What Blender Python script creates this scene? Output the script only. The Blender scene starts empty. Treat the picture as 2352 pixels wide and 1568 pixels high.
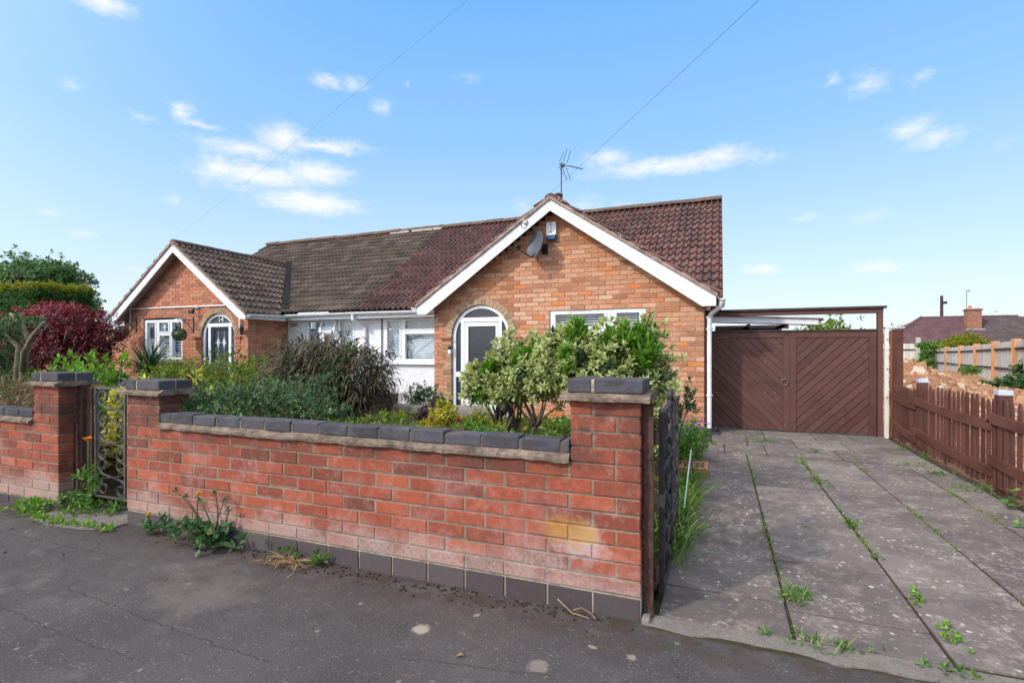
import bpy, math, random
import numpy as np
from mathutils import Vector

R = math.radians
scene = bpy.context.scene
col = scene.collection
rng = np.random.default_rng(7)
random.seed(7)

# ------------------------------------------------------------------ camera, sky, sun, exposure
cd = bpy.data.cameras.new("camera")
cam = bpy.data.objects.new("camera", cd)
col.objects.link(cam)
cam.location = (0, 0, 1.24)
cam.rotation_euler = (R(90), 0, R(21.8))
cd.sensor_width = 36
cd.lens = 1190 / 2352 * 36
cd.shift_y = (805 - 784) / 2352
cd.clip_start = 0.05
cd.clip_end = 2000
scene.camera = cam

SUN_DIR = Vector((0.50, 0.66, -0.56)).normalized()      # the way the light travels
sun_el = math.asin(-SUN_DIR.z)
sun_az = math.atan2(-SUN_DIR.x, -SUN_DIR.y)

world = bpy.data.worlds.new("World")
scene.world = world
world.use_nodes = True
wn, wl = world.node_tree.nodes, world.node_tree.links
wn.clear()


def wnode(t, **kw):
    n = wn.new(t)
    for k, v in kw.items():
        setattr(n, k, v)
    return n


def wmath(op, a, b=None, c=None, clamp=False):
    n = wnode("ShaderNodeMath", operation=op, use_clamp=clamp)
    for i, v in enumerate((a, b, c)):
        if v is None:
            continue
        if isinstance(v, (int, float)):
            n.inputs[i].default_value = v
        else:
            wl.new(v, n.inputs[i])
    return n.outputs[0]


def wvec(op, a, b=None):
    n = wnode("ShaderNodeVectorMath", operation=op)
    for i, v in enumerate((a, b)):
        if v is None:
            continue
        if isinstance(v, (tuple, list)):
            n.inputs[i].default_value = v
        else:
            wl.new(v, n.inputs[i])
    return n.outputs["Value"] if op == "LENGTH" else n.outputs[0]


sky = wnode("ShaderNodeTexSky")
sky.sky_type = "NISHITA"
sky.sun_disc = False
sky.sun_elevation = sun_el
sky.sun_rotation = sun_az % (2 * math.pi)
sky.air_density = 1.0
sky.dust_density = 0.6
sky.ozone_density = 2.2
SKY_STRENGTH = 0.15
CLOUD_LEVEL = 0.77
AUREOLE_FILL = 1.5
wtc = wnode("ShaderNodeTexCoord")
wdir = wvec("NORMALIZE", wtc.outputs["Generated"])
wsep = wnode("ShaderNodeSeparateXYZ")
wl.new(wdir, wsep.inputs[0])
az = wmath("ARCTAN2", wsep.outputs[0], wsep.outputs[1])
el = wmath("ARCSINE", wsep.outputs[2])
wcomb = wnode("ShaderNodeCombineXYZ")
wl.new(az, wcomb.inputs[0])
wl.new(el, wcomb.inputs[1])
wmap = wvec("MULTIPLY", wcomb.outputs[0], (22, 42, 1))
n1 = wnode("ShaderNodeTexNoise")
n1.inputs["Scale"].default_value = 1.0
n1.inputs["Detail"].default_value = 9
n1.inputs["Roughness"].default_value = 0.62
wl.new(wmap, n1.inputs["Vector"])
noff = wvec("MULTIPLY", wvec("SUBTRACT", n1.outputs["Color"], (0.5, 0.5, 0.5)), (0.055, 0.030, 0))
wpos = wvec("ADD", wcomb.outputs[0], noff)
CLOUDS = [(-0.858, 0.331, 0.073, 0.017, 0.8), (-0.797, 0.358, 0.042, 0.024, 0.95), (-0.728, 0.356, 0.082, 0.011, 0.85),
          (-0.897, 0.296, 0.038, 0.023, 0.9), (-0.831, 0.295, 0.102, 0.019, 1), (-0.743, 0.31, 0.062, 0.02, 1),
          (-0.858, 0.271, 0.08, 0.01, 0.4), (-0.75, 0.26, 0.089, 0.019, 1.1), (-0.946, 0.37, 0.02, 0.017, 0.8),
          (-0.922, 0.359, 0.03, 0.006, 0.65), (-1.001, 0.351, 0.016, 0.008, 0.45), (-1.047, 0.485, 0.036, 0.014, 0.95),
          (-1.082, 0.373, 0.017, 0.008, 0.4), (-0.724, 0.455, 0.027, 0.011, 0.65), (-0.679, 0.456, 0.028, 0.012, 0.6),
          (-0.628, 0.426, 0.02, 0.012, 0.5), (-0.572, 0.468, 0.006, 0.007, 0.4), (-0.461, 0.482, 0.023, 0.008, 0.3),
          (-0.084, 0.328, 0.154, 0.017, 0.9), (-0.001, 0.334, 0.058, 0.017, 0.9), (-0.198, 0.349, 0.049, 0.018, 0.75),
          (0.076, 0.323, 0.037, 0.014, 0.4), (0.222, 0.402, 0.026, 0.016, 0.55), (0.178, 0.419, 0.011, 0.012, 0.45),
          (0.286, 0.393, 0.02, 0.01, 0.45), (0.277, 0.325, 0.032, 0.017, 0.7), (0.305, 0.306, 0.038, 0.013, 0.65),
          (0.376, 0.28, 0.016, 0.007, 0.35), (-0.244, 0.272, 0.049, 0.017, 0.4), (-0.36, 0.27, 0.025, 0.017, 0.4),
          (0.066, 0.14, 0.034, 0.011, 0.8), (0.236, 0.13, 0.037, 0.011, 0.8), (0.138, 0.22, 0.023, 0.008, 0.45),
          (0.225, 0.209, 0.035, 0.011, 0.4), (-0.958, 0.238, 0.015, 0.01, 0.45), (-1.109, 0.195, 0.016, 0.007, 0.35),
          (-1.075, 0.171, 0.021, 0.006, 0.45), (-1.01, 0.125, 0.018, 0.006, 0.35), (-0.178, 0.269, 0.032, 0.011, 0.3)]
dens = None
for a, e, ra, re, st in CLOUDS:
    q = wvec("MULTIPLY", wvec("SUBTRACT", wpos, (a, e, 0)), (0.72 / ra, 0.72 / re, 0))
    m_ = wmath("MULTIPLY_ADD", wvec("LENGTH", q), -st, st)
    dens = m_ if dens is None else wmath("MAXIMUM", dens, m_)
n2 = wnode("ShaderNodeTexNoise")
n2.inputs["Scale"].default_value = 2.6
n2.inputs["Detail"].default_value = 9
n2.inputs["Roughness"].default_value = 0.6
wl.new(wmap, n2.inputs["Vector"])
dens = wmath("ADD", dens, wmath("MULTIPLY_ADD", n2.outputs["Fac"], 0.75, -0.40))
mr = wnode("ShaderNodeMapRange", interpolation_type="SMOOTHSTEP")
mr.inputs["From Min"].default_value = -0.05
mr.inputs["From Max"].default_value = 1.0
mr.inputs["To Max"].default_value = 0.93
wl.new(dens, mr.inputs["Value"])
# clear blue above, paler through the thicker air near the horizon: the Nishita sky evened out with the photograph's hues
airr = wnode("ShaderNodeValToRGB")
for e_, (p_, c_) in zip([airr.color_ramp.elements[0], airr.color_ramp.elements[1]] + [airr.color_ramp.elements.new(0.5) for _ in range(3)],
                        [(0.0, (0.665, 0.725, 0.79, 1)), (1.0, (0.09, 0.28, 0.66, 1)), (0.16, (0.475, 0.64, 0.80, 1)), (0.36, (0.255, 0.485, 0.80, 1)), (0.60, (0.145, 0.385, 0.79, 1))]):
    e_.position = p_
    e_.color = c_
wl.new(wmath("DIVIDE", el, 1.0, clamp=True), airr.inputs[0])
skym = wnode("ShaderNodeMix", data_type="RGBA")
skym.inputs[0].default_value = 0.85
wl.new(wvec("MULTIPLY", sky.outputs[0], (SKY_STRENGTH,) * 3), skym.inputs[6])
wl.new(airr.outputs[0], skym.inputs[7])
# sky glow round the sun, behind the camera, added as soft warm fill
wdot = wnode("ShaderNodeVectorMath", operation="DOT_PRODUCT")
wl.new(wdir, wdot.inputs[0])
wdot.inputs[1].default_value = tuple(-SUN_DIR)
aure_fill = wmath("MULTIPLY", wmath("POWER", wmath("MAXIMUM", wdot.outputs["Value"], 0.0), 3.0), AUREOLE_FILL)
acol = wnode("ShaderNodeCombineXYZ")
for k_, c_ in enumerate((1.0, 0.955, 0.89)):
    wl.new(wmath("MULTIPLY", aure_fill, c_), acol.inputs[k_])
bg1 = wnode("ShaderNodeBackground")
bg1.inputs["Strength"].default_value = 1.0
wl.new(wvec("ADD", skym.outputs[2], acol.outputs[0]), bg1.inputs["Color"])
bg2 = wnode("ShaderNodeBackground")
bg2.inputs["Color"].default_value = (0.96, 0.975, 1, 1)
bg2.inputs["Strength"].default_value = CLOUD_LEVEL
wmix = wnode("ShaderNodeMixShader")
wl.new(mr.outputs[0], wmix.inputs[0])
wl.new(bg1.outputs[0], wmix.inputs[1])
wl.new(bg2.outputs[0], wmix.inputs[2])
wout = wnode("ShaderNodeOutputWorld")
wl.new(wmix.outputs[0], wout.inputs[0])

sd = bpy.data.lights.new("sun", "SUN")
sd.energy = 2.1
sd.angle = R(3.0)
sd.color = (1.0, 0.945, 0.86)
sun = bpy.data.objects.new("sun", sd)
col.objects.link(sun)
sun.rotation_euler = SUN_DIR.to_track_quat("-Z", "Y").to_euler()
sun.location = (-10, -12, 14)

scene.view_settings.view_transform = "Standard"
scene.view_settings.look = "None"
scene.view_settings.exposure = 0.45
scene.view_settings.gamma = 1.0
scene.view_settings.use_curve_mapping = False
scene.cycles.max_bounces = 8
scene.cycles.transparent_max_bounces = 16
scene.cycles.use_denoising = True


# ------------------------------------------------------------------ materials
class Mat:
    """small wrapper for building a node material"""

    def __init__(self, name):
        self.m = bpy.data.materials.new(name)
        self.m.use_nodes = True
        self.n = self.m.node_tree.nodes
        self.l = self.m.node_tree.links
        self.n.clear()
        self.out = self.n.new("ShaderNodeOutputMaterial")
        self.tc = None

    def node(self, t, **kw):
        n = self.n.new(t)
        for k, v in kw.items():
            setattr(n, k, v)
        return n

    def put(self, sock, v):
        if isinstance(v, (int, float)):
            sock.default_value = v
        elif isinstance(v, (tuple, list)):
            sock.default_value = tuple(v) + ((1,) if len(v) == 3 and sock.type == "RGBA" else ())
        else:
            self.l.new(v, sock)

    def coord(self):
        if self.tc is None:
            self.tc = self.node("ShaderNodeTexCoord").outputs["Object"]
        return self.tc

    def noise(self, scale, detail=4, rough=0.6, vec=None, out="Fac", stretch=None):
        n = self.node("ShaderNodeTexNoise")
        n.inputs["Scale"].default_value = scale
        n.inputs["Detail"].default_value = detail
        n.inputs["Roughness"].default_value = rough
        v = vec or self.coord()
        if stretch:
            v = self.vec("MULTIPLY", v, stretch)
        self.l.new(v, n.inputs["Vector"])
        return n.outputs[out]

    def voronoi(self, scale, vec=None, stretch=None, rand=1.0, out="Distance"):
        n = self.node("ShaderNodeTexVoronoi")
        n.inputs["Scale"].default_value = scale
        n.inputs["Randomness"].default_value = rand
        v = vec or self.coord()
        if stretch:
            v = self.vec("MULTIPLY", v, stretch)
        self.l.new(v, n.inputs["Vector"])
        return n.outputs[out]

    def vec(self, op, a, b=None):
        n = self.node("ShaderNodeVectorMath", operation=op)
        self.put(n.inputs[0], a)
        if b is not None:
            self.put(n.inputs[1], b)
        return n.outputs["Value"] if op in ("LENGTH", "DISTANCE") else n.outputs[0]

    def math(self, op, a, b=None, c=None, clamp=False):
        n = self.node("ShaderNodeMath", operation=op, use_clamp=clamp)
        for i, v in enumerate((a, b, c)):
            if v is not None:
                self.put(n.inputs[i], v)
        return n.outputs[0]

    def ramp(self, fac, stops, interp="LINEAR"):
        n = self.node("ShaderNodeValToRGB")
        n.color_ramp.interpolation = interp
        e = n.color_ramp.elements
        while len(e) < len(stops):
            e.new(0.5)
        for el_, (p, c) in zip(e, stops):
            el_.position = p
            el_.color = tuple(c) + (1,) if len(c) == 3 else c
        self.l.new(fac, n.inputs[0])
        return n.outputs[0]

    def step(self, v, a, b, lo=0.0, hi=1.0):
        n = self.node("ShaderNodeMapRange", interpolation_type="SMOOTHSTEP")
        self.put(n.inputs["Value"], v)
        n.inputs["From Min"].default_value = a
        n.inputs["From Max"].default_value = b
        n.inputs["To Min"].default_value = lo
        n.inputs["To Max"].default_value = hi
        return n.outputs[0]

    def mix(self, fac, a, b, blend="MIX"):
        n = self.node("ShaderNodeMix", data_type="RGBA", blend_type=blend)
        self.put(n.inputs[0], fac)
        self.put(n.inputs[6], a)
        self.put(n.inputs[7], b)
        return n.outputs[2]

    def attr(self, name):
        return self.node("ShaderNodeAttribute", attribute_name=name).outputs["Fac"]

    def xyz(self, v=None):
        s = self.node("ShaderNodeSeparateXYZ")
        self.l.new(v or self.coord(), s.inputs[0])
        return s.outputs

    def bump(self, h, strength=0.4, dist=0.01):
        n = self.node("ShaderNodeBump")
        n.inputs["Strength"].default_value = strength
        n.inputs["Distance"].default_value = dist
        self.l.new(h, n.inputs["Height"])
        return n.outputs[0]

    def pbr(self, base, rough=0.8, spec=0.3, metal=0.0, normal=None, end=True):
        b = self.node("ShaderNodeBsdfPrincipled")
        self.put(b.inputs["Base Color"], base)
        self.put(b.inputs["Roughness"], rough)
        b.inputs["Specular IOR Level"].default_value = spec
        b.inputs["Metallic"].default_value = metal
        if normal is not None:
            self.l.new(normal, b.inputs["Normal"])
        if end:
            self.l.new(b.outputs[0], self.out.inputs[0])
        return b.outputs[0]


def weathered(name, c, rough=0.7, var=0.25, scale=6, bump=0.25, bscale=40, spec=0.3, metal=0.0, dirt=None, stretch=None, tone=0.0, scuff=None):
    m = Mat(name)
    n = m.noise(scale, 5, 0.6, stretch=stretch)
    lo = tuple(x * (1 - var) for x in c)
    hi = tuple(min(1, x * (1 + var)) for x in c)
    base = m.ramp(n, [(0.3, lo), (0.7, hi)])
    if dirt:
        base = m.mix(m.step(m.noise(scale * 2.3, 6, 0.7), 0.5, 0.72, 0, dirt[1]), base, dirt[0])
    if tone:
        base = m.mix(m.math("MULTIPLY", m.attr("rnd"), tone), base, tuple(min(1, x * 1.9 + .01) for x in c))
        base = m.mix(m.step(m.noise(scale * .5, 5, .7), .5, .72, 0, tone), base, tuple(x * .5 for x in c))
    if scuff:
        sc = m.math("MULTIPLY", m.step(m.voronoi(14, stretch=(1, 1, .55)), .06, .11, .8, 0), m.step(m.noise(3, 3, .6), .5, .6))
        base = m.mix(sc, base, scuff)
    m.pbr(base, rough, spec, metal, m.bump(m.noise(bscale, 4, 0.6, stretch=stretch), bump, 0.004))
    return m.m


def brick_mat(name, stops, mottled=(0.25, 0.5), stain=None):
    m = Mat(name)
    r = m.attr("rnd")
    base = m.ramp(r, stops)
    mot = m.noise(26, 6, 0.75)
    base = m.mix(m.step(mot, 0.42, 0.75, 0, mottled[0]), base, (0.10, 0.055, 0.04))
    base = m.mix(m.step(m.noise(21, 5, 0.7), 0.52, 0.8, 0, mottled[1]), base, (0.56, 0.36, 0.24))
    if stain:
        base = stain(m, base)
    h = m.math("ADD", m.noise(160, 4, 0.7), m.math("MULTIPLY", m.step(m.voronoi(110), 0.0, 0.28), 0.5))
    m.pbr(base, 0.88, 0.2, 0, m.bump(h, 0.5, 0.004))
    return m.m


def wall_stain(m, base):
    """lime bloom low on the wall, soot below the caps, one patch of yellow lichen"""
    x, y, z = m.xyz()
    big = m.noise(2.6, 6, 0.68)
    low = m.step(m.math("ADD", z, m.math("MULTIPLY_ADD", big, 0.5, -0.25)), 0.13, 0.31, 1.0, 0.0)
    mid = m.math("MULTIPLY", m.step(m.noise(4.0, 6, 0.72), 0.47, 0.66), m.step(z, 0.52, 0.72, 1.0, 0.0))
    grain = m.step(m.noise(60, 5, 0.8), 0.28, 0.62, 0.25, 1.0)
    fac = m.math("MULTIPLY", m.math("ADD", m.math("MULTIPLY", low, 0.95), m.math("MULTIPLY", mid, 0.62), clamp=True), grain)
    base = m.mix(m.math("MULTIPLY", fac, 0.80), base, m.mix(m.step(z, 0.14, 0.40), (0.40, 0.32, 0.285), (0.40, 0.205, 0.185)))
    top = m.math("ADD", z, m.math("MULTIPLY_ADD", m.noise(6.5, 5, 0.7), 0.36, -0.18))
    soot = m.math("MULTIPLY", m.step(top, 0.57, 0.74, 0, 0.72), m.step(m.noise(4.6, 6, 0.75), 0.40, 0.60, 0.06, 1))
    base = m.mix(soot, base, (0.075, 0.046, 0.035))
    base = m.mix(m.step(m.noise(2.2, 7, 0.75), 0.52, 0.70, 0, 0.45), base, (0.15, 0.058, 0.042))
    base = m.mix(m.math("MULTIPLY", m.step(m.noise(8.5, 7, 0.8), 0.53, 0.68), 0.42), base, (0.42, 0.255, 0.215))
    pits = m.step(m.voronoi(120, stretch=(1, 1, 2.2)), 0.10, 0.2, 0.75, 0)
    base = m.mix(m.math("MULTIPLY", pits, m.step(m.noise(30, 3, 0.6), 0.42, 0.55)), base, (0.05, 0.022, 0.018))
    wobv = m.vec("MULTIPLY", m.vec("SUBTRACT", m.noise(9, 5, 0.7, out="Color"), (0.5, 0.5, 0.5)), (0.30, 0, 0.24))
    for c, sx, sz, k, colr in [((-0.60, 2.42, 0.33), 6.0, 8.0, 0.65, (0.52, 0.39, 0.37)), ((-0.66, 2.42, 0.375), 6.0, 12.0, 0.70, (0.40, 0.205, 0.03)), ((-0.555, 2.42, 0.345), 13.0, 20.0, 0.65, (0.44, 0.26, 0.06))]:
        p = m.vec("MULTIPLY", m.vec("ADD", m.vec("SUBTRACT", m.coord(), c), wobv), (sx, 0.3, sz))
        base = m.mix(m.step(m.vec("LENGTH", p), 0.35, 1.0, k, 0), base, colr)
    return base


def coping_stain(m, base):
    base = m.mix(m.step(m.noise(6, 6, 0.72), 0.46, 0.7, 0, 0.6), base, (0.125, 0.12, 0.132))
    base = m.mix(m.step(m.noise(11, 5, 0.7), 0.55, 0.72, 0, 0.55), base, (0.045, 0.04, 0.042))
    return m.mix(m.step(m.voronoi(70), 0.05, 0.12, 0.35, 0), base, (0.35, 0.34, 0.33))


def house_stain(m, base):
    """paler, washed bricks towards the sheltered lower corner and drifts of darker weathering"""
    x, y, z = m.xyz()
    base = m.mix(m.step(m.noise(1.1, 5, 0.7), 0.46, 0.72, 0, 0.45), base, (0.62, 0.40, 0.28))
    base = m.mix(m.step(m.noise(2.3, 5, 0.7), 0.54, 0.78, 0, 0.45), base, (0.24, 0.10, 0.065))
    return base


M = {}
M["red_brick"] = brick_mat("red_brick", [(0.0, (0.16, 0.050, 0.034)), (0.3, (0.25, 0.061, 0.036)), (0.75, (0.335, 0.077, 0.041)),
                                         (1.0, (0.40, 0.100, 0.048))], (0.55, 0.24), wall_stain)
M["house_brick"] = brick_mat("house_brick", [(0.0, (0.35, 0.135, 0.075)), (0.2, (0.49, 0.195, 0.10)), (0.5, (0.56, 0.245, 0.13)), (0.72, (0.61, 0.305, 0.18)),
                                             (0.88, (0.66, 0.38, 0.25)), (0.95, (0.62, 0.18, 0.06)), (1.0, (0.68, 0.20, 0.045))], (0.55, 0.45), house_stain)
M["neighbour_brick"] = brick_mat("neighbour_brick", [(0.0, (0.33, 0.125, 0.075)), (0.3, (0.45, 0.175, 0.10)), (0.7, (0.54, 0.235, 0.135)),
                                                     (1.0, (0.52, 0.145, 0.08))], (0.5, 0.35))
wm = Mat("wall_mortar")
wb = wm.ramp(wm.noise(11, 6, 0.7), [(0.3, (0.16, 0.12, 0.09)), (0.7, (0.30, 0.235, 0.175))])
wm.pbr(wall_stain(wm, wb), 0.95, 0.1, 0, wm.bump(wm.noise(70, 5, 0.75), 1.0, 0.006))
M["wall_mortar"] = wm.m
M["red_chimney"] = brick_mat("red_chimney", [(0.0, (0.22, 0.075, 0.05)), (1.0, (0.36, 0.12, 0.075))], (0.4, 0.1))
M["buff_brick"] = brick_mat("buff_brick", [(0.0, (0.28, 0.17, 0.10)), (0.5, (0.42, 0.26, 0.15)), (1.0, (0.46, 0.32, 0.21))], (0.3, 0.2))
M["blue_brick"] = brick_mat("blue_brick", [(0.0, (0.042, 0.042, 0.050)), (0.6, (0.058, 0.058, 0.070)), (1.0, (0.080, 0.078, 0.090))], (0.5, 0.10), coping_stain)
M["plinth_brick"] = brick_mat("plinth_brick", [(0.0, (0.062, 0.052, 0.055)), (1.0, (0.105, 0.088, 0.088))], (0.4, 0.08))
M["garden_brick"] = brick_mat("garden_brick", [(0.0, (0.10, 0.06, 0.045)), (1.0, (0.22, 0.12, 0.08))], (0.5, 0.1))
M["mortar"] = weathered("mortar", (0.35, 0.285, 0.215), 0.95, 0.4, 9, 0.6, 90, 0.1, dirt=((0.13, 0.10, 0.075), 0.8))
M["house_mortar"] = weathered("house_mortar", (0.34, 0.265, 0.195), 0.95, 0.25, 5, 0.4, 90, 0.1, dirt=((0.22, 0.16, 0.12), 0.6))
M["creasing"] = weathered("creasing", (0.175, 0.130, 0.10), 0.95, 0.55, 14, 1.0, 40, 0.1, dirt=((0.055, 0.043, 0.038), 0.95))
M["upvc"] = weathered("upvc", (0.76, 0.77, 0.80), 0.35, 0.04, 2, 0.02, 20, 0.45)
M["white_paint"] = weathered("white_paint", (0.70, 0.715, 0.75), 0.55, 0.08, 3, 0.08, 30, 0.3, dirt=((0.48, 0.46, 0.43), 0.45))
M["render"] = weathered("render", (0.76, 0.76, 0.79), 0.85, 0.06, 2, 0.3, 120, 0.2, dirt=((0.55, 0.53, 0.5), 0.3))
M["gutter"] = weathered("gutter", (0.74, 0.75, 0.76), 0.4, 0.12, 5, 0.05, 30, 0.4, dirt=((0.4, 0.38, 0.33), 0.45))
M["cream_paint"] = weathered("cream_paint", (0.62, 0.60, 0.55), 0.6, 0.1, 6, 0.1, dirt=((0.42, 0.37, 0.3), 0.5))
M["soffit"] = weathered("soffit", (0.45, 0.40, 0.37), 0.8, 0.15, 4, 0.1)
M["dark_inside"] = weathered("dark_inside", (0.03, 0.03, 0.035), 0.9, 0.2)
M["blind"] = weathered("blind", (0.80, 0.82, 0.84), 0.5, 0.04, 2, 0.0)
M["blind_grey"] = weathered("blind_grey", (0.66, 0.70, 0.72), 0.5, 0.04, 2, 0.0)
M["black_plastic"] = weathered("black_plastic", (0.02, 0.02, 0.024), 0.45, 0.2, 8, 0.05)
M["grey_metal"] = weathered("grey_metal", (0.36, 0.38, 0.40), 0.45, 0.15, 10, 0.1, 60, 0.5, 0.4)
M["zinc"] = weathered("zinc", (0.50, 0.54, 0.60), 0.5, 0.25, 14, 0.2, 60, 0.4, 0.3)
M["dish"] = weathered("dish", (0.085, 0.09, 0.115), 0.5, 0.12, 5, 0.05, 40, 0.4)
M["alarm"] = weathered("alarm", (0.80, 0.80, 0.82), 0.4, 0.03, 3, 0.0)
M["alarm_blue"] = weathered("alarm_blue", (0.03, 0.08, 0.17), 0.3, 0.1)
M["ink"] = weathered("ink", (0.02, 0.02, 0.02), 0.6, 0.1)
M["brown_wood"] = weathered("brown_wood", (0.082, 0.034, 0.027), 0.6, 0.28, 5, 0.35, 30, 0.3, dirt=((0.115, 0.060, 0.052), 0.5), tone=0.4, scuff=(0.30, 0.22, 0.20))
M["fence_wood"] = weathered("fence_wood", (0.082, 0.031, 0.023), 0.75, 0.4, 7, 0.5, 40, 0.25, dirt=((0.12, 0.06, 0.045), 0.6), stretch=(1, 1, 0.2), tone=0.5)
M["lit_rail_wood"] = weathered("lit_rail_wood", (0.115, 0.044, 0.031), 0.72, 0.35, 6, 0.5, 40, 0.25, dirt=((0.10, 0.045, 0.035), 0.6), stretch=(1, 0.25, 1))  # fence wood made lighter and redder: the rails' sunlit look put into colour
M["worn_dark_wood"] = weathered("worn_dark_wood", (0.055, 0.04, 0.038), 0.85, 0.4, 12, 0.5, 40, 0.2)
M["raw_wood"] = weathered("raw_wood", (0.45, 0.17, 0.05), 0.8, 0.3, 10, 0.4, 40, 0.2, stretch=(3, 3, 0.3))
M["grey_wood"] = weathered("grey_wood", (0.52, 0.475, 0.43), 0.9, 0.2, 2, 0.3, 30, 0.15, dirt=((0.40, 0.30, 0.22), 0.4), stretch=(3, 3, 0.3), tone=0.3)
M["post_wood"] = weathered("post_wood", (0.50, 0.26, 0.13), 0.85, 0.3, 5, 0.4, 30, 0.15, stretch=(2, 2, 0.4))
M["iron"] = weathered("iron", (0.045, 0.042, 0.044), 0.55, 0.4, 20, 0.4, 80, 0.4, 0.3, dirt=((0.12, 0.045, 0.022), 0.7))
M["pale_iron"] = weathered("pale_iron", (0.15, 0.135, 0.13), 0.5, 0.4, 25, 0.4, 80, 0.4, 0.3, dirt=((0.13, 0.07, 0.045), 0.6))
M["rust"] = weathered("rust", (0.075, 0.04, 0.032), 0.8, 0.5, 14, 0.6, 50, 0.2, 0.1, dirt=((0.17, 0.06, 0.028), 0.8))
M["terracotta"] = weathered("terracotta", (0.50, 0.17, 0.07), 0.85, 0.25, 8, 0.3)
M["concrete_post"] = weathered("concrete_post", (0.42, 0.42, 0.36), 0.9, 0.2, 8, 0.3)
M["stone"] = weathered("stone", (0.24, 0.21, 0.18), 0.9, 0.35, 6, 0.5, 30, 0.15, dirt=((0.08, 0.075, 0.06), 0.7))
M["bark"] = weathered("bark", (0.11, 0.082, 0.06), 0.9, 0.4, 20, 0.7, 50, 0.15)
M["grey_bark"] = weathered("grey_bark", (0.17, 0.145, 0.10), 0.9, 0.4, 14, 0.7, 40, 0.15, dirt=((0.10, 0.12, 0.05), 0.6))
M["dry_stem"] = weathered("dry_stem", (0.30, 0.20, 0.11), 0.9, 0.35, 20, 0.3)
M["red_paint"] = weathered("red_paint", (0.42, 0.15, 0.10), 0.8, 0.2, 8, 0.3)
M["lead"] = weathered("lead", (0.30, 0.31, 0.34), 0.6, 0.2, 8, 0.2)
M["valley_lead"] = weathered("valley_lead", (0.022, 0.02, 0.02), 0.95, 0.4, 8, 0.3, 40, 0.05)
M["car_paint"] = weathered("car_paint", (0.05, 0.055, 0.065), 0.25, 0.1, 3, 0.0, 20, 0.6)
M["cable"] = weathered("cable", (0.05, 0.06, 0.075), 0.6, 0.1)


def tile_mat(name, stops, lichen=(0.45, 0.42, 0.40), lich=0.6, moss=0.0):
    m = Mat(name)
    base = m.ramp(m.attr("rnd"), stops)
    base = m.mix(m.step(m.noise(4.5, 6, 0.7), 0.45, 0.7, 0, 0.55), base, tuple(c * 0.45 for c in stops[len(stops) // 2][1]))
    base = m.mix(m.step(m.noise(30, 5, 0.7), 0.5, 0.75, 0, 0.35), base, tuple(min(1, c * 1.9) for c in stops[-1][1]))
    if moss:
        base = m.mix(m.step(m.noise(2.2, 6, 0.75), 0.5, 0.72, 0, moss), base, (0.075, 0.078, 0.05))
    dots = m.math("MULTIPLY", m.step(m.voronoi(16), 0.16, 0.24, 1, 0), m.step(m.noise(2.6, 4, 0.6), 0.45, 0.62))
    base = m.mix(m.math("MULTIPLY", dots, lich), base, lichen)
    m.pbr(base, 0.8, 0.3, 0, m.bump(m.noise(70, 5, 0.7), 0.5, 0.006))
    return m.m


M["maroon_tile"] = tile_mat("maroon_tile", [(0, (0.082, 0.046, 0.042)), (0.5, (0.120, 0.060, 0.053)), (1, (0.170, 0.080, 0.066))], lich=0.85)
M["brown_tile"] = tile_mat("brown_tile", [(0, (0.060, 0.043, 0.034)), (0.5, (0.108, 0.072, 0.050)), (1, (0.17, 0.122, 0.092))], lich=0.25, moss=0.6)
M["dark_tile"] = tile_mat("dark_tile", [(0, (0.06, 0.043, 0.038)), (0.5, (0.10, 0.07, 0.061)), (1, (0.15, 0.105, 0.087))], lich=0.3, moss=0.3)
M["ridge_tile"] = weathered("ridge_tile", (0.12, 0.075, 0.06), 0.85, 0.4, 9, 0.5, 40, 0.2, dirt=((0.28, 0.22, 0.18), 0.5))
M["verge"] = weathered("verge", (0.30, 0.21, 0.17), 0.9, 0.4, 7, 0.6, 40, 0.15, dirt=((0.09, 0.06, 0.05), 0.7))
M["far_tile"] = tile_mat("far_tile", [(0, (0.10, 0.052, 0.06)), (1, (0.15, 0.075, 0.082))], lich=0.1)
M["far_tile_dark"] = tile_mat("far_tile_dark", [(0, (0.075, 0.055, 0.055)), (1, (0.12, 0.085, 0.085))], lich=0.5)
M["corrugated"] = weathered("corrugated", (0.42, 0.42, 0.42), 0.6, 0.25, 3, 0.1)


def glass_mat(name, tint=(0.94, 0.97, 1.0), refl=0.02):
    m = Mat(name)
    t = m.node("ShaderNodeBsdfTransparent")
    m.put(t.inputs[0], tint)
    g = m.node("ShaderNodeBsdfGlossy")
    g.inputs["Roughness"].default_value = 0.02
    f = m.node("ShaderNodeLayerWeight")
    f.inputs["Blend"].default_value = 0.5
    fr_ = m.math("MULTIPLY_ADD", m.math("POWER", f.outputs["Facing"], 4.0), 0.75, 0.035 + refl)
    mx = m.node("ShaderNodeMixShader")
    m.l.new(fr_, mx.inputs[0])
    m.l.new(t.outputs[0], mx.inputs[1])
    m.l.new(g.outputs[0], mx.inputs[2])
    m.l.new(mx.outputs[0], m.out.inputs[0])
    return m.m


M["glass"] = glass_mat("glass")


def obscure_glass(name, c):
    m = Mat(name)
    base = m.mix(m.step(m.noise(55, 5, 0.75), 0.4, 0.65), c, tuple(x * 2.4 for x in c))
    m.pbr(base, 0.22, 0.5, 0, m.bump(m.noise(90, 3, 0.6), 0.35, 0.01))
    return m.m


M["door_glass"] = obscure_glass("door_glass", (0.022, 0.023, 0.03))
M["blue_reflection_glass"] = obscure_glass("blue_reflection_glass", (0.02, 0.028, 0.075))  # blue reflection in the side lights painted into the glass colour
M["grey_glass"] = obscure_glass("grey_glass", (0.03, 0.035, 0.045))


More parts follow.
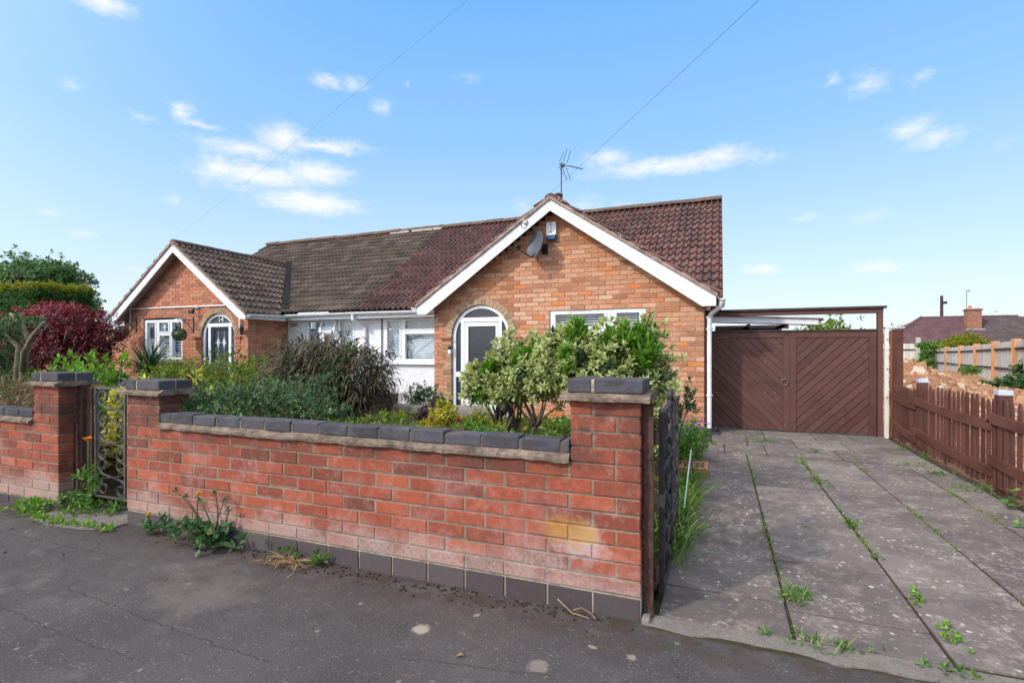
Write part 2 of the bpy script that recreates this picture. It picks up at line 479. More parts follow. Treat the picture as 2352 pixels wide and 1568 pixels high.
def seg_dist(m, p, a, b):
    """distance (xy) from a point to a segment, as nodes"""
    ax, ay = a
    bx, by = b
    L2 = (bx - ax) ** 2 + (by - ay) ** 2
    d = m.node("ShaderNodeVectorMath", operation="DOT_PRODUCT")
    m.l.new(m.vec("SUBTRACT", p, (ax, ay, 0)), d.inputs[0])
    d.inputs[1].default_value = ((bx - ax) / L2, (by - ay) / L2, 0)
    t = m.math("MULTIPLY", d.outputs["Value"], 1.0, clamp=True)
    n = m.node("ShaderNodeVectorMath", operation="SCALE")
    n.inputs[0].default_value = (bx - ax, by - ay, 0)
    m.l.new(t, n.inputs["Scale"])
    return m.vec("LENGTH", m.vec("SUBTRACT", m.vec("SUBTRACT", p, (ax, ay, 0)), n.outputs[0]))


def tarmac():
    m = Mat("tarmac")
    flat = m.vec("MULTIPLY", m.coord(), (1, 1, 0))
    base = m.ramp(m.noise(1.4, 6, 0.6), [(0.32, (0.050, 0.044, 0.045)), (0.68, (0.094, 0.083, 0.083))])
    grit = m.noise(120, 4, 0.8)
    base = m.mix(m.step(grit, 0.5, 0.72, 0, 0.8), base, (0.20, 0.18, 0.175))
    base = m.mix(m.step(m.noise(75, 4, 0.75), 0.52, 0.75, 0, 0.7), base, (0.035, 0.03, 0.03))
    wear = m.step(m.noise(5, 6, 0.7), 0.56, 0.74, 0, 0.45)
    base = m.mix(wear, base, (0.19, 0.165, 0.15))
    spots = m.math("MULTIPLY", m.step(m.voronoi(7.5), 0.05, 0.12, 1, 0), m.step(m.noise(3.1, 3, 0.6), 0.48, 0.6))
    base = m.mix(m.math("MULTIPLY", spots, 0.6), base, (0.30, 0.26, 0.22))
    base = m.mix(m.math("MULTIPLY", m.step(m.voronoi(62), 0.16, 0.26, 1, 0), m.step(m.noise(17, 3, 0.6), 0.46, 0.6, 0, 0.6)), base, (0.27, 0.24, 0.225))
    base = m.mix(m.step(m.noise(2.7, 7, 0.75), 0.52, 0.66, 0, 0.5), base, (0.055, 0.046, 0.045))
    base = m.mix(m.step(m.noise(0.9, 6, 0.7), 0.54, 0.66, 0, 0.35), base, (0.20, 0.17, 0.155))
    chips = m.step(m.voronoi(26), 0.06, 0.10, 0.55, 0)
    base = m.mix(m.math("MULTIPLY", chips, m.step(m.noise(6, 2, 0.5), 0.5, 0.56)), base, (0.42, 0.37, 0.30))
    # one pale worn patch of aggregate and the cracks in the footway
    wob = m.vec("ADD", flat, m.vec("MULTIPLY", m.vec("SUBTRACT", m.noise(12, 5, 0.7, out="Color"), (0.5, 0.5, 0.5)), (0.07, 0.07, 0)))
    for (px, py, r, k) in [(-1.236, 1.99, 0.05, 0.75), (-0.66, 1.93, 0.055, 0.35), (-0.50, 2.14, 0.022, 0.6), (-0.33, 2.13, 0.02, 0.5), (-1.06, 2.2, 0.02, 0.5)]:
        d = m.vec("LENGTH", m.vec("SUBTRACT", wob, (px, py, 0)))
        base = m.mix(m.step(d, r * 0.5, r, k, 0), base, (0.42, 0.36, 0.29))
    crack = None
    for a, b in [((-3.27, 1.424), (-2.74, 1.385)), ((-2.74, 1.385), (-2.2, 1.371)), ((-3.16, 1.655), (-2.15, 1.58)), ((-2.15, 1.58), (-1.67, 1.56)),
                 ((-4.7, 2.0), (-3.4, 2.02)), ((-1.2, 1.78), (-0.6, 1.9))]:
        d = seg_dist(m, wob, a, b)
        crack = d if crack is None else m.math("MINIMUM", crack, d)
    ck = m.math("MULTIPLY", m.step(crack, 0.002, 0.009, 1, 0), m.step(m.noise(9, 3, 0.6), 0.3, 0.5, 0.25, 1))
    base = m.mix(m.math("MULTIPLY", ck, 0.42), base, (0.06, 0.052, 0.036))
    dirt = m.math("MULTIPLY", m.step(m.xyz()[1], 2.05, 2.4, 0, 1), m.step(m.noise(7, 5, 0.7), 0.4, 0.62, 0, 0.9))
    base = m.mix(dirt, base, (0.06, 0.042, 0.03))
    h = m.math("ADD", grit, m.math("MULTIPLY", m.noise(8, 5, 0.6), 1.2))
    h = m.math("SUBTRACT", h, m.math("MULTIPLY", ck, 1.0))
    m.pbr(base, 0.9, 0.25, 0, m.bump(h, 0.6, 0.008))
    return m.m


def slab_mat():
    m = Mat("concrete_slab")
    base = m.ramp(m.attr("rnd"), [(0, (0.118, 0.099, 0.090)), (0.5, (0.155, 0.131, 0.119)), (1, (0.20, 0.169, 0.150))])
    base = m.mix(m.step(m.noise(1.7, 7, 0.7), 0.40, 0.66, 0, 0.85), base, (0.098, 0.080, 0.080))
    base = m.mix(m.step(m.noise(5.5, 7, 0.78), 0.50, 0.70, 0, 0.7), base, (0.33, 0.285, 0.25))
    base = m.mix(m.step(m.noise(22, 5, 0.78), 0.52, 0.72, 0, 0.6), base, (0.085, 0.07, 0.068))
    base = m.mix(m.step(m.noise(95, 4, 0.8), 0.5, 0.78, 0, 0.5), base, (0.09, 0.075, 0.07))
    base = m.mix(m.step(m.noise(3.3, 7, 0.75), 0.53, 0.68, 0, 0.6), base, (0.16, 0.115, 0.095))
    bl = m.math("MULTIPLY", m.step(m.noise(28, 6, 0.8), 0.50, 0.62), m.step(m.noise(1.9, 5, 0.7), 0.46, 0.62, 0.1, 1))
    base = m.mix(m.math("MULTIPLY", bl, 0.75), base, (0.40, 0.355, 0.32))
    wv = m.vec("ADD", m.coord(), m.vec("MULTIPLY", m.noise(6, 3, 0.6, out="Color"), (0.08, 0.08, 0)))
    for sc, r0, r1, k, cc in [(16, 0.12, 0.20, 0.85, (0.52, 0.48, 0.44)), (36, 0.12, 0.20, 0.8, (0.46, 0.42, 0.38)), (8, 0.05, 0.085, 0.9, (0.58, 0.54, 0.49))]:
        d = m.voronoi(sc, vec=wv)
        msk = m.math("MULTIPLY", m.step(d, r0, r1, 1, 0), m.step(m.noise(2.4 + sc * 0.05, 4, 0.65), 0.44, 0.60))
        base = m.mix(m.math("MULTIPLY", msk, k), base, cc)
    h = m.math("ADD", m.noise(110, 4, 0.75), m.noise(14, 4, 0.6))
    m.pbr(base, 0.88, 0.22, 0, m.bump(h, 0.45, 0.006))
    return m.m


def apron_mat():
    m = Mat("apron_concrete")
    base = m.ramp(m.noise(4, 6, 0.7), [(0.3, (0.16, 0.14, 0.125)), (0.7, (0.27, 0.24, 0.21))])
    base = m.mix(m.step(m.voronoi(75), 0.1, 0.35, 0.55, 0), base, (0.36, 0.32, 0.28))
    base = m.mix(m.step(m.noise(60, 4, 0.8), 0.5, 0.72, 0, 0.7), base, (0.08, 0.07, 0.065))
    m.pbr(base, 0.92, 0.2, 0, m.bump(m.noise(80, 4, 0.8), 0.9, 0.01))
    return m.m


def soil_mat(name, a, b, bump=0.8, dist=0.03, scale=9):
    m = Mat(name)
    base = m.ramp(m.noise(scale, 6, 0.7), [(0.3, a), (0.7, b)])
    base = m.mix(m.step(m.noise(scale * 6, 5, 0.7), 0.5, 0.7, 0, 0.5), base, tuple(x * 0.5 for x in a))
    m.pbr(base, 0.95, 0.1, 0, m.bump(m.noise(scale * 3, 6, 0.75), bump, dist))
    return m.m


M["tarmac"] = tarmac()
M["slab"] = slab_mat()
M["apron"] = apron_mat()
M["soil"] = soil_mat("garden_soil", (0.05, 0.035, 0.025), (0.10, 0.07, 0.05))
M["moss_soil"] = soil_mat("joint_moss", (0.05, 0.045, 0.028), (0.10, 0.088, 0.052), scale=25)
M["field"] = soil_mat("field", (0.06, 0.08, 0.03), (0.10, 0.11, 0.05), scale=2)
M["spoil"] = soil_mat("spoil", (0.34, 0.16, 0.08), (0.50, 0.275, 0.155), 1.0, 0.08, 5)


def clod_mat():
    m = Mat("clods")
    base = m.ramp(m.attr("rnd"), [(0, (0.26, 0.125, 0.07)), (0.5, (0.42, 0.225, 0.135)), (0.88, (0.54, 0.33, 0.21)), (1, (0.60, 0.50, 0.40))])
    m.pbr(base, 0.95, 0.1, 0, m.bump(m.noise(30, 5, 0.7), 0.8, 0.02))
    return m.m


M["clod"] = clod_mat()


def leaf_mat(name, stops, edge=None, trans=0.35, rough=0.45, spec=0.35, edge_at=(0.35, 0.75)):
    m = Mat(name)
    base = m.ramp(m.attr("rnd"), stops)
    if edge:
        base = m.mix(m.step(m.attr("edge"), edge_at[0], edge_at[1]), base, edge)
    b = m.pbr(base, rough, spec, 0, end=False)
    t = m.node("ShaderNodeBsdfTranslucent")
    m.l.new(m.mix(1.0, base, (1.0, 0.95, 0.6), "MULTIPLY"), t.inputs[0])
    mx = m.node("ShaderNodeMixShader")
    mx.inputs[0].default_value = trans
    m.l.new(b, mx.inputs[1])
    m.l.new(t.outputs[0], mx.inputs[2])
    m.l.new(mx.outputs[0], m.out.inputs[0])
    return m.m


L = {}
L["variegated"] = leaf_mat("variegated_leaf", [(0, (0.085, 0.145, 0.035)), (0.5, (0.14, 0.235, 0.052)), (1, (0.22, 0.33, 0.075))], edge=(0.64, 0.66, 0.30), edge_at=(0.36, 1.0))
L["reverted"] = leaf_mat("plain_green_leaf", [(0, (0.0688, 0.175, 0.0187)), (0.6, (0.125, 0.3, 0.025)), (1, (0.213, 0.388, 0.0375))])
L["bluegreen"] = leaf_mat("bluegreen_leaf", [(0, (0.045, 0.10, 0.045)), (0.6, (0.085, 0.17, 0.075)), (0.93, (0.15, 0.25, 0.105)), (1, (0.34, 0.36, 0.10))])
L["hedge"] = leaf_mat("hedge_leaf", [(0, (0.085, 0.145, 0.02)), (0.5, (0.15, 0.26, 0.028)), (0.88, (0.22, 0.32, 0.036)), (1, (0.38, 0.20, 0.05))])
L["strap"] = leaf_mat("strap_leaf", [(0, (0.034, 0.036, 0.014)), (0.5, (0.075, 0.068, 0.032)), (0.85, (0.125, 0.094, 0.056)), (1, (0.28, 0.21, 0.14))], rough=0.4)
L["cordyline"] = leaf_mat("cordyline_leaf", [(0, (0.018, 0.0675, 0.033)), (0.7, (0.042, 0.135, 0.057)), (0.95, (0.105, 0.21, 0.075)), (1, (0.42, 0.285, 0.165))], trans=0.15, rough=0.35)
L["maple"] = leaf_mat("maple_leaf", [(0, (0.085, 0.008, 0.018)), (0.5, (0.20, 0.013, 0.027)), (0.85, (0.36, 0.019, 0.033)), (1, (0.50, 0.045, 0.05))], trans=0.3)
L["conifer"] = leaf_mat("clipped_leaf", [(0, (0.042, 0.105, 0.0252)), (1, (0.084, 0.182, 0.042))])
L["goldtop"] = leaf_mat("gold_tip_leaf", [(0, (0.16, 0.20, 0.012)), (1, (0.32, 0.32, 0.02))])
L["tree"] = leaf_mat("tree_leaf", [(0, (0.0448, 0.112, 0.032)), (1, (0.112, 0.224, 0.056))], trans=0.3)
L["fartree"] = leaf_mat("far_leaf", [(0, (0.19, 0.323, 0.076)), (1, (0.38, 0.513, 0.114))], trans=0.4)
L["bright"] = leaf_mat("bright_leaf", [(0, (0.081, 0.203, 0.0243)), (0.6, (0.149, 0.338, 0.0338)), (1, (0.297, 0.513, 0.0405))])
L["cotoneaster"] = leaf_mat("cotoneaster_leaf", [(0, (0.07, 0.098, 0.042)), (0.5, (0.154, 0.126, 0.056)), (0.85, (0.28, 0.119, 0.063)), (1, (0.392, 0.21, 0.112))])
L["gold"] = leaf_mat("gold_leaf", [(0, (0.26, 0.27, 0.012)), (0.6, (0.45, 0.40, 0.02)), (1, (0.55, 0.46, 0.03))])
L["yellowvar"] = leaf_mat("yellow_variegated_leaf", [(0, (0.10, 0.17, 0.03)), (1, (0.20, 0.27, 0.04))], edge=(0.62, 0.60, 0.14), edge_at=(0.2, 0.7))
L["grass"] = leaf_mat("grass_blade", [(0, (0.065, 0.143, 0.0234)), (0.7, (0.143, 0.273, 0.039)), (1, (0.312, 0.351, 0.104))])
L["weed"] = leaf_mat("weed_leaf", [(0, (0.06, 0.156, 0.0264)), (0.6, (0.108, 0.252, 0.042)), (1, (0.204, 0.336, 0.06))])
L["dark_weed"] = leaf_mat("dark_weed_leaf", [(0, (0.0375, 0.0975, 0.042)), (0.6, (0.075, 0.18, 0.0675)), (0.93, (0.15, 0.27, 0.105)), (1, (0.24, 0.075, 0.045))])
L["dry"] = leaf_mat("dry_blade", [(0, (0.16, 0.10, 0.055)), (1, (0.46, 0.30, 0.15))], trans=0.2, rough=0.8)
L["purple"] = leaf_mat("purple_leaf", [(0, (0.0525, 0.033, 0.042)), (0.6, (0.128, 0.075, 0.0825)), (1, (0.24, 0.165, 0.15))])
L["silver"] = leaf_mat("silver_leaf", [(0, (0.156, 0.221, 0.143)), (1, (0.39, 0.468, 0.338))])
L["lavender"] = leaf_mat("lavender_flower", [(0, (0.16, 0.13, 0.34)), (1, (0.30, 0.24, 0.50))])
L["orange"] = leaf_mat("orange_petal", [(0, (0.75, 0.26, 0.01)), (1, (0.85, 0.36, 0.02))])
L["yellow"] = leaf_mat("yellow_petal", [(0, (0.75, 0.50, 0.01)), (1, (0.85, 0.60, 0.03))])
L["pink"] = leaf_mat("pink_petal", [(0, (0.45, 0.03, 0.09)), (1, (0.60, 0.08, 0.14))])
L["white"] = leaf_mat("white_petal", [(0, (0.75, 0.74, 0.68)), (1, (0.85, 0.85, 0.80))])


# ------------------------------------------------------------------ object helpers
def tag(o, label=None, cat=None, group=None, kind=None):
    if label:
        o["label"] = label
    if cat:
        o["category"] = cat
    if group:
        o["group"] = group
    if kind:
        o["kind"] = kind
    return o


def thing(name, label, cat, loc, group=None):
    o = bpy.data.objects.new(name, None)
    o.empty_display_size = 0.2
    o.location = loc
    col.objects.link(o)
    return tag(o, label, cat, group)


def origin_of(o):
    v = Vector((0, 0, 0))
    while o is not None:
        v += o.location
        o = o.parent
    return v


def link(name, me, parent=None, kind=None):
    """link a mesh that is written in world coordinates, as a child of parent"""
    o = bpy.data.objects.new(name, me)
    col.objects.link(o)
    if parent is not None:
        o.parent = parent
        o.location = -origin_of(parent)
    if kind:
        o["kind"] = kind
    return o


def ident(u, w, z):
    return (u, w, z)


class MB:
    """collects boxes, prisms and tubes, then becomes one mesh"""

    def __init__(self):
        self.v, self.f, self.mi, self.rnd = [], [], [], []

    def add(self, vs, fs, mi=0, rnd=None):
        b = len(self.v)
        r = random.random() if rnd is None else rnd
        self.v += [tuple(p) for p in vs]
        for q in fs:
            self.f.append([b + i for i in q])
            self.mi.append(mi)
            self.rnd.append(r)

    def box(self, x0, x1, y0, y1, z0, z1, mi=0, rnd=None, fr=ident, taper=0.0):
        t = taper
        vs = [fr(x0, y0, z0), fr(x1, y0, z0), fr(x1, y1, z0), fr(x0, y1, z0),
              fr(x0 + t, y0 + t, z1), fr(x1 - t, y0 + t, z1), fr(x1 - t, y1 - t, z1), fr(x0 + t, y1 - t, z1)]
        self.add(vs, [(0, 3, 2, 1), (4, 5, 6, 7), (0, 1, 5, 4), (1, 2, 6, 5), (2, 3, 7, 6), (3, 0, 4, 7)], mi, rnd)

    def prism(self, poly, d0, d1, mi=0, rnd=None, fr=None):
        """poly in (x,z), extruded along y from d0 to d1; fr maps (x, y, z)"""
        fr = fr or ident
        n = len(poly)
        vs = [fr(x, d0, z) for x, z in poly] + [fr(x, d1, z) for x, z in poly]
        fs = [tuple(range(n)), tuple(range(2 * n - 1, n - 1, -1))]
        fs += [(i, i + n, (i + 1) % n + n, (i + 1) % n) for i in range(n)]
        self.add(vs, fs, mi, rnd)

    def tube(self, pts, r, sides=6, mi=0, rnd=None, cap=True):
        pts = [Vector(p) for p in pts]
        n = len(pts)
        rs = r if isinstance(r, (list, tuple)) else [r] * n
        vs, fs = [], []
        up = None
        for i, p in enumerate(pts):
            d = (pts[min(i + 1, n - 1)] - pts[max(i - 1, 0)])
            if d.length < 1e-9:
                d = Vector((0, 0, 1))
            d.normalize()
            if up is None:
                up = Vector((0, 0, 1)) if abs(d.z) < 0.9 else Vector((1, 0, 0))
            a = d.cross(up)
            if a.length < 1e-6:
                a = d.cross(Vector((1, 0.3, 0)))
            a.normalize()
            b_ = a.cross(d).normalized()
            up = b_
            for k in range(sides):
                t = 2 * math.pi * k / sides
                vs.append(p + (a * math.cos(t) + b_ * math.sin(t)) * rs[i])
        for i in range(n - 1):
            for k in range(sides):
                k2 = (k + 1) % sides
                fs.append((i * sides + k, i * sides + k2, (i + 1) * sides + k2, (i + 1) * sides + k))
        if cap:
            fs.append(tuple(range(sides - 1, -1, -1)))
            fs.append(tuple(range((n - 1) * sides, n * sides)))
        self.add(vs, fs, mi, rnd)

    def ribbon(self, pts, width_dir, w, t, mi=0, rnd=None):
        """flat strip: pts in a plane, w along width_dir, thickness t in the plane"""
        pts = [Vector(p) for p in pts]
        wd = Vector(width_dir).normalized()
        n = len(pts)
        vs, fs = [], []
        for i, p in enumerate(pts):
            d = (pts[min(i + 1, n - 1)] - pts[max(i - 1, 0)]).normalized()
            nn = d.cross(wd).normalized()
            for sa, sb in ((-1, -1), (1, -1), (1, 1), (-1, 1)):
                vs.append(p + wd * (w / 2 * sa) + nn * (t / 2 * sb))
        for i in range(n - 1):
            for k in range(4):
                k2 = (k + 1) % 4
                fs.append((i * 4 + k, i * 4 + k2, (i + 1) * 4 + k2, (i + 1) * 4 + k))
        fs.append((3, 2, 1, 0))
        fs.append(tuple(range((n - 1) * 4, n * 4)))
        self.add(vs, fs, mi, rnd)

    def build(self, name, mats, parent=None, kind=None, smooth=False, bevel=0.0):
        me = bpy.data.meshes.new(name)
        me.from_pydata(self.v, [], self.f)
        mats = mats if isinstance(mats, (list, tuple)) else [mats]
        for m in mats:
            me.materials.append(m)
        me.polygons.foreach_set("material_index", self.mi)
        a = me.attributes.new("rnd", "FLOAT", "FACE")
        a.data.foreach_set("value", self.rnd)
        if smooth:
            me.polygons.foreach_set("use_smooth", [True] * len(self.f))
        me.update()
        o = link(name, me, parent, kind)
        if bevel:
            b = o.modifiers.new("bevel", "BEVEL")
            b.width = bevel
            b.segments = 2
            b.limit_method = "ANGLE"
            b.angle_limit = R(40)
        return o


def part(name, mats, parent, fn, **kw):
    mb = MB()
    fn(mb)
    return mb.build(name, mats, parent, **kw)


def clip_poly(poly, x0, x1, z0, z1):
    def cl(ps, inside, cross):
        out = []
        for i in range(len(ps)):
            a, b = ps[i - 1], ps[i]
            ia, ib = inside(a), inside(b)
            if ia != ib:
                out.append(cross(a, b))
            if ib:
                out.append(b)
        return out

    def cx(v):
        return lambda a, b: (v, a[1] + (b[1] - a[1]) * (v - a[0]) / (b[0] - a[0]))

    def cz(v):
        return lambda a, b: (a[0] + (b[0] - a[0]) * (v - a[1]) / (b[1] - a[1]), v)
    for ins, cr in ((lambda p: p[0] >= x0, cx(x0)), (lambda p: p[0] <= x1, cx(x1)), (lambda p: p[1] >= z0, cz(z0)), (lambda p: p[1] <= z1, cz(z1))):
        if not poly:
            break
        poly = cl(poly, ins, cr)
    return poly


# ------------------------------------------------------------------ brickwork
def brickwork(mb, z0, z1, spans, fr, mi_b=0, mi_m=1, course=0.075, bl=0.225, joint=0.0135, depth=0.10, proud=0.008, phase=0.0, jit=0.0015):
    """stretcher bond on a wall face: fr(u, w, z), w = inward depth. spans(z) -> list of (u0, u1)"""
    n = int(round((z1 - z0) / course))
    for i in range(n):
        za, zb = z0 + i * course, z0 + (i + 1) * course
        zm = (za + zb) / 2
        off = (bl / 2 if i % 2 else 0.0) + phase
        for (a, b) in spans(zm):
            if b - a < 0.015:
                continue
            mb.box(a + .004, b - .004, 0.0, depth, za, zb, mi_m, 0.5, fr)
            k = math.floor((a - off) / bl)
            while off + k * bl < b:
                u0, u1 = off + k * bl + joint / 2, off + (k + 1) * bl - joint / 2
                k += 1
                if random.random() < 0.03:
                    pass
                u0, u1 = max(u0, a), min(u1, b)
                u0 = a if u0 - a < 0.01 else u0
                u1 = b if b - u1 < 0.01 else u1
                if u1 - u0 < 0.012:
                    continue
                j = lambda: random.uniform(-jit, jit)
                mb.box(u0 + j(), u1 + j(), -proud + j() * 0.9, depth * 0.985, za + joint / 2 + j(), zb - joint / 2 + j(), mi_b, None, fr)


def cut(span, holes):
    """subtract holes [(a,b)] from a span"""
    out = [span]
    for (a, b) in holes:
        nx = []
        for (s, e) in out:
            if b <= s or a >= e:
                nx.append((s, e))
            else:
                if a > s:
                    nx.append((s, a))
                if b < e:
                    nx.append((b, e))
        out = nx
    return out


# ------------------------------------------------------------------ roof tiles
ROMAN = [(0.0, 0.006), (0.04, 0.030), (0.11, 0.042), (0.20, 0.030), (0.25, 0.002), (0.38, -0.004), (0.5, 0.006), (0.54, 0.030), (0.61, 0.042), (0.70, 0.030), (0.75, 0.002), (0.90, -0.004), (1.0, 0.006)]
RIB = [(0.0, -0.008), (0.06, 0.03), (0.34, 0.036), (0.42, 0.0), (0.5, -0.010), (0.56, 0.03), (0.84, 0.036), (0.92, 0.0), (1.0, -0.008)]


def tiles(mb, org, xd, ud, width, height, gauge, tw, prof, lo, hi, stagger=0.0, thick=0.042, mi=0):
    """courses of profiled tiles on a roof plane: org at the eave, xd along it, ud up the slope; lo(s), hi(s) clip each course"""
    org, xd, ud = Vector(org), Vector(xd).normalized(), Vector(ud).normalized()
    nd = xd.cross(ud).normalized()
    if nd.z < 0:
        nd = -nd
    rows = int(math.ceil(height / gauge))
    cols = int(math.ceil(width / tw)) + 2
    for r in range(rows):
        s0, s1 = r * gauge, min((r + 1) * gauge + 0.02, height)
        off = (stagger * tw if r % 2 else 0.0) - tw
        for c in range(cols):
            x0 = off + c * tw
            sm = (s0 + s1) / 2
            a0, b0, a1, b1 = lo(s0), hi(s0), lo(s1), hi(s1)
            if x0 + tw <= min(a0, a1) or x0 >= max(b0, b1):
                continue
            jz, jt = random.uniform(-0.003, 0.004), random.uniform(-0.006, 0.006)
            vs = []
            for (t, h) in prof:
                x = x0 + t * tw
                xb, xt = min(max(x, a0), b0), min(max(x, a1), b1)
                hh = h + jz
                vs.append(org + xd * xb + ud * (s0 + jt) + nd * (hh + thick))
                vs.append(org + xd * xt + ud * s1 + nd * (hh + 0.002))
                vs.append(org + xd * xb + ud * (s0 + jt + 0.004) + nd * (hh - 0.004))
            fs = []
            for k in range(len(prof) - 1):
                a, b = k * 3, (k + 1) * 3
                fs.append((a, b, b + 1, a + 1))
                fs.append((a + 2, b + 2, b, a))
            mb.add(vs, fs, mi)


# ------------------------------------------------------------------ leaves
def np_leafmesh(name, V, F, rnd, edge, mats, parent=None, kind=None):
    me = bpy.data.meshes.new(name)
    me.vertices.add(len(V))
    me.vertices.foreach_set("co", V.astype(np.float32).ravel())
    me.loops.add(F.size)
    me.loops.foreach_set("vertex_index", F.astype(np.int32).ravel())
    me.polygons.add(len(F))
    me.polygons.foreach_set("loop_start", np.arange(0, F.size, F.shape[1], dtype=np.int32))
    me.update(calc_edges=True)
    me.validate()
    a = me.attributes.new("rnd", "FLOAT", "FACE")
    a.data.foreach_set("value", rnd.astype(np.float32))
    b = me.attributes.new("edge", "FLOAT", "POINT")
    b.data.foreach_set("value", edge.astype(np.float32))
    mats = mats if isinstance(mats, (list, tuple)) else [mats]
    for m in mats:
        me.materials.append(m)
    return link(name, me, parent, kind)


def unit(v):
    return v / np.maximum(np.linalg.norm(v, axis=-1, keepdims=True), 1e-9)


def rand_dirs(n):
    return unit(rng.normal(size=(n, 3)))


def leaves(P, D, N, Ln, W, fold=0.25, droop=0.0, rnd=None):
    """five-point folded leaves -> (V, F, rnd, edge)"""
    n = len(P)
    D = unit(D)
    T = unit(np.cross(D, N))
    N2 = np.cross(T, D)
    Ln = np.broadcast_to(np.asarray(Ln, float), (n,))[:, None]
    W = np.broadcast_to(np.asarray(W, float), (n,))[:, None]
    m = P + D * Ln * 0.55
    V = np.empty((n, 5, 3))
    V[:, 0] = P
    V[:, 1] = m + T * W * 0.5 + N2 * W * fold
    V[:, 2] = m - T * W * 0.5 + N2 * W * fold
    V[:, 3] = P + D * Ln - np.array([0, 0, 1.0]) * Ln * droop
    V[:, 4] = m - N2 * W * 0.05
    b = np.arange(n)[:, None] * 5
    F = np.concatenate([b + np.array([[0, 4, 3, 1]]), b + np.array([[0, 2, 3, 4]])], axis=1).reshape(-1, 4)
    r = rng.random(n) if rnd is None else rnd
    return V.reshape(-1, 3), F, np.repeat(r, 2), np.tile(np.array([0.3, 1, 1, 0.8, 0.0]), n)


def blades(P, D, Ln, W, bend=0.5, seg=4, side=None, rnd=None, tip=0.1):
    """strap leaves that arch under their own weight"""
    n = len(P)
    D = unit(D)
    Ln = np.broadcast_to(np.asarray(Ln, float), (n,))[:, None]
    W = np.broadcast_to(np.asarray(W, float), (n,))[:, None]
    bend = np.broadcast_to(np.asarray(bend, float), (n,))[:, None]
    T = np.cross(D, np.array([0, 0, 1.0])) + rng.normal(size=(n, 3)) * 0.25
    T = unit(T)
    V = np.empty((n, (seg + 1) * 2, 3))
    p, d = P.copy(), D.copy()
    for i in range(seg + 1):
        k = i / seg
        w = W * (1 - (1 - tip) * k ** 1.6) * (0.6 + 0.4 * min(1, k * 4))
        V[:, 2 * i] = p + T * w * 0.5
        V[:, 2 * i + 1] = p - T * w * 0.5
        p = p + d * Ln / seg
        d = unit(d - np.array([0, 0, 1.0]) * bend / seg)
    b = np.arange(n)[:, None, None] * (seg + 1) * 2
    f = np.array([[2 * i, 2 * i + 1, 2 * i + 3, 2 * i + 2] for i in range(seg)])[None]
    F = (b + f).reshape(-1, 4)
    r = rng.random(n) if rnd is None else rnd
    return V.reshape(-1, 3), F, np.repeat(r, seg), np.tile(np.repeat(np.linspace(0, 1, seg + 1), 2), n)


def join(*sets):
    V, F, r, e, o = [], [], [], [], 0
    for v, f, a, b in sets:
        V.append(v)
        F.append(f + o)
        r.append(a)
        e.append(b)
        o += len(v)
    return np.concatenate(V), np.concatenate(F), np.concatenate(r), np.concatenate(e)


def rosettes(C, A, k, Ln, W, t0=20, t1=75, fold=0.25, rnd_c=None, jitter=0.25):
    """k leaves fanned round each shoot tip"""
    n = len(C)
    A = unit(A)
    e1 = unit(np.cross(A, rand_dirs(n)))
    e2 = np.cross(A, e1)
    i = np.arange(k)
    phi = i[None] * 2.4 + rng.random((n, 1)) * 6.28
    th = np.radians(t0 + (t1 - t0) * (i / max(1, k - 1)))[None] + rng.normal(size=(n, k)) * jitter
    D = A[:, None] * np.cos(th)[..., None] + (e1[:, None] * np.cos(phi)[..., None] + e2[:, None] * np.sin(phi)[..., None]) * np.sin(th)[..., None]
    N = A[:, None] + rng.normal(size=(n, k, 3)) * 0.15
    P = C[:, None] - A[:, None] * (Ln * 0.5 * (i / k))[None, :, None]
    P = np.broadcast_to(P, (n, k, 3))
    l_ = Ln * rng.uniform(0.7, 1.15, (n * k))
    w_ = W * rng.uniform(0.8, 1.2, (n * k))
    r = rng.random(n * k) if rnd_c is None else np.clip(np.repeat(rnd_c, k) + rng.normal(size=n * k) * 0.15, 0, 1)
    return leaves(P.reshape(-1, 3), D.reshape(-1, 3), N.reshape(-1, 3), l_, w_, fold, 0.0, r)


def in_blobs(blobs, n, shell=0.45, lumps=0.18):
    """points in a union of ellipsoids [(cx,cy,cz,rx,ry,rz)], thicker towards the skin; returns points and outward directions"""
    b = np.array(blobs, float)
    vol = b[:, 3] * b[:, 4] * b[:, 5]
    idx = rng.choice(len(b), n, p=vol ** 0.8 / (vol ** 0.8).sum())
    d = rand_dirs(n)
    rad = 1 - shell * rng.random(n) ** 1.4 + rng.normal(size=n) * lumps * 0.4
    c, r = b[idx, :3], b[idx, 3:]
    lump = 1 + lumps * np.sin(d[:, 0] * 7 + idx * 2.1) * np.cos(d[:, 2] * 6 + idx)
    return c + d * r * (rad * lump)[:, None], unit(d / r)


def stems_to(mb, base, targets, r0, r1, bow=0.15, sides=5, mi=0):
    base = Vector(base)
    for t in targets:
        t = Vector(t)
        mid = base.lerp(t, 0.5) + Vector((random.uniform(-1, 1), random.uniform(-1, 1), random.uniform(-0.4, 0.2))) * bow * (t - base).length
        pts = []
        for i in range(6):
            k = i / 5
            pts.append(base * (1 - k) ** 2 + mid * 2 * k * (1 - k) + t * k * k)
        mb.tube(pts, [r0 + (r1 - r0) * i / 5 for i in range(6)], sides, mi)


# ================================================================== THE SETTING
def sheet(name, mat, pts, z=0.0, kind="structure"):
    me = bpy.data.meshes.new(name)
    me.from_pydata([(x, y, z) for x, y in pts], [], [tuple(range(len(pts)))])
    me.materials.append(mat)
    return link(name, me, None, kind)


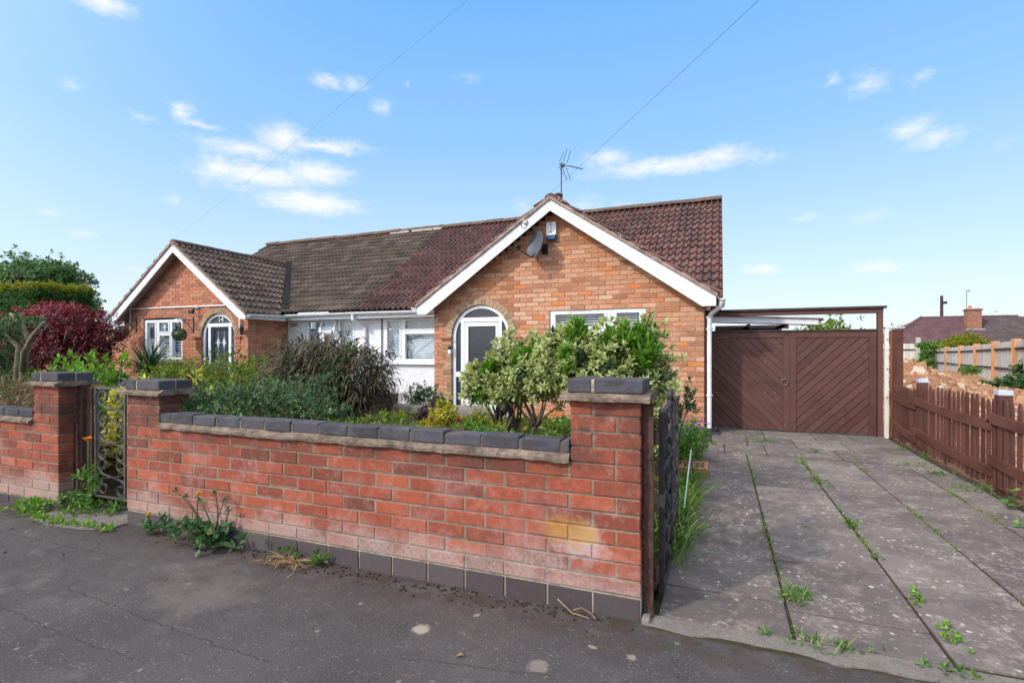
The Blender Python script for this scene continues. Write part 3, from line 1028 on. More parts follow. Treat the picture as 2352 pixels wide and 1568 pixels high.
sheet("ground", M["field"], [(-900, 40), (900, 40), (900, 900), (-900, 900)], -0.35)
sheet("lot_ground", M["soil"], [(-60, 2.38), (2.32, 2.38), (2.32, 40.5), (-60, 40.5)], -0.03)
sheet("pavement", M["tarmac"], [(-40, -12), (40, -12), (40, 2.42), (-40, 2.42)], 0.0)


def heightfield(name, mat, x0, x1, y0, y1, nx, ny, fn, kind="structure", smooth=True):
    vs = [(x0 + (x1 - x0) * i / nx, y0 + (y1 - y0) * j / ny) for j in range(ny + 1) for i in range(nx + 1)]
    V = [(x, y, fn(x, y)) for x, y in vs]
    F = [(j * (nx + 1) + i, j * (nx + 1) + i + 1, (j + 1) * (nx + 1) + i + 1, (j + 1) * (nx + 1) + i) for j in range(ny) for i in range(nx)]
    me = bpy.data.meshes.new(name)
    me.from_pydata(V, [], F)
    me.materials.append(mat)
    if smooth:
        me.polygons.foreach_set("use_smooth", [True] * len(F))
    return link(name, me, None, kind)


def ss(a, b, v):
    t = min(1, max(0, (v - a) / (b - a)))
    return t * t * (3 - 2 * t)


def wob(x, y, s=1.0):
    return (math.sin(x * 2.1 * s + 1.3) * math.cos(y * 1.7 * s + 0.4) + 0.5 * math.sin(x * 5.3 * s + y * 3.9 * s) + 0.25 * math.sin(x * 11.1 * s - y * 9.7 * s + 2)) / 1.75


def soil_h(x, y):
    """raised beds behind the front wall, low at the gate path, the house and the drive"""
    bed = ss(2.6, 2.75, y) * (1 - ss(5.0, 7.2, y))
    path = 1 - math.exp(-((x + 4.32) / 0.42) ** 4)
    right = 1 - ss(-1.25, -0.42, x)
    return 0.05 + 0.36 * bed * path * right + 0.03 * wob(x, y) * path


heightfield("garden_bed", M["soil"], -22, -0.29, 2.66, 9.4, 150, 46, soil_h)

# ---- the concrete drive: slabs with open joints over mossy soil
drive = MB()
drive.box(-0.30, 2.22, 2.37, 13.5, -0.05, 0.003, 1, 0.3)
cols = [(-0.27, 0.30, [2.50, 2.84, 3.56, 4.29, 4.94, 5.62, 6.30, 6.74]),
        (0.30, 0.86, [2.51, 2.77, 3.40, 4.03, 4.68, 5.25, 5.80, 6.45, 6.74]),
        (0.86, 1.37, [2.53, 3.16, 3.77, 4.35, 4.90, 5.52, 6.12, 6.70]),
        (1.37, 1.86, [2.54, 2.90, 3.45, 4.00, 4.61, 5.22, 6.17, 6.70]),
        (1.86, 2.16, [2.55, 3.10, 3.75, 4.40, 5.05, 5.70, 6.40, 6.90])]
g = 0.012
for x0, x1, ys in cols:
    for a, b in zip(ys[:-1], ys[1:]):
        j = random.uniform(-0.004, 0.004)
        drive.box(x0 + g / 2 + random.uniform(0, .003), x1 - g / 2 - random.uniform(0, .003), a + g / 2, b - g / 2, -0.03, 0.012 + j, 0, None)
for ya, yb, xs in [(6.745, 7.42, [-0.26, 0.06, 0.53, 1.30, 1.72, 2.16]), (7.43, 8.12, [-0.1, 0.35, 0.92, 1.5, 2.16]), (8.13, 8.86, [-0.12, 0.6, 1.25, 1.7, 2.18]), (8.87, 13.4, [-0.15, 0.5, 1.1, 1.7, 2.18])]:
    for a, b in zip(xs[:-1], xs[1:]):
        drive.box(a + g / 2, b - g / 2, ya, yb - g, -0.03, 0.014 + random.uniform(-0.003, 0.003), 0, None)
drive.build("driveway", [M["slab"], M["moss_soil"]], kind="structure", bevel=0.004)
# rough concrete apron where the drive meets the footway
xs = np.linspace(-0.30, 2.6, 60)
front = [2.395 - 0.012 * (x + 0.3) + 0.012 * math.sin(x * 9) + 0.009 * math.sin(x * 23 + 1) + random.uniform(-.004, .004) for x in xs]
ap = MB()
poly = [(x, f) for x, f in zip(xs, front)] + [(2.6, 2.53), (-0.30, 2.495)]
ap.add([(x, y, 0.008) for x, y in poly] + [(x, y, -0.03) for x, y in poly], [tuple(range(len(poly)))] +
       [(i, i + len(poly), (i + 1) % len(poly) + len(poly), (i + 1) % len(poly)) for i in range(len(poly))])
ap.build("drive_apron", M["apron"], kind="structure")
# concrete pad under the small gate
pd = MB()
pad = [(-4.74, 2.24), (-4.45, 2.19), (-4.1, 2.23), (-3.93, 2.30), (-3.92, 2.78), (-4.74, 2.78)]
pd.add([(x, y, 0.010) for x, y in pad] + [(x, y, -0.03) for x, y in pad], [tuple(range(6))] + [(i, i + 6, (i + 1) % 6 + 6, (i + 1) % 6) for i in range(6)])
pd.build("gate_path", M["apron"], kind="structure")

# ---- the building plot on the far side of the fence: churned clay and a spoil heap
def plot_h(x, y):
    r = math.hypot(x, y)
    th_ = math.atan2(x, y)
    heap = 1.15 * math.exp(-((r - 18.5) / 6.0) ** 2) * (1 - ss(0.235, 0.40, th_)) * ss(2.9, 4.8, x)
    return -0.06 + heap + 0.10 * wob(x, y, 0.8) * ss(2.6, 4.5, x) * (1 - ss(30, 40, r)) + 0.05 * wob(x * 2.3, y * 2.3)


heightfield("spoil_ground", M["spoil"], 2.30, 46, 2.40, 41, 150, 130, plot_h)
cl = MB()
for i in range(5200):
    th_ = random.uniform(0.24, 0.62)
    r = random.uniform(6, 27) ** 1.0
    x, y = r * math.sin(th_), r * math.cos(th_)
    if x < 2.75:
        continue
    z = plot_h(x, y)
    s = random.uniform(0.015, 0.045) * (0.6 + r / 20) * (2.4 if random.random() < 0.03 else 1)
    n = 6
    ax = [random.uniform(0.6, 1.5), random.uniform(0.5, 1.2), random.uniform(0.4, 0.9)]
    rot = random.uniform(0, 6.28)
    top = [(math.cos(rot + 6.28 * k / n) * s * ax[0] * random.uniform(.6, .9), math.sin(rot + 6.28 * k / n) * s * ax[1] * random.uniform(.6, .9)) for k in range(n)]
    tl = random.uniform(-0.5, 0.5)
    vs = [(x + p[0] * 1.5, y + p[1] * 1.5, z - s * 0.4) for p in top] + [(x + p[0], y + p[1], z + s * ax[2] + p[0] * tl) for p in top]
    cl.add(vs, [tuple(range(n, 2 * n))] + [(k, (k + 1) % n, (k + 1) % n + n, k + n) for k in range(n)])
tag(cl.build("clay_clods", M["clod"]), "clods of orange clay and broken stone lying over the churned building plot", "clods", kind="stuff")

# ================================================================== GARDEN WALL (front)
def pier(parent, x0, x1, y0, y1, z0, rows, blue_h=0.105, base_z=-0.03, bonded=8):
    """solid pier of alternating courses; returns the height of its last course"""
    mb = MB()
    top = z0 + blue_h + rows * 0.075
    zb0 = z0 + blue_h + bonded * 0.075
    mb.box(x0 + .006, x1 - .006, y0 + .004, y1 - .006, zb0, top, 1, 0.5)
    mb.box(x0 + .006, x1 - .006, WYT + .012, y1 - .006, base_z, zb0, 1, 0.5)
    for i in range(rows):
        za, zb = z0 + blue_h + i * 0.075 + 0.0055, z0 + blue_h + (i + 1) * 0.075 - 0.0055
        j = lambda: random.uniform(-0.0015, 0.0015)
        if i < bonded:      # the front of these courses is the wall's own bond
            for a, b in ((x0, (x0 + x1) / 2 - .0055), ((x0 + x1) / 2 + .0055, x1)):
                mb.box(a + j(), b + j(), WYT + .0165, y1 + j(), za + j(), zb + j(), 0)
            continue
        if i % 2:
            sp = x0 + (x1 - x0) * 0.33
        else:
            sp = x0 + (x1 - x0) * 0.66
        ym = (y0 + y1) / 2
        for a, b in ((x0, sp - .0055), (sp + .0055, x1)):
            if (i % 2 == 0) and b == x1 or (i % 2 == 1) and a == x0:
                mb.box(a + j(), b + j(), y0 + j(), y1 + j(), za + j(), zb + j(), 0)
            else:
                mb.box(a + j(), b + j(), y0 + j(), ym - .0055, za + j(), zb + j(), 0)
                mb.box(a + j(), b + j(), ym + .0055, y1 + j(), za + j(), zb + j(), 0)
    mb.build("pier", [M["red_brick"], M["wall_mortar"]], parent, bevel=0.0045)
    pb = MB()
    pb.box(x0, x1, WYT + .014, y1 + .001, base_z, z0 + blue_h - .006, 0)
    pb.build("pier_base", [M["plinth_brick"]], parent, bevel=0.004)
    return top


def creasing(mb, x0, x1, y0, y1, z0, over=0.035, h=0.032):
    """wedge of creasing tile and mortar: square edge below, sloping fillet above, a bit ragged"""
    n = max(3, int((x1 - x0) / 0.06))
    A = []
    for side in (0, 1):
        row = []
        for i in range(n + 1):
            x = x0 - over + (x1 - x0 + 2 * over) * i / n
            r_ = random.uniform(-0.009, 0.009)
            if side == 0:
                row.append([(x, y0 - over + r_, z0 + random.uniform(-.004, .003)), (x, y0 - over + r_, z0 + h * 0.42 + random.uniform(-.003, .004)), (x, y0 + 0.004, z0 + h)])
            else:
                row.append([(x, y1 + over - r_, z0), (x, y1 + over - r_, z0 + h * 0.42), (x, y1 - 0.004, z0 + h)])
        A.append(row)
    vs = [p for row in A for tri in row for p in tri]
    o = (n + 1) * 3
    fs = []
    for i in range(n):
        a, b = i * 3, (i + 1) * 3
        fs += [(a, b, b + 1, a + 1), (a + 1, b + 1, b + 2, a + 2)]
        fs += [(o + a, o + a + 1, o + b + 1, o + b), (o + a + 1, o + a + 2, o + b + 2, o + b + 1)]
        fs += [(a, o + a, o + b, b), (a + 2, b + 2, o + b + 2, o + a + 2)]
    e = n * 3
    fs += [(0, 1, o + 1, o), (1, 2, o + 2, o + 1), (e, o + e, o + e + 1, e + 1), (e + 1, o + e + 1, o + e + 2, e + 2)]
    mb.add(vs, fs, 0)


def pier_cap(parent, x0, x1, y0, y1, z):
    cp = MB()
    creasing(cp, x0, x1, y0, y1, z, 0.045, 0.038)
    cap = cp.build("pier_cap", [M["creasing"]], parent)
    cb = MB()
    sp = x0 + (x1 - x0) * 0.33
    zt = z + 0.036 + 0.066
    e = 0.012
    ym = (y0 + y1) / 2
    xm = x0 + (x1 - x0) * 0.66
    cb.box(x0 - e, sp - .006, y0 - e, y1 + e, z + 0.036, zt, 0)
    cb.box(sp + .006, x1 + e, y0 - e, ym - .004, z + 0.036, zt, 0)
    cb.box(sp + .006, xm - .004, ym + .004, y1 + e, z + 0.036, zt, 0)
    cb.box(xm + .004, x1 + e, ym + .004, y1 + e, z + 0.036, zt - .002, 0)
    cb.box(x0 - .007, x1 + .007, y0 - .007, y1 + .007, z + 0.034, zt - 0.004, 1)
    cb.build("cap_bricks", [M["blue_brick"], M["mortar"]], cap, bevel=0.008)


def wall_run(parent, x0, x1, y0, y1, z0, rows, phase, blue_h=0.105, base_z=-0.03, cap_x0=None, cap_x1=None):
    mb = MB()
    zt = z0 + blue_h + rows * 0.075
    brickwork(mb, z0 + blue_h, zt, lambda z: [(x0, x1)], lambda u, w, z: (u, y0 + w, z), depth=y1 - y0, joint=0.0098, proud=0.003, phase=phase, jit=0.0028)
    mb.build("brickwork", [M["red_brick"], M["wall_mortar"]], parent, bevel=0.0045)
    pb = MB()
    pb.box(x0, x1, y0 + .004, y1, base_z, z0 + blue_h - 0.002, 1)
    k = math.floor((x0 - phase) / 0.225)
    while phase + k * 0.225 < x1:
        a, b = max(x0, phase + k * 0.225 + .005), min(x1, phase + (k + 1) * 0.225 - .005)
        k += 1
        if b - a > 0.02:
            pb.box(a, b, y0 - .002 + random.uniform(-.002, .001), y1 - .002, z0 - .02, z0 + blue_h - 0.008, 0)
    pb.build("plinth_course", [M["plinth_brick"], M["mortar"]], parent, bevel=0.003)
    x0, x1 = (x0 if cap_x0 is None else cap_x0), (x1 if cap_x1 is None else cap_x1)
    ct = MB()
    creasing(ct, x0 + 0.03, x1 - 0.03, y0, y1, zt, 0.028, 0.040)
    ct.build("creasing_tiles", [M["creasing"]], parent)
    cb = MB()
    ztop = zt + 0.040 + 0.066
    cb.box(x0 + .02, x1 - .02, y0 + 0.0045, y1 - 0.005, zt + 0.03, ztop - 0.013, 1)
    u = x0 + 0.004
    first = True
    while u < x1 - 0.02:
        w = 0.205 if not first else 0.11
        first = False
        b = min(u + w, x1 - 0.004)
        cb.box(u, b, y0 + random.uniform(-.006, .003), y1 + random.uniform(-.004, .004), zt + 0.040, ztop + random.uniform(-.005, .004), 0)
        u = b + 0.008 + random.uniform(-.003, .003)
    cb.build("coping_bricks", [M["blue_brick"], M["wall_mortar"]], parent, bevel=0.008)


WY0, WY1 = 2.42, 2.645
WYT = 2.527
gw = thing("garden_wall", "red brick front garden wall with blue brick coping, lime bloom and yellow lichen, beside the driveway", "wall", (-2.1, 2.5, 0))
wall_run(gw, -3.933, -0.333, WY0, WYT, 0.0, 8, -0.333, cap_x0=-3.592, cap_x1=-0.667)
t1 = pier(gw, -0.665, -0.333, WY0, WY1, 0.0, 12)
pier_cap(gw, -0.665, -0.333, WY0, WY1, t1)
t2 = pier(gw, -3.933, -3.595, WY0, WY1, 0.0, 11)
pier_cap(gw, -3.933, -3.595, WY0, WY1, t2)
gw2 = thing("garden_wall", "shorter red brick wall ending in a tall pier, beyond the small iron gate, under red-tinged foliage", "wall", (-5, 2.5, 0))
wall_run(gw2, -8.6, -4.748, WY0 + .0, WYT + .0, -0.04, 8, -4.748, cap_x1=-5.083)
t3 = pier(gw2, -5.08, -4.748, WY0 + .0, WY1 + .0, -0.04, 12)
pier_cap(gw2, -5.08, -4.748, WY0 + .0, WY1 + .0, t3)

# ================================================================== HOUSES
def panel_with_holes(mb, x0, x1, z0, z1, holes, y0, y1, mi=0):
    xs_ = sorted({x0, x1, *[h[0] for h in holes], *[h[1] for h in holes]})
    zs_ = sorted({z0, z1, *[h[2] for h in holes], *[h[3] for h in holes]})
    for i in range(len(xs_) - 1):
        # merge vertically where possible
        run = None
        for k in range(len(zs_) - 1):
            cx_, cz_ = (xs_[i] + xs_[i + 1]) / 2, (zs_[k] + zs_[k + 1]) / 2
            solid = x0 <= cx_ <= x1 and z0 <= cz_ <= z1 and not any(h[0] < cx_ < h[1] and h[2] < cz_ < h[3] for h in holes)
            if solid and run is None:
                run = zs_[k]
            if not solid and run is not None:
                mb.box(xs_[i], xs_[i + 1], y0, y1, run, zs_[k], mi)
                run = None
        if run is not None:
            mb.box(xs_[i], xs_[i + 1], y0, y1, run, zs_[-1], mi)


def blind(parent, x0, x1, z0, z1, y, pitch, mat, tilt=0.5):
    mb = MB()
    z = z0 + pitch * 0.5
    while z < z1:
        w = pitch * 0.45
        mb.add([(x0, y - w * math.cos(tilt), z - w * math.sin(tilt)), (x1, y - w * math.cos(tilt), z - w * math.sin(tilt)),
                (x1, y + w * math.cos(tilt), z + w * math.sin(tilt)), (x0, y + w * math.cos(tilt), z + w * math.sin(tilt)),
                (x0, y - w * math.cos(tilt), z - w * math.sin(tilt) + .003), (x1, y - w * math.cos(tilt), z - w * math.sin(tilt) + .003),
                (x1, y + w * math.cos(tilt), z + w * math.sin(tilt) + .003), (x0, y + w * math.cos(tilt), z + w * math.sin(tilt) + .003)],
               [(0, 3, 2, 1), (4, 5, 6, 7), (0, 1, 5, 4), (2, 3, 7, 6)])
        z += pitch
    for k in range(1, 4):
        x = x0 + (x1 - x0) * k / 4
        mb.box(x - .002, x + .002, y - .004, y - .001, z0, z1)
    return mb.build("blind", mat, parent)


def window(parent, x0, x1, z0, z1, y, lights, pitch=0.05, bmat=None, tilts=None, sill=True, skip_blind=()):
    """white frame with sashes (the mesh itself), panes and blinds as its pieces; glass outline of each light in lights"""
    mb = MB()
    panel_with_holes(mb, x0, x1, z0, z1, lights, y, y + 0.07)
    for (a, b, c, d) in lights:
        panel_with_holes(mb, a - .034, b + .034, c - .034, d + .034, [(a + .003, b - .003, c + .003, d - .003)], y - 0.012, y - 0.0005)
    fr = mb.build("window", M["upvc"], parent, bevel=0.004)
    if sill:
        part("sill", M["upvc"], fr, lambda q: q.box(x0 - .05, x1 + .05, y - 0.09, y + 0.05, z0 - 0.035, z0 - 0.001), bevel=0.006)
    for i, (a, b, c, d) in enumerate(lights):
        part("pane", M["glass"], fr, lambda q: q.box(a - .01, b + .01, y + .022, y + .028, c - .01, d + .01))
        if i not in skip_blind:
            blind(fr, a - .02, b + .02, c - .02, d + .02, y + 0.12, pitch, bmat or M["blind"], (tilts or {}).get(i, 0.55))
    part("dark_room_backing", M["dark_inside"], fr, lambda q: q.box(x0, x1, y + .30, y + .32, z0, z1))  # flat dark panel: the shade of the unlit room as colour
    return fr


def arch_pts(cx, zs, r, z0, n=28):
    """closed outline: straight sides up to zs, then a half circle"""
    return [(cx + r, z0)] + [(cx + r * math.cos(math.pi * k / n), zs + r * math.sin(math.pi * k / n)) for k in range(n + 1)] + [(cx - r, z0)]


def arch_frame(mb, cx, zs, r0, r1, z0, y0, y1, n=28, mi=0):
    """hoop between radius r0 (inner) and r1, with legs down to z0"""
    ins, outs = arch_pts(cx, zs, r0, z0, n), arch_pts(cx, zs, r1, z0, n)
    m = len(ins)
    vs = [(x, y0, z) for x, z in ins] + [(x, y0, z) for x, z in outs] + [(x, y1, z) for x, z in ins] + [(x, y1, z) for x, z in outs]
    fs = []
    for i in range(m - 1):
        fs += [(i, i + 1, m + i + 1, m + i), (2 * m + i, 3 * m + i, 3 * m + i + 1, 2 * m + i + 1), (i, 2 * m + i, 2 * m + i + 1, i + 1), (m + i, m + i + 1, 3 * m + i + 1, 3 * m + i)]
    mb.add(vs, fs, mi)


def voussoirs(parent, cx, zs, r0, r1, y0, y1, n, mats):
    mb = MB()
    arch_frame(mb, cx, zs, r0 + .003, r1 + .022, zs - .01, y0 + .007, y1, mi=1)
    for k in range(n):
        a0, a1 = math.pi * k / n + 0.008, math.pi * (k + 1) / n - 0.008
        q = [(cx + r * math.cos(a), zs + r * math.sin(a)) for r, a in ((r0, a0), (r1, a0), (r1, (a0 + a1) / 2), (r1, a1), (r0, a1), (r0, (a0 + a1) / 2))]
        mb.prism(q, y0 + random.uniform(-.002, .002), y1, 0)
    return mb.build("arch", mats, parent)


def jambs(parent, cx, half, zs, out, y0, bottom, mats):
    """toothed buff quoins and moulded tile imposts beside the door"""
    for s in (-1, 1):
        mb = MB()
        z = zs - 0.07
        i = 0
        while z - 0.066 > bottom:
            w = out if i % 6 in (0, 1, 2) else out * 0.55
            a, b = cx + s * half, cx + s * (half + w)
            x0, x1 = min(a, b), max(a, b)
            mb.box(x0 + .002, x1 - .002, y0 - .020 + random.uniform(-.002, .002), y0 + .05, z - 0.066, z - 0.004, 0)
            z -= 0.075
            i += 1
        mb.build("jamb_bricks", mats[:2], parent, bevel=0.003)
        im = MB()
        for k, (ov, hh) in enumerate(((0.0, 0.018), (0.014, 0.02), (0.028, 0.022))):
            a, b = cx + s * (half - .0), cx + s * (half + out + 0.01 + ov)
            z = zs - 0.068 + k * 0.023
            im.box(min(a, b), max(a, b), y0 - .03 - ov, y0 + .05, z, z + hh, 0)
        im.build("impost", [mats[2]], parent, bevel=0.003)


def half_pipe(mb, p0, p1, r, n=8, t=0.004):
    """open half-round gutter along a horizontal line"""
    p0, p1 = Vector(p0), Vector(p1)
    d = (p1 - p0).normalized()
    s = d.cross(Vector((0, 0, 1))).normalized()
    vs, fs = [], []
    for p in (p0, p1):
        for rr in (r, r - t):
            for k in range(n + 1):
                a = math.pi + math.pi * k / n
                vs.append(p + s * (rr * math.cos(a)) + Vector((0, 0, rr * math.sin(a))))
    m = n + 1
    for k in range(n):
        fs += [(k, k + 1, 2 * m + k + 1, 2 * m + k), (m + k, 3 * m + k, 3 * m + k + 1, m + k + 1), (k, m + k, m + k + 1, k + 1), (2 * m + k, 2 * m + k + 1, 3 * m + k + 1, 3 * m + k)]
    for k in (0, n):
        fs.append((k, 2 * m + k, 3 * m + k, m + k))
    mb.add(vs, fs)


def gutter(parent, p0, p1, r=0.055, mat=None):
    mb = MB()
    half_pipe(mb, p0, p1, r)
    d = Vector(p1) - Vector(p0)
    n = max(2, int(d.length / 0.95))
    for k in range(n + 1):
        a = Vector(p0) + d * (k / n)
        b = a + d.normalized() * 0.04
        half_pipe(mb, a, b, r + 0.006)
    return mb.build("gutter", mat or M["gutter"], parent, smooth=False)


def ridge_tiles(mb, p0, p1, r=0.10, mi=0, seg=0.45):
    p0, p1 = Vector(p0), Vector(p1)
    d = (p1 - p0).normalized()
    s = d.cross(Vector((0, 0, 1))).normalized()
    n = max(1, int(round((p1 - p0).length / seg)))
    for i in range(n):
        a = p0 + d * ((p1 - p0).length * i / n)
        b = p0 + d * ((p1 - p0).length * (i + 1) / n + 0.004)
        rr = r * random.uniform(0.97, 1.05)
        dz = random.uniform(-.004, .006)
        m = 9
        vs = []
        for p, q in ((a, rr), (b, rr * 1.02)):
            for k in range(m):
                t = math.pi * k / (m - 1)
                vs.append(p + s * (q * math.cos(t)) + Vector((0, 0, q * math.sin(t) * 0.8 - 0.03 + dz)))
        fs = [(k, k + 1, m + k + 1, m + k) for k in range(m - 1)] + [tuple(range(m)), tuple(range(2 * m - 1, m - 1, -1))]
        mb.add(vs, fs, mi)


YG, YW = 8.20, 9.30            # gable wall plane, recessed wall plane
EY, EZ, RY, RZ = 8.95, 2.07, 12.60, 4.60
MS = (RZ - EZ) / (RY - EY)
XPARTY = -7.08

# ------------------------------------------------ the right-hand bungalow
H1 = thing("brick_bungalow", "orange brick bungalow with maroon tiles, a wide white-edged gable and white arched door", "house", (-3.4, 9.5, 0))
XC, HALF, SL, ZB = -2.515, 2.475, 0.662, 3.654
CX1, ZS1, R1 = -3.878, 1.48, 0.56


def gable_spans(x0, x1, xc, zb, sl, arch, rects):
    def f(z):
        h = (zb - 0.10 - z) / sl
        s = (max(x0, xc - h), min(x1, xc + h))
        holes = []
        cx, zs, r, rj = arch
        if z < zs:
            holes.append((cx - rj, cx + rj))
        elif z < zs + r:
            q = math.sqrt(r * r - (z - zs) ** 2)
            holes.append((cx - q, cx + q))
        for (a, b, c, d) in rects:
            if c < z < d:
                holes.append((a, b))
        return cut(s, holes) if s[1] > s[0] else []
    return f


mb = MB()
brickwork(mb, 0.10, 3.55, gable_spans(-4.793, -0.21, XC, ZB, SL, (CX1, ZS1, R1 + .10, R1), [(-2.61, -1.055, 0.93, 1.927)]),
          lambda u, w, z: (u, YG + w, z), depth=0.2, phase=-0.21, jit=0.002)
brickwork(mb, 0.10, 1.975, lambda z: [(0, 1.1)], lambda u, w, z: (-0.21 - w, YG + 0.202 + u, z), depth=0.1, phase=0.06)
brickwork(mb, 0.10, 1.975, lambda z: [(0, 0.9)], lambda u, w, z: (-4.793 + w, YG + 0.202 + u, z), depth=0.1, phase=0.06)
mb.box(-0.42, -0.212, 9.505, 16.2, -0.02, 2.0, 0, 0.4)
mb.box(-7.05, -0.43, 16.0, 16.2, -0.02, 2.0, 0, 0.4)
mb.build("wall", [M["house_brick"], M["house_mortar"]], H1)
part("plinth", [M["plinth_brick"]], H1, lambda q: [q.box(-4.79, CX1 - R1, YG - .004, YG + .2, -0.02, 0.094), q.box(CX1 + R1, -0.207, YG - .004, YG + .2, -0.02, 0.094)], bevel=0.004)
part("render_wall", M["render"], H1, lambda q: panel_with_holes(q, XPARTY, -4.80, 0.0, 2.0, [(-6.70, -4.95, 0.955, 1.945)], YW, YW + 0.15))
voussoirs(H1, CX1, ZS1, R1 + .003, R1 + .10, YG - .02, YG + .12, 25, [M["buff_brick"], M["house_mortar"]])
jambs(H1, CX1, R1 + .002, ZS1, 0.18, YG, 0.30, [M["buff_brick"], M["house_mortar"], M["red_paint"]])

# door set: arched frame, fanlight, side lights, leaf with dimpled glass
df = MB()
yd = YG + 0.03
arch_frame(df, CX1, ZS1, R1 - .062, R1 - .002, 0.05, yd, yd + .07)
df.box(CX1 - .43, CX1 + .43, yd + .002, yd + .068, 1.745, 1.822)
for s in (-1, 1):
    a, b = CX1 + s * 0.395, CX1 + s * 0.335
    df.box(min(a, b), max(a, b), yd + .001, yd + .069, 0.05, 1.744)
    a, b = CX1 + s * 0.505, CX1 + s * 0.39
    df.box(min(a, b), max(a, b), yd + .004, yd + .066, 0.77, 0.86)
df.box(CX1 - R1 + .06, CX1 + R1 - .06, yd + .003, yd + .067, 0.05, 0.12)
DF = df.build("door_frame", M["upvc"], H1, bevel=0.004)
fanp = [p for p in arch_pts(CX1, ZS1, R1 - .055, 1.80) if p[1] >= 1.80]
part("fanlight", M["door_glass"], DF, lambda q: q.prism(clip_poly(arch_pts(CX1, ZS1, R1 - .055, 0.06), -9, 9, 1.80, 3), yd + .03, yd + .04))
for s in (-1, 1):
    a, b = CX1 + s * 0.52, CX1 + s * 0.385
    part("side_light", M["door_glass"], DF, lambda q: q.prism(clip_poly(arch_pts(CX1, ZS1, R1 - .055, 0.10), min(a, b), max(a, b), 0.1, 1.76), yd + .031, yd + .041))
dl = MB()
panel_with_holes(dl, CX1 - .33, CX1 + .33, 0.12, 1.735, [(CX1 - .245, CX1 + .28, 0.82, 1.668)], yd + .004, yd + .055)
panel_with_holes(dl, CX1 - .27, CX1 + .305, 0.795, 1.693, [(CX1 - .247, CX1 + .282, 0.822, 1.666)], yd - .006, yd + .0035)
dl.box(CX1 - .22, CX1 + .25, yd - .004, yd + .0035, 0.24, 0.68)
D1 = dl.build("door", M["upvc"], H1, bevel=0.005)
part("door_pane", M["door_glass"], D1, lambda q: q.box(CX1 - .255, CX1 + .29, yd + .02, yd + .03, 0.81, 1.678))
part("handle", M["upvc"], D1, lambda q: [q.box(CX1 - .305, CX1 - .275, yd - .012, yd + .004, 0.84, 1.02), q.tube([(CX1 - .29, yd - .012, 0.945), (CX1 - .29, yd - .045, 0.945), (CX1 - .18, yd - .05, 0.945)], 0.009)])
part("letter_plate", M["black_plastic"], D1, lambda q: q.box(CX1 - .16, CX1 + .14, yd - .010, yd - .0045, 0.70, 0.745), bevel=0.003)

# front window: wide, white, vents with blinds
window(H1, -2.61, -1.055, 0.93, 1.925, YG + 0.02, [(-2.515, -1.70, 1.63, 1.835), (-2.515, -1.70, 1.01, 1.53), (-1.508, -1.15, 1.01, 1.838)], 0.045, M["blind_grey"], {0: 0.4, 1: 0.6, 2: 0.5})
part("vent_strip", M["grey_metal"], H1, lambda q: q.box(-2.27, -1.90, YG + .006, YG + .0195, 1.868, 1.878))
# recessed kitchen window
window(H1, -6.70, -4.955, 0.985, 1.945, YW + 0.01, [(-6.60, -6.285, 1.09, 1.865), (-6.145, -5.05, 1.695, 1.868), (-6.145, -5.05, 1.06, 1.590)], 0.045, M["blind"], {0: 0.75, 1: 0.5, 2: 0.75})
part("cover_strip", M["rust"], H1, lambda q: q.box(-6.74, -6.715, YW - .012, YW - .001, 0.97, 1.95))

# bargeboards, verge, soffit, wing roof
def gable_trim(parent, xc, half, sl, zb, depth, y, foot_in, foot_z):
    mb = MB()
    for s in (-1, 1):
        xe = xc + s * half
        ze = zb - sl * half
        q = [(xc + s * .002, zb), (xe, ze), (xe, foot_z), (xe - s * foot_in, foot_z), (xc + s * .002, zb - depth)]
        mb.prism(q, y - .028, y, 0)
    mb.build("bargeboard", M["white_paint"], parent, bevel=0.004)
    sf = MB()
    for s in (-1, 1):
        xe = xc + s * half
        z_ = lambda x: zb - sl * abs(x - xc)
        sf.prism([(xc, z_(xc) - .03), (xe, z_(xe) - .03), (xe, z_(xe) - .05), (xc, z_(xc) - .05)], y + .002, YG + 0.05, 0)
        sf.box(min(xe, xe - s * (foot_in + .02)), max(xe, xe - s * (foot_in + .02)), y + .002, YG + .02, foot_z + .01, foot_z + .03, 0)
    sf.build("soffit", M["soffit"], parent)


gable_trim(H1, XC, HALF, SL, ZB, 0.176, 7.95, 0.19, 1.877)


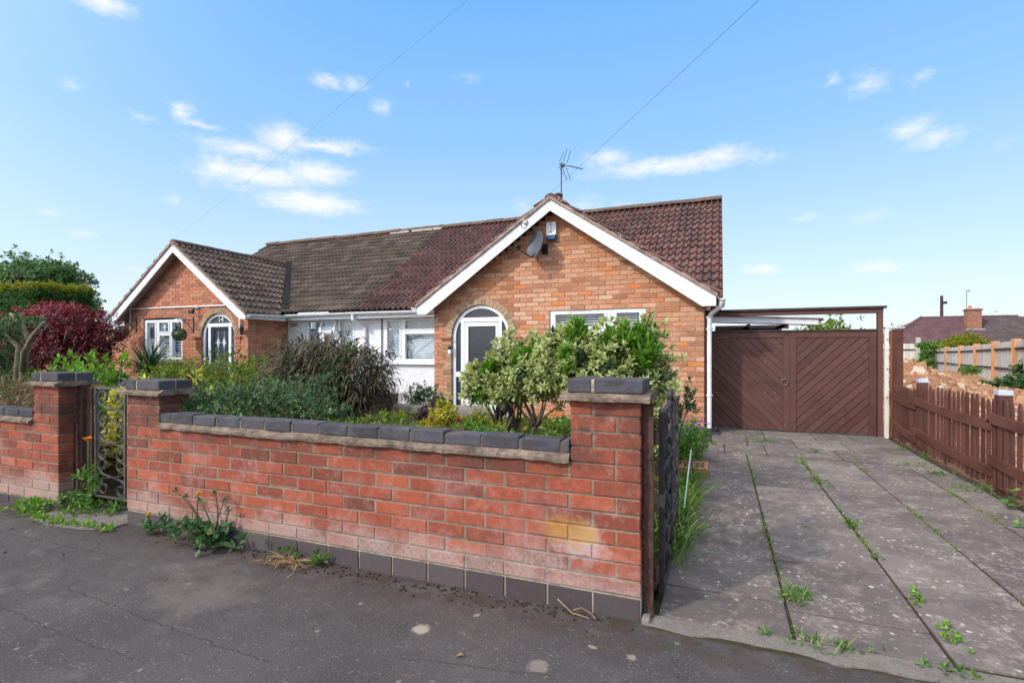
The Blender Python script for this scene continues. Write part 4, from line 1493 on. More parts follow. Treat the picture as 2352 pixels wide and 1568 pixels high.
def wing_roof(parent, xc, half, sl, zb, y0, matt, prof, gauge, tw):
    """tiled slopes of a front wing, running back into the main roof"""
    mb = MB()
    n = math.hypot(1, sl)
    hgt = half * n + 0.02
    for s in (-1, 1):
        xe = xc + s * (half + 0.02)
        ze = zb - sl * (half + 0.02) + 0.03
        org = (xe, y0, ze)
        ud = (-s / n, 0, sl / n)
        hi = lambda t: max(0.0, EY + (ze + t * sl / n - EZ) / MS - y0 - 0.06)
        tiles(mb, org, (0, 1, 0), ud, 4.4, hgt, gauge, tw, prof, lambda t: 0.0, hi, 0.0)
        # sarking under the tiles
        p = Vector(org)
        u = Vector(ud)
        a, b = p - Vector((0, -.06, .012)), p + u * hgt - Vector((0, -.06, .012))
        mb.add([a, b, (b.x, EY + (b.z - EZ) / MS + .3, b.z), (a.x, EY + 0.4, a.z)], [(0, 1, 2, 3)], 1)
    rf = mb.build("wing_roof", [matt, M["black_plastic"]], parent)
    rd = MB()
    ztop = zb + 0.06
    ridge_tiles(rd, (xc, y0 + .02, ztop), (xc, EY + (ztop - EZ) / MS - .02, ztop), 0.095)
    rd.build("ridge", M["ridge_tile"], rf)
    ve = MB()
    k = 26
    for s in (-1, 1):
        for i in range(k):
            xa, xb = xc + s * (half + .02) * i / k, xc + s * (half + .02) * (i + 1) / k
            za, zb_ = zb - sl * abs(xa - xc), zb - sl * abs(xb - xc)
            h1 = random.uniform(.052, .066)
            q = [(xa, za + .003), (xb, zb_ + .003), (xb, zb_ + h1), (xa, za + h1)]
            ve.prism(q, y0 - .012 + random.uniform(-.004, .004), y0 + .10, 0, None)
    ve.build("verge", M["verge"], rf)
    return rf


wing_roof(H1, XC, HALF, SL, ZB, 7.905, M["maroon_tile"], ROMAN, 0.30, 0.27)


def main_roof(parent, x0, x1, matt, prof, gauge, tw, stagger, lo=None, hi=None, thick=0.042):
    mb = MB()
    n = math.hypot(1, MS)
    h = (RY - EY) * n
    tiles(mb, (x0, EY, EZ + .012), (1, 0, 0), (0, 1 / n, MS / n), x1 - x0, h, gauge, tw, prof, lo or (lambda t: 0.0), hi or (lambda t: x1 - x0), stagger, thick)
    mb.add([(x0, EY + .05, EZ + .02), (x1, EY + .05, EZ + .02), (x1, RY, RZ - .02), (x0, RY, RZ - .02)], [(0, 1, 2, 3)], 1)
    mb.add([(x0, RY, RZ - .02), (x1, RY, RZ - .02), (x1, 2 * RY - EY, EZ), (x0, 2 * RY - EY, EZ)], [(0, 1, 2, 3)], 0, 0.5)
    return mb.build("roof", [matt, M["black_plastic"]], parent)


RF1 = main_roof(H1, XPARTY, 0.05, M["maroon_tile"], ROMAN, 0.285, 0.26, 0.0)
rd = MB()
ridge_tiles(rd, (XPARTY, RY, RZ + .045), (0.055, RY, RZ + .055), 0.125)
rd.build("ridge", M["ridge_tile"], RF1)
part("verge", M["verge"], RF1, lambda q: q.prism([(EY, EZ - .04), (RY, RZ - .04), (RY, RZ + .02), (EY, EZ + .02)], 0.045, 0.058, fr=lambda x, d, z: (d, x, z)))
part("end_wall", [M["house_brick"]], H1, lambda q: q.prism([(9.51, 2.0), (15.9, 2.0), (RY, RZ - .1)], -0.40, -0.22, 0, 0.4, fr=lambda x, d, z: (d, x, z)))

fa = MB()
fa.box(XPARTY, -4.82, 9.02, 9.04, 1.925, 2.035)
fa.box(XPARTY, -4.82, 9.041, YW - .001, 1.93, 1.945)
fa.build("fascia", M["white_paint"], H1)
gutter(H1, (-7.35, 8.965, 2.055), (-4.99, 8.965, 2.045))
gutter(H1, (0.035, 7.93, 2.02), (0.035, 9.6, 2.03))
gutter(H1, (-5.06, 7.93, 2.02), (-5.06, 8.9, 2.03))


def downpipe(parent, pts, r=0.034, mat=None, clips=()):
    mb = MB()
    mb.tube(pts, r, 10)
    for (x, y, z) in clips:
        mb.tube([(x, y, z), (x, y, z + .028)], r + .008, 10)
        mb.box(x - .05, x + .05, y + r, y + r + .012, z, z + .028)
    return mb.build("downpipe", mat or M["gutter"], parent, smooth=False)


downpipe(H1, [(0.035, 8.0, 1.99), (0.035, 8.0, 1.93), (0.01, 8.03, 1.87), (-0.10, 8.20, 1.79), (-0.135, 8.245, 1.74), (-0.137, 8.25, 1.6), (-0.137, 8.25, 0.0)],
         clips=[(-0.137, 8.25, 1.55), (-0.137, 8.25, 0.56), (-0.137, 8.25, 1.72)])
downpipe(H1, [(-7.23, 8.965, 2.02), (-7.23, 8.965, 1.90), (-7.19, 9.05, 1.84), (-7.14, 9.2, 1.79), (-7.13, 9.255, 1.74), (-7.13, 9.258, 0.2)], clips=[(-7.13, 9.258, 1.2)])
# drain hopper foot by the gates
part("drain_cover", M["black_plastic"], H1, lambda q: [q.box(-0.20, 0.02, 8.12, 8.42, -0.01, 0.055, 0, None, ident, 0.02), q.box(-0.19, -0.05, 8.16, 8.3, 0.04, 0.09)])
# chimney stack behind the gable
ch = MB()
brickwork(ch, 4.2, 4.88, lambda z: [(-4.02, -3.52)], lambda u, w, z: (u, 12.4 + w, z), depth=0.42, phase=0.0)
CH = ch.build("chimney", [M["house_brick"], M["house_mortar"]], H1)
part("chimney_pot", M["terracotta"], CH, lambda q: q.tube([(-3.77, 12.55, 4.86), (-3.77, 12.55, 5.11)], [0.105, 0.085], 14))
part("cowl", M["black_plastic"], CH, lambda q: [q.tube([(-3.77, 12.55, 5.112), (-3.77, 12.55, 5.15)], 0.10, 14), q.tube([(-3.77, 12.55, 5.155), (-3.77, 12.55, 5.195)], [0.105, 0.06], 14), q.tube([(-3.66, 12.5, 4.95), (-3.64, 12.5, 5.15)], 0.012)])

# ------------------------------------------------ the left-hand bungalow
H2 = thing("brick_bungalow", "red brick bungalow with dark brown tiles, narrow gable and number 14 above the door", "house", (-10.5, 9.5, 0))
XC2, HALF2, SL2, ZB2 = -11.335, 2.21, 0.738, 3.62
CX2, ZS2, R2 = -10.255, 1.55, 0.51
mb = MB()
brickwork(mb, 0.05, 3.55, gable_spans(-13.43, -9.36, XC2, ZB2, SL2, (CX2, ZS2, R2 + .10, R2), [(-12.72, -11.395, 1.0, 1.963)]),
          lambda u, w, z: (u, YG + w, z), depth=0.2, phase=-9.36, jit=0.002)
brickwork(mb, 0.05, 1.925, lambda z: [(0, 0.895)], lambda u, w, z: (-9.36 - w, YG + 0.202 + u, z), depth=0.1, phase=0.05)
mb.box(-13.43, -13.25, 8.41, 16.2, -0.02, 2.0, 0, 0.4)
mb.box(-13.24, XPARTY, 16.0, 16.2, -0.02, 2.0, 0, 0.4)
mb.build("wall", [M["neighbour_brick"], M["house_mortar"]], H2)
part("render_wall", M["render"], H2, lambda q: panel_with_holes(q, -9.45, XPARTY - .003, 0.0, 2.0, [(-8.82, -7.455, 0.955, 1.935)], YW + .002, YW + 0.15))
part("air_brick", M["house_mortar"], H2, lambda q: [q.box(-9.28 + i * .035, -9.255 + i * .035, YW - .008, YW + .001, 1.80 + k * .025, 1.818 + k * .025) for i in range(6) for k in range(3)])
voussoirs(H2, CX2, ZS2, R2 + .003, R2 + .10, YG - .02, YG + .12, 23, [M["buff_brick"], M["house_mortar"]])
jambs(H2, CX2, R2 + .002, ZS2, 0.17, YG, 0.4, [M["neighbour_brick"], M["house_mortar"], M["red_paint"]])
df = MB()
arch_frame(df, CX2, ZS2, R2 - .06, R2 - .002, 0.05, yd, yd + .07)
df.box(CX2 - .385, CX2 + .385, yd + .002, yd + .068, 1.765, 1.842)
for s in (-1, 1):
    a, b = CX2 + s * 0.35, CX2 + s * 0.275
    df.box(min(a, b), max(a, b), yd + .001, yd + .069, 0.05, 1.764)
DF2 = df.build("door_frame", M["upvc"], H2, bevel=0.004)
part("fanlight", M["grey_glass"], DF2, lambda q: q.prism(clip_poly(arch_pts(CX2, ZS2, R2 - .055, 0.06), -99, 9, 1.83, 3), yd + .03, yd + .04))
for s in (-1, 1):
    a, b = CX2 + s * 0.465, CX2 + s * 0.34
    part("side_light", M["blue_reflection_glass"], DF2, lambda q: q.prism(clip_poly(arch_pts(CX2, ZS2, R2 - .055, 0.10), min(a, b), max(a, b), 0.1, 1.78), yd + .031, yd + .041))
D2 = part("door", M["black_plastic"], H2, lambda q: panel_with_holes(q, CX2 - .27, CX2 + .27, 0.06, 1.758, [(CX2 - .17, CX2 + .22, 0.75, 1.685)], yd + .008, yd + .055), bevel=0.004)
part("door_pane", M["grey_glass"], D2, lambda q: q.box(CX2 - .18, CX2 + .23, yd + .025, yd + .03, 0.74, 1.695))


def leading(q):
    y = yd + .02
    for x in (CX2 - .06, CX2 + .12):
        q.box(x - .004, x + .004, y, y + .004, 0.78, 1.68)
        q.prism([(x, 1.55), (x + .05, 1.42), (x, 1.28), (x - .05, 1.42)], y - .001, y + .003)
    q.box(CX2 - .17, CX2 + .22, y, y + .0041, 1.41, 1.418)
    q.box(CX2 - .17, CX2 + .22, y, y + .0042, 0.80, 0.808)


part("leading", M["zinc"], D2, leading)
W2 = window(H2, -12.72, -11.395, 1.0, 1.96, YG + .02, [(-12.625, -12.345, 1.07, 1.90), (-12.20, -11.885, 1.685, 1.895), (-12.185, -11.84, 1.07, 1.59), (-11.755, -11.44, 1.07, 1.895)],
            0.062, M["blind"], {0: 0.55, 2: 0.5, 3: 0.5}, skip_blind=(1,))
part("leading", M["zinc"], W2, lambda q: [q.prism([(-12.04, 1.86), (-11.98, 1.79), (-12.04, 1.72), (-12.10, 1.79)], YG + .035, YG + .04), q.box(-12.045, -12.035, YG + .034, YG + .0405, 1.69, 1.89), q.box(-12.2, -11.885, YG + .0335, YG + .0385, 1.785, 1.793)])
# recessed window with an open top vent
WN = window(H2, -8.82, -7.455, 0.985, 1.935, YW + .012, [(-8.742, -8.42, 1.09, 1.885), (-8.30, -7.99, 1.06, 1.59), (-7.845, -7.50, 1.09, 1.88)], 0.05, M["blind"], {0: 0.8, 1: 0.8, 2: 0.7})
vt = MB()
panel_with_holes(vt, -8.36, -7.925, -0.30, 0.0, [(-8.31, -7.975, -0.25, -0.045)], 0.0, 0.045)
ca, sa = math.cos(R(-16)), math.sin(R(-16))
vt.v = [(x, YW - .035 + y * ca - z * sa, 1.925 + y * sa + z * ca) for x, y, z in vt.v]
vt.v = [(x, YW - .035 - (YW - .035 - y) * -1 if False else y, z) for x, y, z in vt.v]
vo = vt.build("top_vent", M["upvc"], WN, bevel=0.004)
pv = MB()
pv.box(-8.315, -7.97, 0.02, 0.026, -0.255, -0.04)
pv.v = [(x, YW - .035 + y * ca - z * sa, 1.925 + y * sa + z * ca) for x, y, z in pv.v]
pv.build("vent_pane", M["glass"], WN)

gable_trim(H2, XC2, HALF2, SL2, ZB2, 0.185, 7.95, 0.17, 1.895)
wing_roof(H2, XC2, HALF2, SL2, ZB2, 7.905, M["dark_tile"], ROMAN, 0.255, 0.27)
RF2 = main_roof(H2, -13.50, XPARTY - .004, M["brown_tile"], RIB, 0.235, 0.24, 0.25, thick=0.026)
rd = MB()
ridge_tiles(rd, (-13.50, RY, RZ + .04), (XPARTY - .01, RY, RZ + .05), 0.125)
rd.build("ridge", M["ridge_tile"], RF2)
part("ridge_mortar", M["concrete_post"], RF2, lambda q: [q.box(x, x + random.uniform(.2, .38), RY - .135, RY - .09, RZ - .035, RZ + .015 + random.uniform(-.01, .01)) for x in (-8.75, -8.4, -8.02, -7.66, -7.36)])
# lead-dark valley between wing and main roof
va, vb = Vector((XC2 + HALF2 + .03, EY + .02, EZ + .05)), Vector((XC2 + .02, EY + (ZB2 + .06 - EZ) / MS, ZB2 + .10))
part("valley", M["valley_lead"], RF2, lambda q: q.add([va + Vector((-.10, 0, .07)), va + Vector((.11, 0, .045)), vb + Vector((.11, 0, .045)), vb + Vector((-.09, 0, .07)),
                                                          va + Vector((-.10, 0, -.1)), va + Vector((.11, 0, -.1)), vb + Vector((.11, 0, -.1)), vb + Vector((-.09, 0, -.1))],
                                                         [(0, 1, 2, 3), (0, 4, 5, 1), (1, 5, 6, 2), (3, 2, 6, 7), (0, 3, 7, 4)]))
fa = MB()
fa.box(-9.08, XPARTY - .003, 9.02, 9.04, 1.925, 2.035)
fa.box(-9.33, XPARTY - .003, 9.041, YW, 1.93, 1.946)
fa.box(-9.135, -9.115, 7.96, 9.0, 1.91, 2.01)
fa.build("fascia", M["white_paint"], H2)
gutter(H2, (-9.09, 8.965, 2.045), (-7.36, 8.965, 2.052))
gutter(H2, (-9.06, 7.93, 2.0), (-9.06, 9.0, 2.03))
gutter(H2, (-13.62, 7.93, 2.0), (-13.62, 9.0, 2.03))
mb = MB()
mb.tube([(-13.16, 8.17, 1.75), (-13.16, 8.17, 2.238), (-9.99, 8.17, 2.228)], 0.016, 8)
mb.tube([(-10.86, 8.16, 2.19), (-10.86, 8.16, 2.25)], 0.03, 8)
mb.build("wall_pipe", M["upvc"], H2)
mb = MB()
mb.tube([(-9.55, 8.15, 1.93), (-9.55, 8.15, 1.72), (-9.47, 8.15, 1.63)], 0.02, 8)
mb.build("overflow_pipe", M["upvc"], H2)


def text_mesh(name, body, size, mat, parent, loc, depth=0.004, rot=(R(90), 0, 0)):
    cu = bpy.data.curves.new(name, "FONT")
    cu.body = body
    cu.size = size
    cu.extrude = depth / 2
    cu.align_x = "CENTER"
    cu.align_y = "CENTER"
    tmp = bpy.data.objects.new(name + "_tmp", cu)
    col.objects.link(tmp)
    tmp.rotation_euler = rot
    tmp.location = loc
    bpy.context.view_layer.update()
    me = bpy.data.meshes.new_from_object(tmp.evaluated_get(bpy.context.evaluated_depsgraph_get()))
    me.transform(tmp.matrix_world)
    me.name = name
    me.materials.clear()
    me.materials.append(mat)
    bpy.data.objects.remove(tmp)
    bpy.data.curves.remove(cu)
    return link(name, me, parent)


text_mesh("house_number", "14", 0.17, M["upvc"], DF2, (CX2 + .02, yd + .02, 1.925))

# ---- garage beside the left house with a corrugated lean-to roof
GA = thing("garage", "pale brick flat garage with a white fascia and grey corrugated roof behind the red maple", "garage", (-15.5, 10, 0))
mb = MB()
brickwork(mb, 0.05, 1.85, lambda z: [(-17.6, -13.47)], lambda u, w, z: (u, 8.62 + w, z), depth=0.2, phase=0)
mb.build("wall", [M["house_brick"], M["house_mortar"]], GA)
part("fascia", M["white_paint"], GA, lambda q: [q.box(-17.7, -13.60, 8.50, 8.53, 1.93, 2.03), q.box(-17.7, -13.44, 8.54, 8.60, 1.79, 1.83)])
co = MB()
nx = 60
vs, fs = [], []
for j, (y, z) in enumerate(((8.50, 2.04), (12.6, 2.42))):
    for i in range(nx * 2 + 1):
        vs.append((-17.8 + i * 4.1 / (nx * 2), y, z + (0.035 if i % 4 in (1, 2) else 0)))
m_ = nx * 2 + 1
co.add(vs, [(i, i + 1, m_ + i + 1, m_ + i) for i in range(m_ - 1)])
co.build("roof", M["corrugated"], GA)


# ================================================================== THINGS FIXED TO THE HOUSES
# satellite dish
DI = thing("satellite_dish", "grey mini satellite dish bracketed to the wide orange gable, facing left", "satellite dish", (-2.72, 8.2, 2.95))
dc = Vector((-2.785, 7.97, 2.97))
dn = Vector((-0.56, -0.79, 0.24)).normalized()
du = dn.cross(Vector((0, 0, 1))).normalized()
dv = du.cross(dn).normalized()
mb = MB()
nr, na = 6, 28
vs = [dc - dn * 0.055]
for i in range(1, nr + 1):
    for k in range(na):
        a = 2 * math.pi * k / na
        q = i / nr
        vs.append(dc + du * (0.205 * q * math.cos(a)) + dv * (0.235 * q * math.sin(a)) - dn * (0.055 * (1 - q * q)))
fs = [(0, 1 + k, 1 + (k + 1) % na) for k in range(na)]
for i in range(nr - 1):
    for k in range(na):
        fs.append((1 + i * na + k, 1 + (i + 1) * na + k, 1 + (i + 1) * na + (k + 1) % na, 1 + i * na + (k + 1) % na))
o_ = len(vs)
vs += [v - dn * 0.012 for v in vs]
fs += [tuple(o_ + i for i in reversed(f)) for f in fs]
e_ = 1 + (nr - 1) * na
fs += [(e_ + k, e_ + (k + 1) % na, o_ + e_ + (k + 1) % na, o_ + e_ + k) for k in range(na)]
mb.add(vs, fs)
mb.build("reflector", M["dish"], DI, smooth=False)
lnb = dc - dv * 0.20 + dn * 0.30 + dv * 0.04
part("feed_arm", M["black_plastic"], DI, lambda q: q.tube([dc - dv * 0.10 - dn * 0.07, dc - dv * 0.23 + dn * 0.02, lnb - dv * 0.03], 0.012, 8))
part("receiver", M["black_plastic"], DI, lambda q: [q.tube([lnb + dn * 0.05 + dv * .01, lnb - dn * 0.02 + dv * .01], [0.022, 0.03], 10), q.tube([lnb, lnb - dv * 0.06 + dn * .02], 0.018, 8), q.tube([lnb - dn * 0.021 + dv * .01, lnb - dn * 0.03 + dv * .01], 0.031, 10)])
part("wall_bracket", M["black_plastic"], DI, lambda q: [q.tube([dc - dn * 0.06, dc - dn * 0.12, Vector((dc.x + .10, 8.19, dc.z - .05))], 0.017, 8), q.box(dc.x + .05, dc.x + .15, 8.176, 8.1955, dc.z - .13, dc.z + .03)])

# burglar alarm box
AL = thing("alarm_box", "white alarm box with a blue lower edge, high on the wide gable", "alarm box", (-2.56, 8.2, 3.05))
part("cover", M["alarm"], AL, lambda q: [q.box(-2.643, -2.480, 8.125, 8.194, 3.135, 3.345, 0, None, ident, 0.0), q.prism([(-2.632, 3.16), (-2.643, 3.135), (-2.480, 3.135), (-2.49, 3.16)], 8.122, 8.1248)], bevel=0.012)
part("base", M["alarm_blue"], AL, lambda q: q.box(-2.638, -2.485, 8.118, 8.194, 3.055, 3.1345), bevel=0.012)


def alarm_art(q):
    y0, y1 = 8.1215, 8.1245
    c = -2.5615
    hexa = [(c + .062 * math.cos(R(a)), 3.245 + .085 * math.sin(R(a))) for a in (90, 150, 210, 270, 330, 30)]
    for (xa, za), (xb, zb_) in zip(hexa, hexa[1:] + hexa[:1]):
        if zb_ < 3.2 and za < 3.2:
            continue
        q.tube([(xa, y1, za), (xb, y1, zb_)], 0.0018, 4)
    q.prism([(c - .018, 3.283), (c - .004, 3.318), (c + .004, 3.318), (c + .018, 3.283), (c + .010, 3.283), (c, 3.304), (c - .010, 3.283)], y0, y1)
    q.box(c - .005, c + .005, y0, y1, 3.222, 3.272)


part("emblem", M["ink"], AL, alarm_art)
text_mesh("numeral", "6", 0.062, M["ink"], AL, (-2.5615, 8.1235, 3.19))
# telephone junction on the bargeboard
JB = thing("cable_box", "small pale junction box with a looped black wire on the white bargeboard", "junction box", (-2.99, 7.92, 3.3))
part("box_body", M["concrete_post"], JB, lambda q: q.box(-2.965, -2.895, 7.885, 7.921, 3.30, 3.36), bevel=0.006)
part("wire_loop", M["cable"], JB, lambda q: q.tube([(-2.55, 7.91, 3.66), (-2.75, 7.912, 3.50), (-2.95, 7.912, 3.40), (-3.01, 7.91, 3.33), (-3.0, 7.91, 3.26), (-2.95, 7.91, 3.225), (-2.91, 7.91, 3.26), (-2.915, 7.905, 3.30)], 0.005, 6))
# video doorbell
DB = thing("doorbell", "black and white video doorbell on the brick jamb left of the white arched door", "doorbell", (-4.462, 8.18, 1.24))
part("camera_head", M["black_plastic"], DB, lambda q: q.box(-4.49, -4.438, 8.148, 8.179, 1.255, 1.325), bevel=0.006)
part("button_plate", M["alarm"], DB, lambda q: [q.box(-4.49, -4.438, 8.150, 8.179, 1.185, 1.2545), q.tube([(-4.464, 8.149, 1.22), (-4.464, 8.144, 1.22)], 0.012, 12)], bevel=0.004)
# floodlight of the left house
FL = thing("floodlight", "small black floodlight below the white wall pipe on the narrow gable", "floodlight", (-10.9, 8.18, 2.12))
part("lamp_body", M["black_plastic"], FL, lambda q: q.box(-10.97, -10.83, 8.02, 8.08, 2.06, 2.15), bevel=0.01)
part("arm", M["black_plastic"], FL, lambda q: q.tube([(-10.9, 8.19, 2.17), (-10.9, 8.10, 2.17), (-10.9, 8.07, 2.13)], 0.012, 6))
# sensor / lantern by the door
LA = thing("wall_lantern", "small dark wall lantern on the brick corner right of the door numbered 14", "lantern", (-9.46, 8.18, 1.66))
part("lamp_body", M["cordy"] if "cordy" in M else M["black_plastic"], LA, lambda q: [q.tube([(-9.44, 8.10, 1.58), (-9.44, 8.10, 1.72)], [0.03, 0.05], 6), q.tube([(-9.44, 8.10, 1.722), (-9.44, 8.10, 1.77)], [0.055, 0.01], 6)])
part("arm", M["black_plastic"], LA, lambda q: q.tube([(-9.44, 8.19, 1.62), (-9.44, 8.13, 1.58), (-9.44, 8.10, 1.575)], 0.008, 6))


def scroll(c, r0, r1, a0, a1, plane, n=22):
    """spiral in a plane: plane(u, v) -> xyz"""
    out = []
    for i in range(n + 1):
        k = i / n
        a = R(a0 + (a1 - a0) * k)
        r = r0 + (r1 - r0) * k
        out.append(plane(c[0] + r * math.cos(a), c[1] + r * math.sin(a)))
    return out


def ball_bracket(x, bottom, tipdrop, label_b, label_h):
    br = thing("hanging_bracket", label_b, "bracket", (x, 8.2, bottom), "wrought iron brackets")
    pl = lambda u, v: (x, 8.19 - u, bottom + v)
    q = MB()
    q.box(x - .012, x + .012, 8.178, 8.196, bottom - .06, bottom + .30)
    q.tube([pl(0.0, .22), pl(.34, .235)], 0.009, 6)
    q.tube([pl(0.01, -.02), pl(.12, .12), pl(.30, .225)], 0.007, 6)
    q.tube(scroll((.09, .15), .065, .012, -60, 420, pl), 0.006, 5)
    q.tube(scroll((.22, .19), .04, .008, 120, 560, pl), 0.005, 5)
    q.tube(scroll((.36, .225), .022, .010, 90, -200, pl), 0.006, 5)
    q.build("scrolled_arm", M["iron"], br)
    hb = thing("topiary_ball", label_h, "topiary ball", (x, 7.86, bottom), "hanging topiary balls")
    c = np.array([x, 7.86, bottom + .235 - tipdrop])
    n = 1500
    d = rand_dirs(n)
    Pn = c + d * (0.125 + rng.normal(size=(n, 1)) * 0.004)
    V = leaves(Pn, d + rand_dirs(n) * 0.6, d, 0.028, 0.012)
    np_leafmesh("foliage", *V, L["cordyline"], hb)
    part("core", L["cordyline"], hb, lambda q: q.tube([c + np.array([0, 0, -.10]), c + np.array([0, 0, -.05]), c, c + np.array([0, 0, .05]), c + np.array([0, 0, .10])], [.03, .10, .115, .10, .03], 12))
    part("chain", M["iron"], hb, lambda q: [q.tube([c + np.array([a, b, .10]), (x, 7.86, bottom + .215)], 0.003, 4) for a, b in ((.05, 0), (-.03, .04), (-.03, -.04))])


ball_bracket(-11.02, 1.70, 0.34, "scrolled iron bracket between the narrow gable's window and its arched door", "round green topiary ball hanging beside the right edge of the four-light window")
ball_bracket(-12.98, 1.74, 0.30, "scrolled iron bracket at the outer corner of the narrow gable, next to the garage", "round green topiary ball hanging in front of the garage corner, near the red maple")

# television aerial on the chimney
AE = thing("tv_aerial", "bare television aerial on a thin mast above the chimney pot", "aerial", (-3.70, 12.6, 4.9))
part("mast", M["iron"], AE, lambda q: [q.tube([(-3.70, 12.6, 4.7), (-3.70, 12.6, 5.98)], 0.014, 6)])
mb = MB()
A0, A1 = Vector((-3.76, 12.58, 5.95)), Vector((-3.28, 13.12, 5.93))
mb.tube([A0, A1], 0.008, 5)
bd = (A1 - A0).normalized()
sdir = bd.cross(Vector((0, 0, 1))).normalized()
mb.box(-3.72, -3.62, 12.57, 12.66, 5.88, 5.94)
for k in range(7):
    p = A0 + (A1 - A0) * (0.42 + 0.58 * k / 6)
    mb.tube([p - sdir * 0.075, p + sdir * 0.075], 0.005, 4)
for t, l_ in ((0.02, 0.30), (0.16, 0.40), (0.32, 0.38)):
    p = A0 + (A1 - A0) * t
    mb.tube([p + Vector((0.01, 0, 0.06)), p + sdir * -0.02 + Vector((0.12, 0.02, l_))], 0.007, 4)
    mb.tube([p + Vector((-0.01, 0, -0.06)), p + Vector((0.11, 0, -l_))], 0.007, 4)
mb.build("array", M["iron"], AE)


def cable(name, label, pts, r):
    mb = MB()
    mb.tube(pts, r, 5)
    return tag(mb.build(name, M["cable"]), label, "cable", "overhead telephone cables")


def sagged(a, b, sag, n=24):
    a, b = Vector(a), Vector(b)
    return [a.lerp(b, i / n) - Vector((0, 0, sag * 4 * (i / n) * (1 - i / n))) for i in range(n + 1)]


cable("telephone_cable", "thin dark overhead cable running up from the wide gable's peak across the open sky", sagged((-2.52, 7.92, 3.74), (10.8, -9.3, 4.75), 0.12), 0.0016)
cable("telephone_cable", "thin dark overhead cable running up from the narrow gable past the clouds", sagged((-11.34, 7.92, 3.70), (14.3, -0.9, 7.95), 0.3), 0.0010)

# ================================================================== BROWN GATES, POSTS, CARPORT
def diagonal_leaf(q, x0, x1, z0, z1, y, sgn):
    """boards at 45 degrees clipped to the leaf, each proud of a backing sheet"""
    q.box(x0, x1, y + .020, y + .034, z0, z1, 0, 0.2)
    p = 0.134
    c = -3.0
    while c < 5.0:
        if sgn > 0:
            poly = [(x0 - 1, c + (x0 - 1)), (x1 + 1, c + (x1 + 1)), (x1 + 1, c + (x1 + 1) + p - .012), (x0 - 1, c + (x0 - 1) + p - .012)]
        else:
            poly = [(x0 - 1, c - (x0 - 1)), (x1 + 1, c - (x1 + 1)), (x1 + 1, c - (x1 + 1) + p - .012), (x0 - 1, c - (x0 - 1) + p - .012)]
        pl = clip_poly(poly, x0, x1, z0, z1)
        if len(pl) >= 3:
            q.prism(pl, y + random.uniform(-.0015, .0015), y + .0205, 0)
        c += p


YGA = 8.80
GT = thing("driveway_gates", "pair of brown painted gates with diagonal boards across the end of the driveway", "gates", (1.0, YGA, 0.03))
for nm, x0, x1, sg in (("gate_leaf", -0.13, 0.985, -1), ("gate_leaf", 0.988, 2.085, 1)):
    ix0, ix1 = (x0 + .004, x1 - .085) if sg < 0 else (x0 + .085, x1 - .09)
    mb = MB()
    diagonal_leaf(mb, ix0, ix1, 0.035, 1.435, YGA + .012, sg)
    mb.box(x0, x1, YGA - .001, YGA + .045, 1.436, 1.525, 0)
    mb.box(ix1 + .001, x1, YGA, YGA + .045, 0.03, 1.4355, 0)
    if sg > 0:
        mb.box(x0, ix0 - .001, YGA, YGA + .045, 0.03, 1.4355, 0)
    lf = mb.build(nm, M["brown_wood"], GT)
    part("capping", M["worn_dark_wood"], lf, lambda q: q.box(x0 - .002, x1 + .002, YGA - .02, YGA + .06, 1.5255, 1.55), bevel=0.006)
    if sg < 0:
        part("ring_handle", M["pale_iron"], lf, lambda q: [q.tube([(0.915 + .042 * math.cos(a * .314), YGA - .02, 0.765 + .052 * math.sin(a * .314)) for a in range(21)], 0.007, 6), q.tube([(0.915, YGA - .004, 0.815), (0.915, YGA - .03, 0.815)], 0.016, 8)])
part("gate_post", M["brown_wood"], GT, lambda q: q.box(2.10, 2.165, YGA - .01, YGA + .085, -0.02, 1.775), bevel=0.004)
part("gate_post", M["brown_wood"], GT, lambda q: q.box(-0.20, -0.135, YGA + .05, YGA + .12, -0.02, 1.775), bevel=0.004)
part("lintel_beam", M["brown_wood"], GT, lambda q: q.box(-0.2, 2.168, YGA - .005, YGA + .08, 1.776, 1.842), bevel=0.004)
part("beam_capping", M["worn_dark_wood"], GT, lambda q: q.box(-0.2, 2.205, YGA - .04, YGA + .11, 1.8425, 1.878), bevel=0.008)

WP = thing("white_post", "slim white metal post standing hard against the brown gates' right side", "post", (2.195, YGA, 0))
part("shaft", M["cream_paint"], WP, lambda q: q.box(2.172, 2.218, YGA - .06, YGA + .0, -0.02, 1.55), bevel=0.004)
part("bolt_head", M["black_plastic"], WP, lambda q: [q.tube([(2.198, YGA - .062, z), (2.198, YGA - .068, z)], 0.009, 8) for z in (1.40, 0.98, 0.58)])
BB = thing("boundary_board", "tall brown board with a torn raw edge and grey cap, right of the white post", "fence panel", (2.33, YGA, 0))
part("board", M["fence_wood"], BB, lambda q: q.box(2.268, 2.402, YGA + .0, YGA + .03, 0.0, 1.53), bevel=0.003)
mb = MB()
zz = [i / 24 * 1.5 + .03 for i in range(25)]
pl = [(2.2675, z) for z in zz] + [(2.244 + random.uniform(-.006, .012), z) for z in reversed(zz)]
mb.prism(pl, YGA + .004, YGA + .022)
mb.build("torn_edge", M["raw_wood"], BB)
part("cap", M["zinc"], BB, lambda q: q.box(2.19, 2.41, YGA - .04, YGA + .1, 1.5515, 1.575), bevel=0.004)

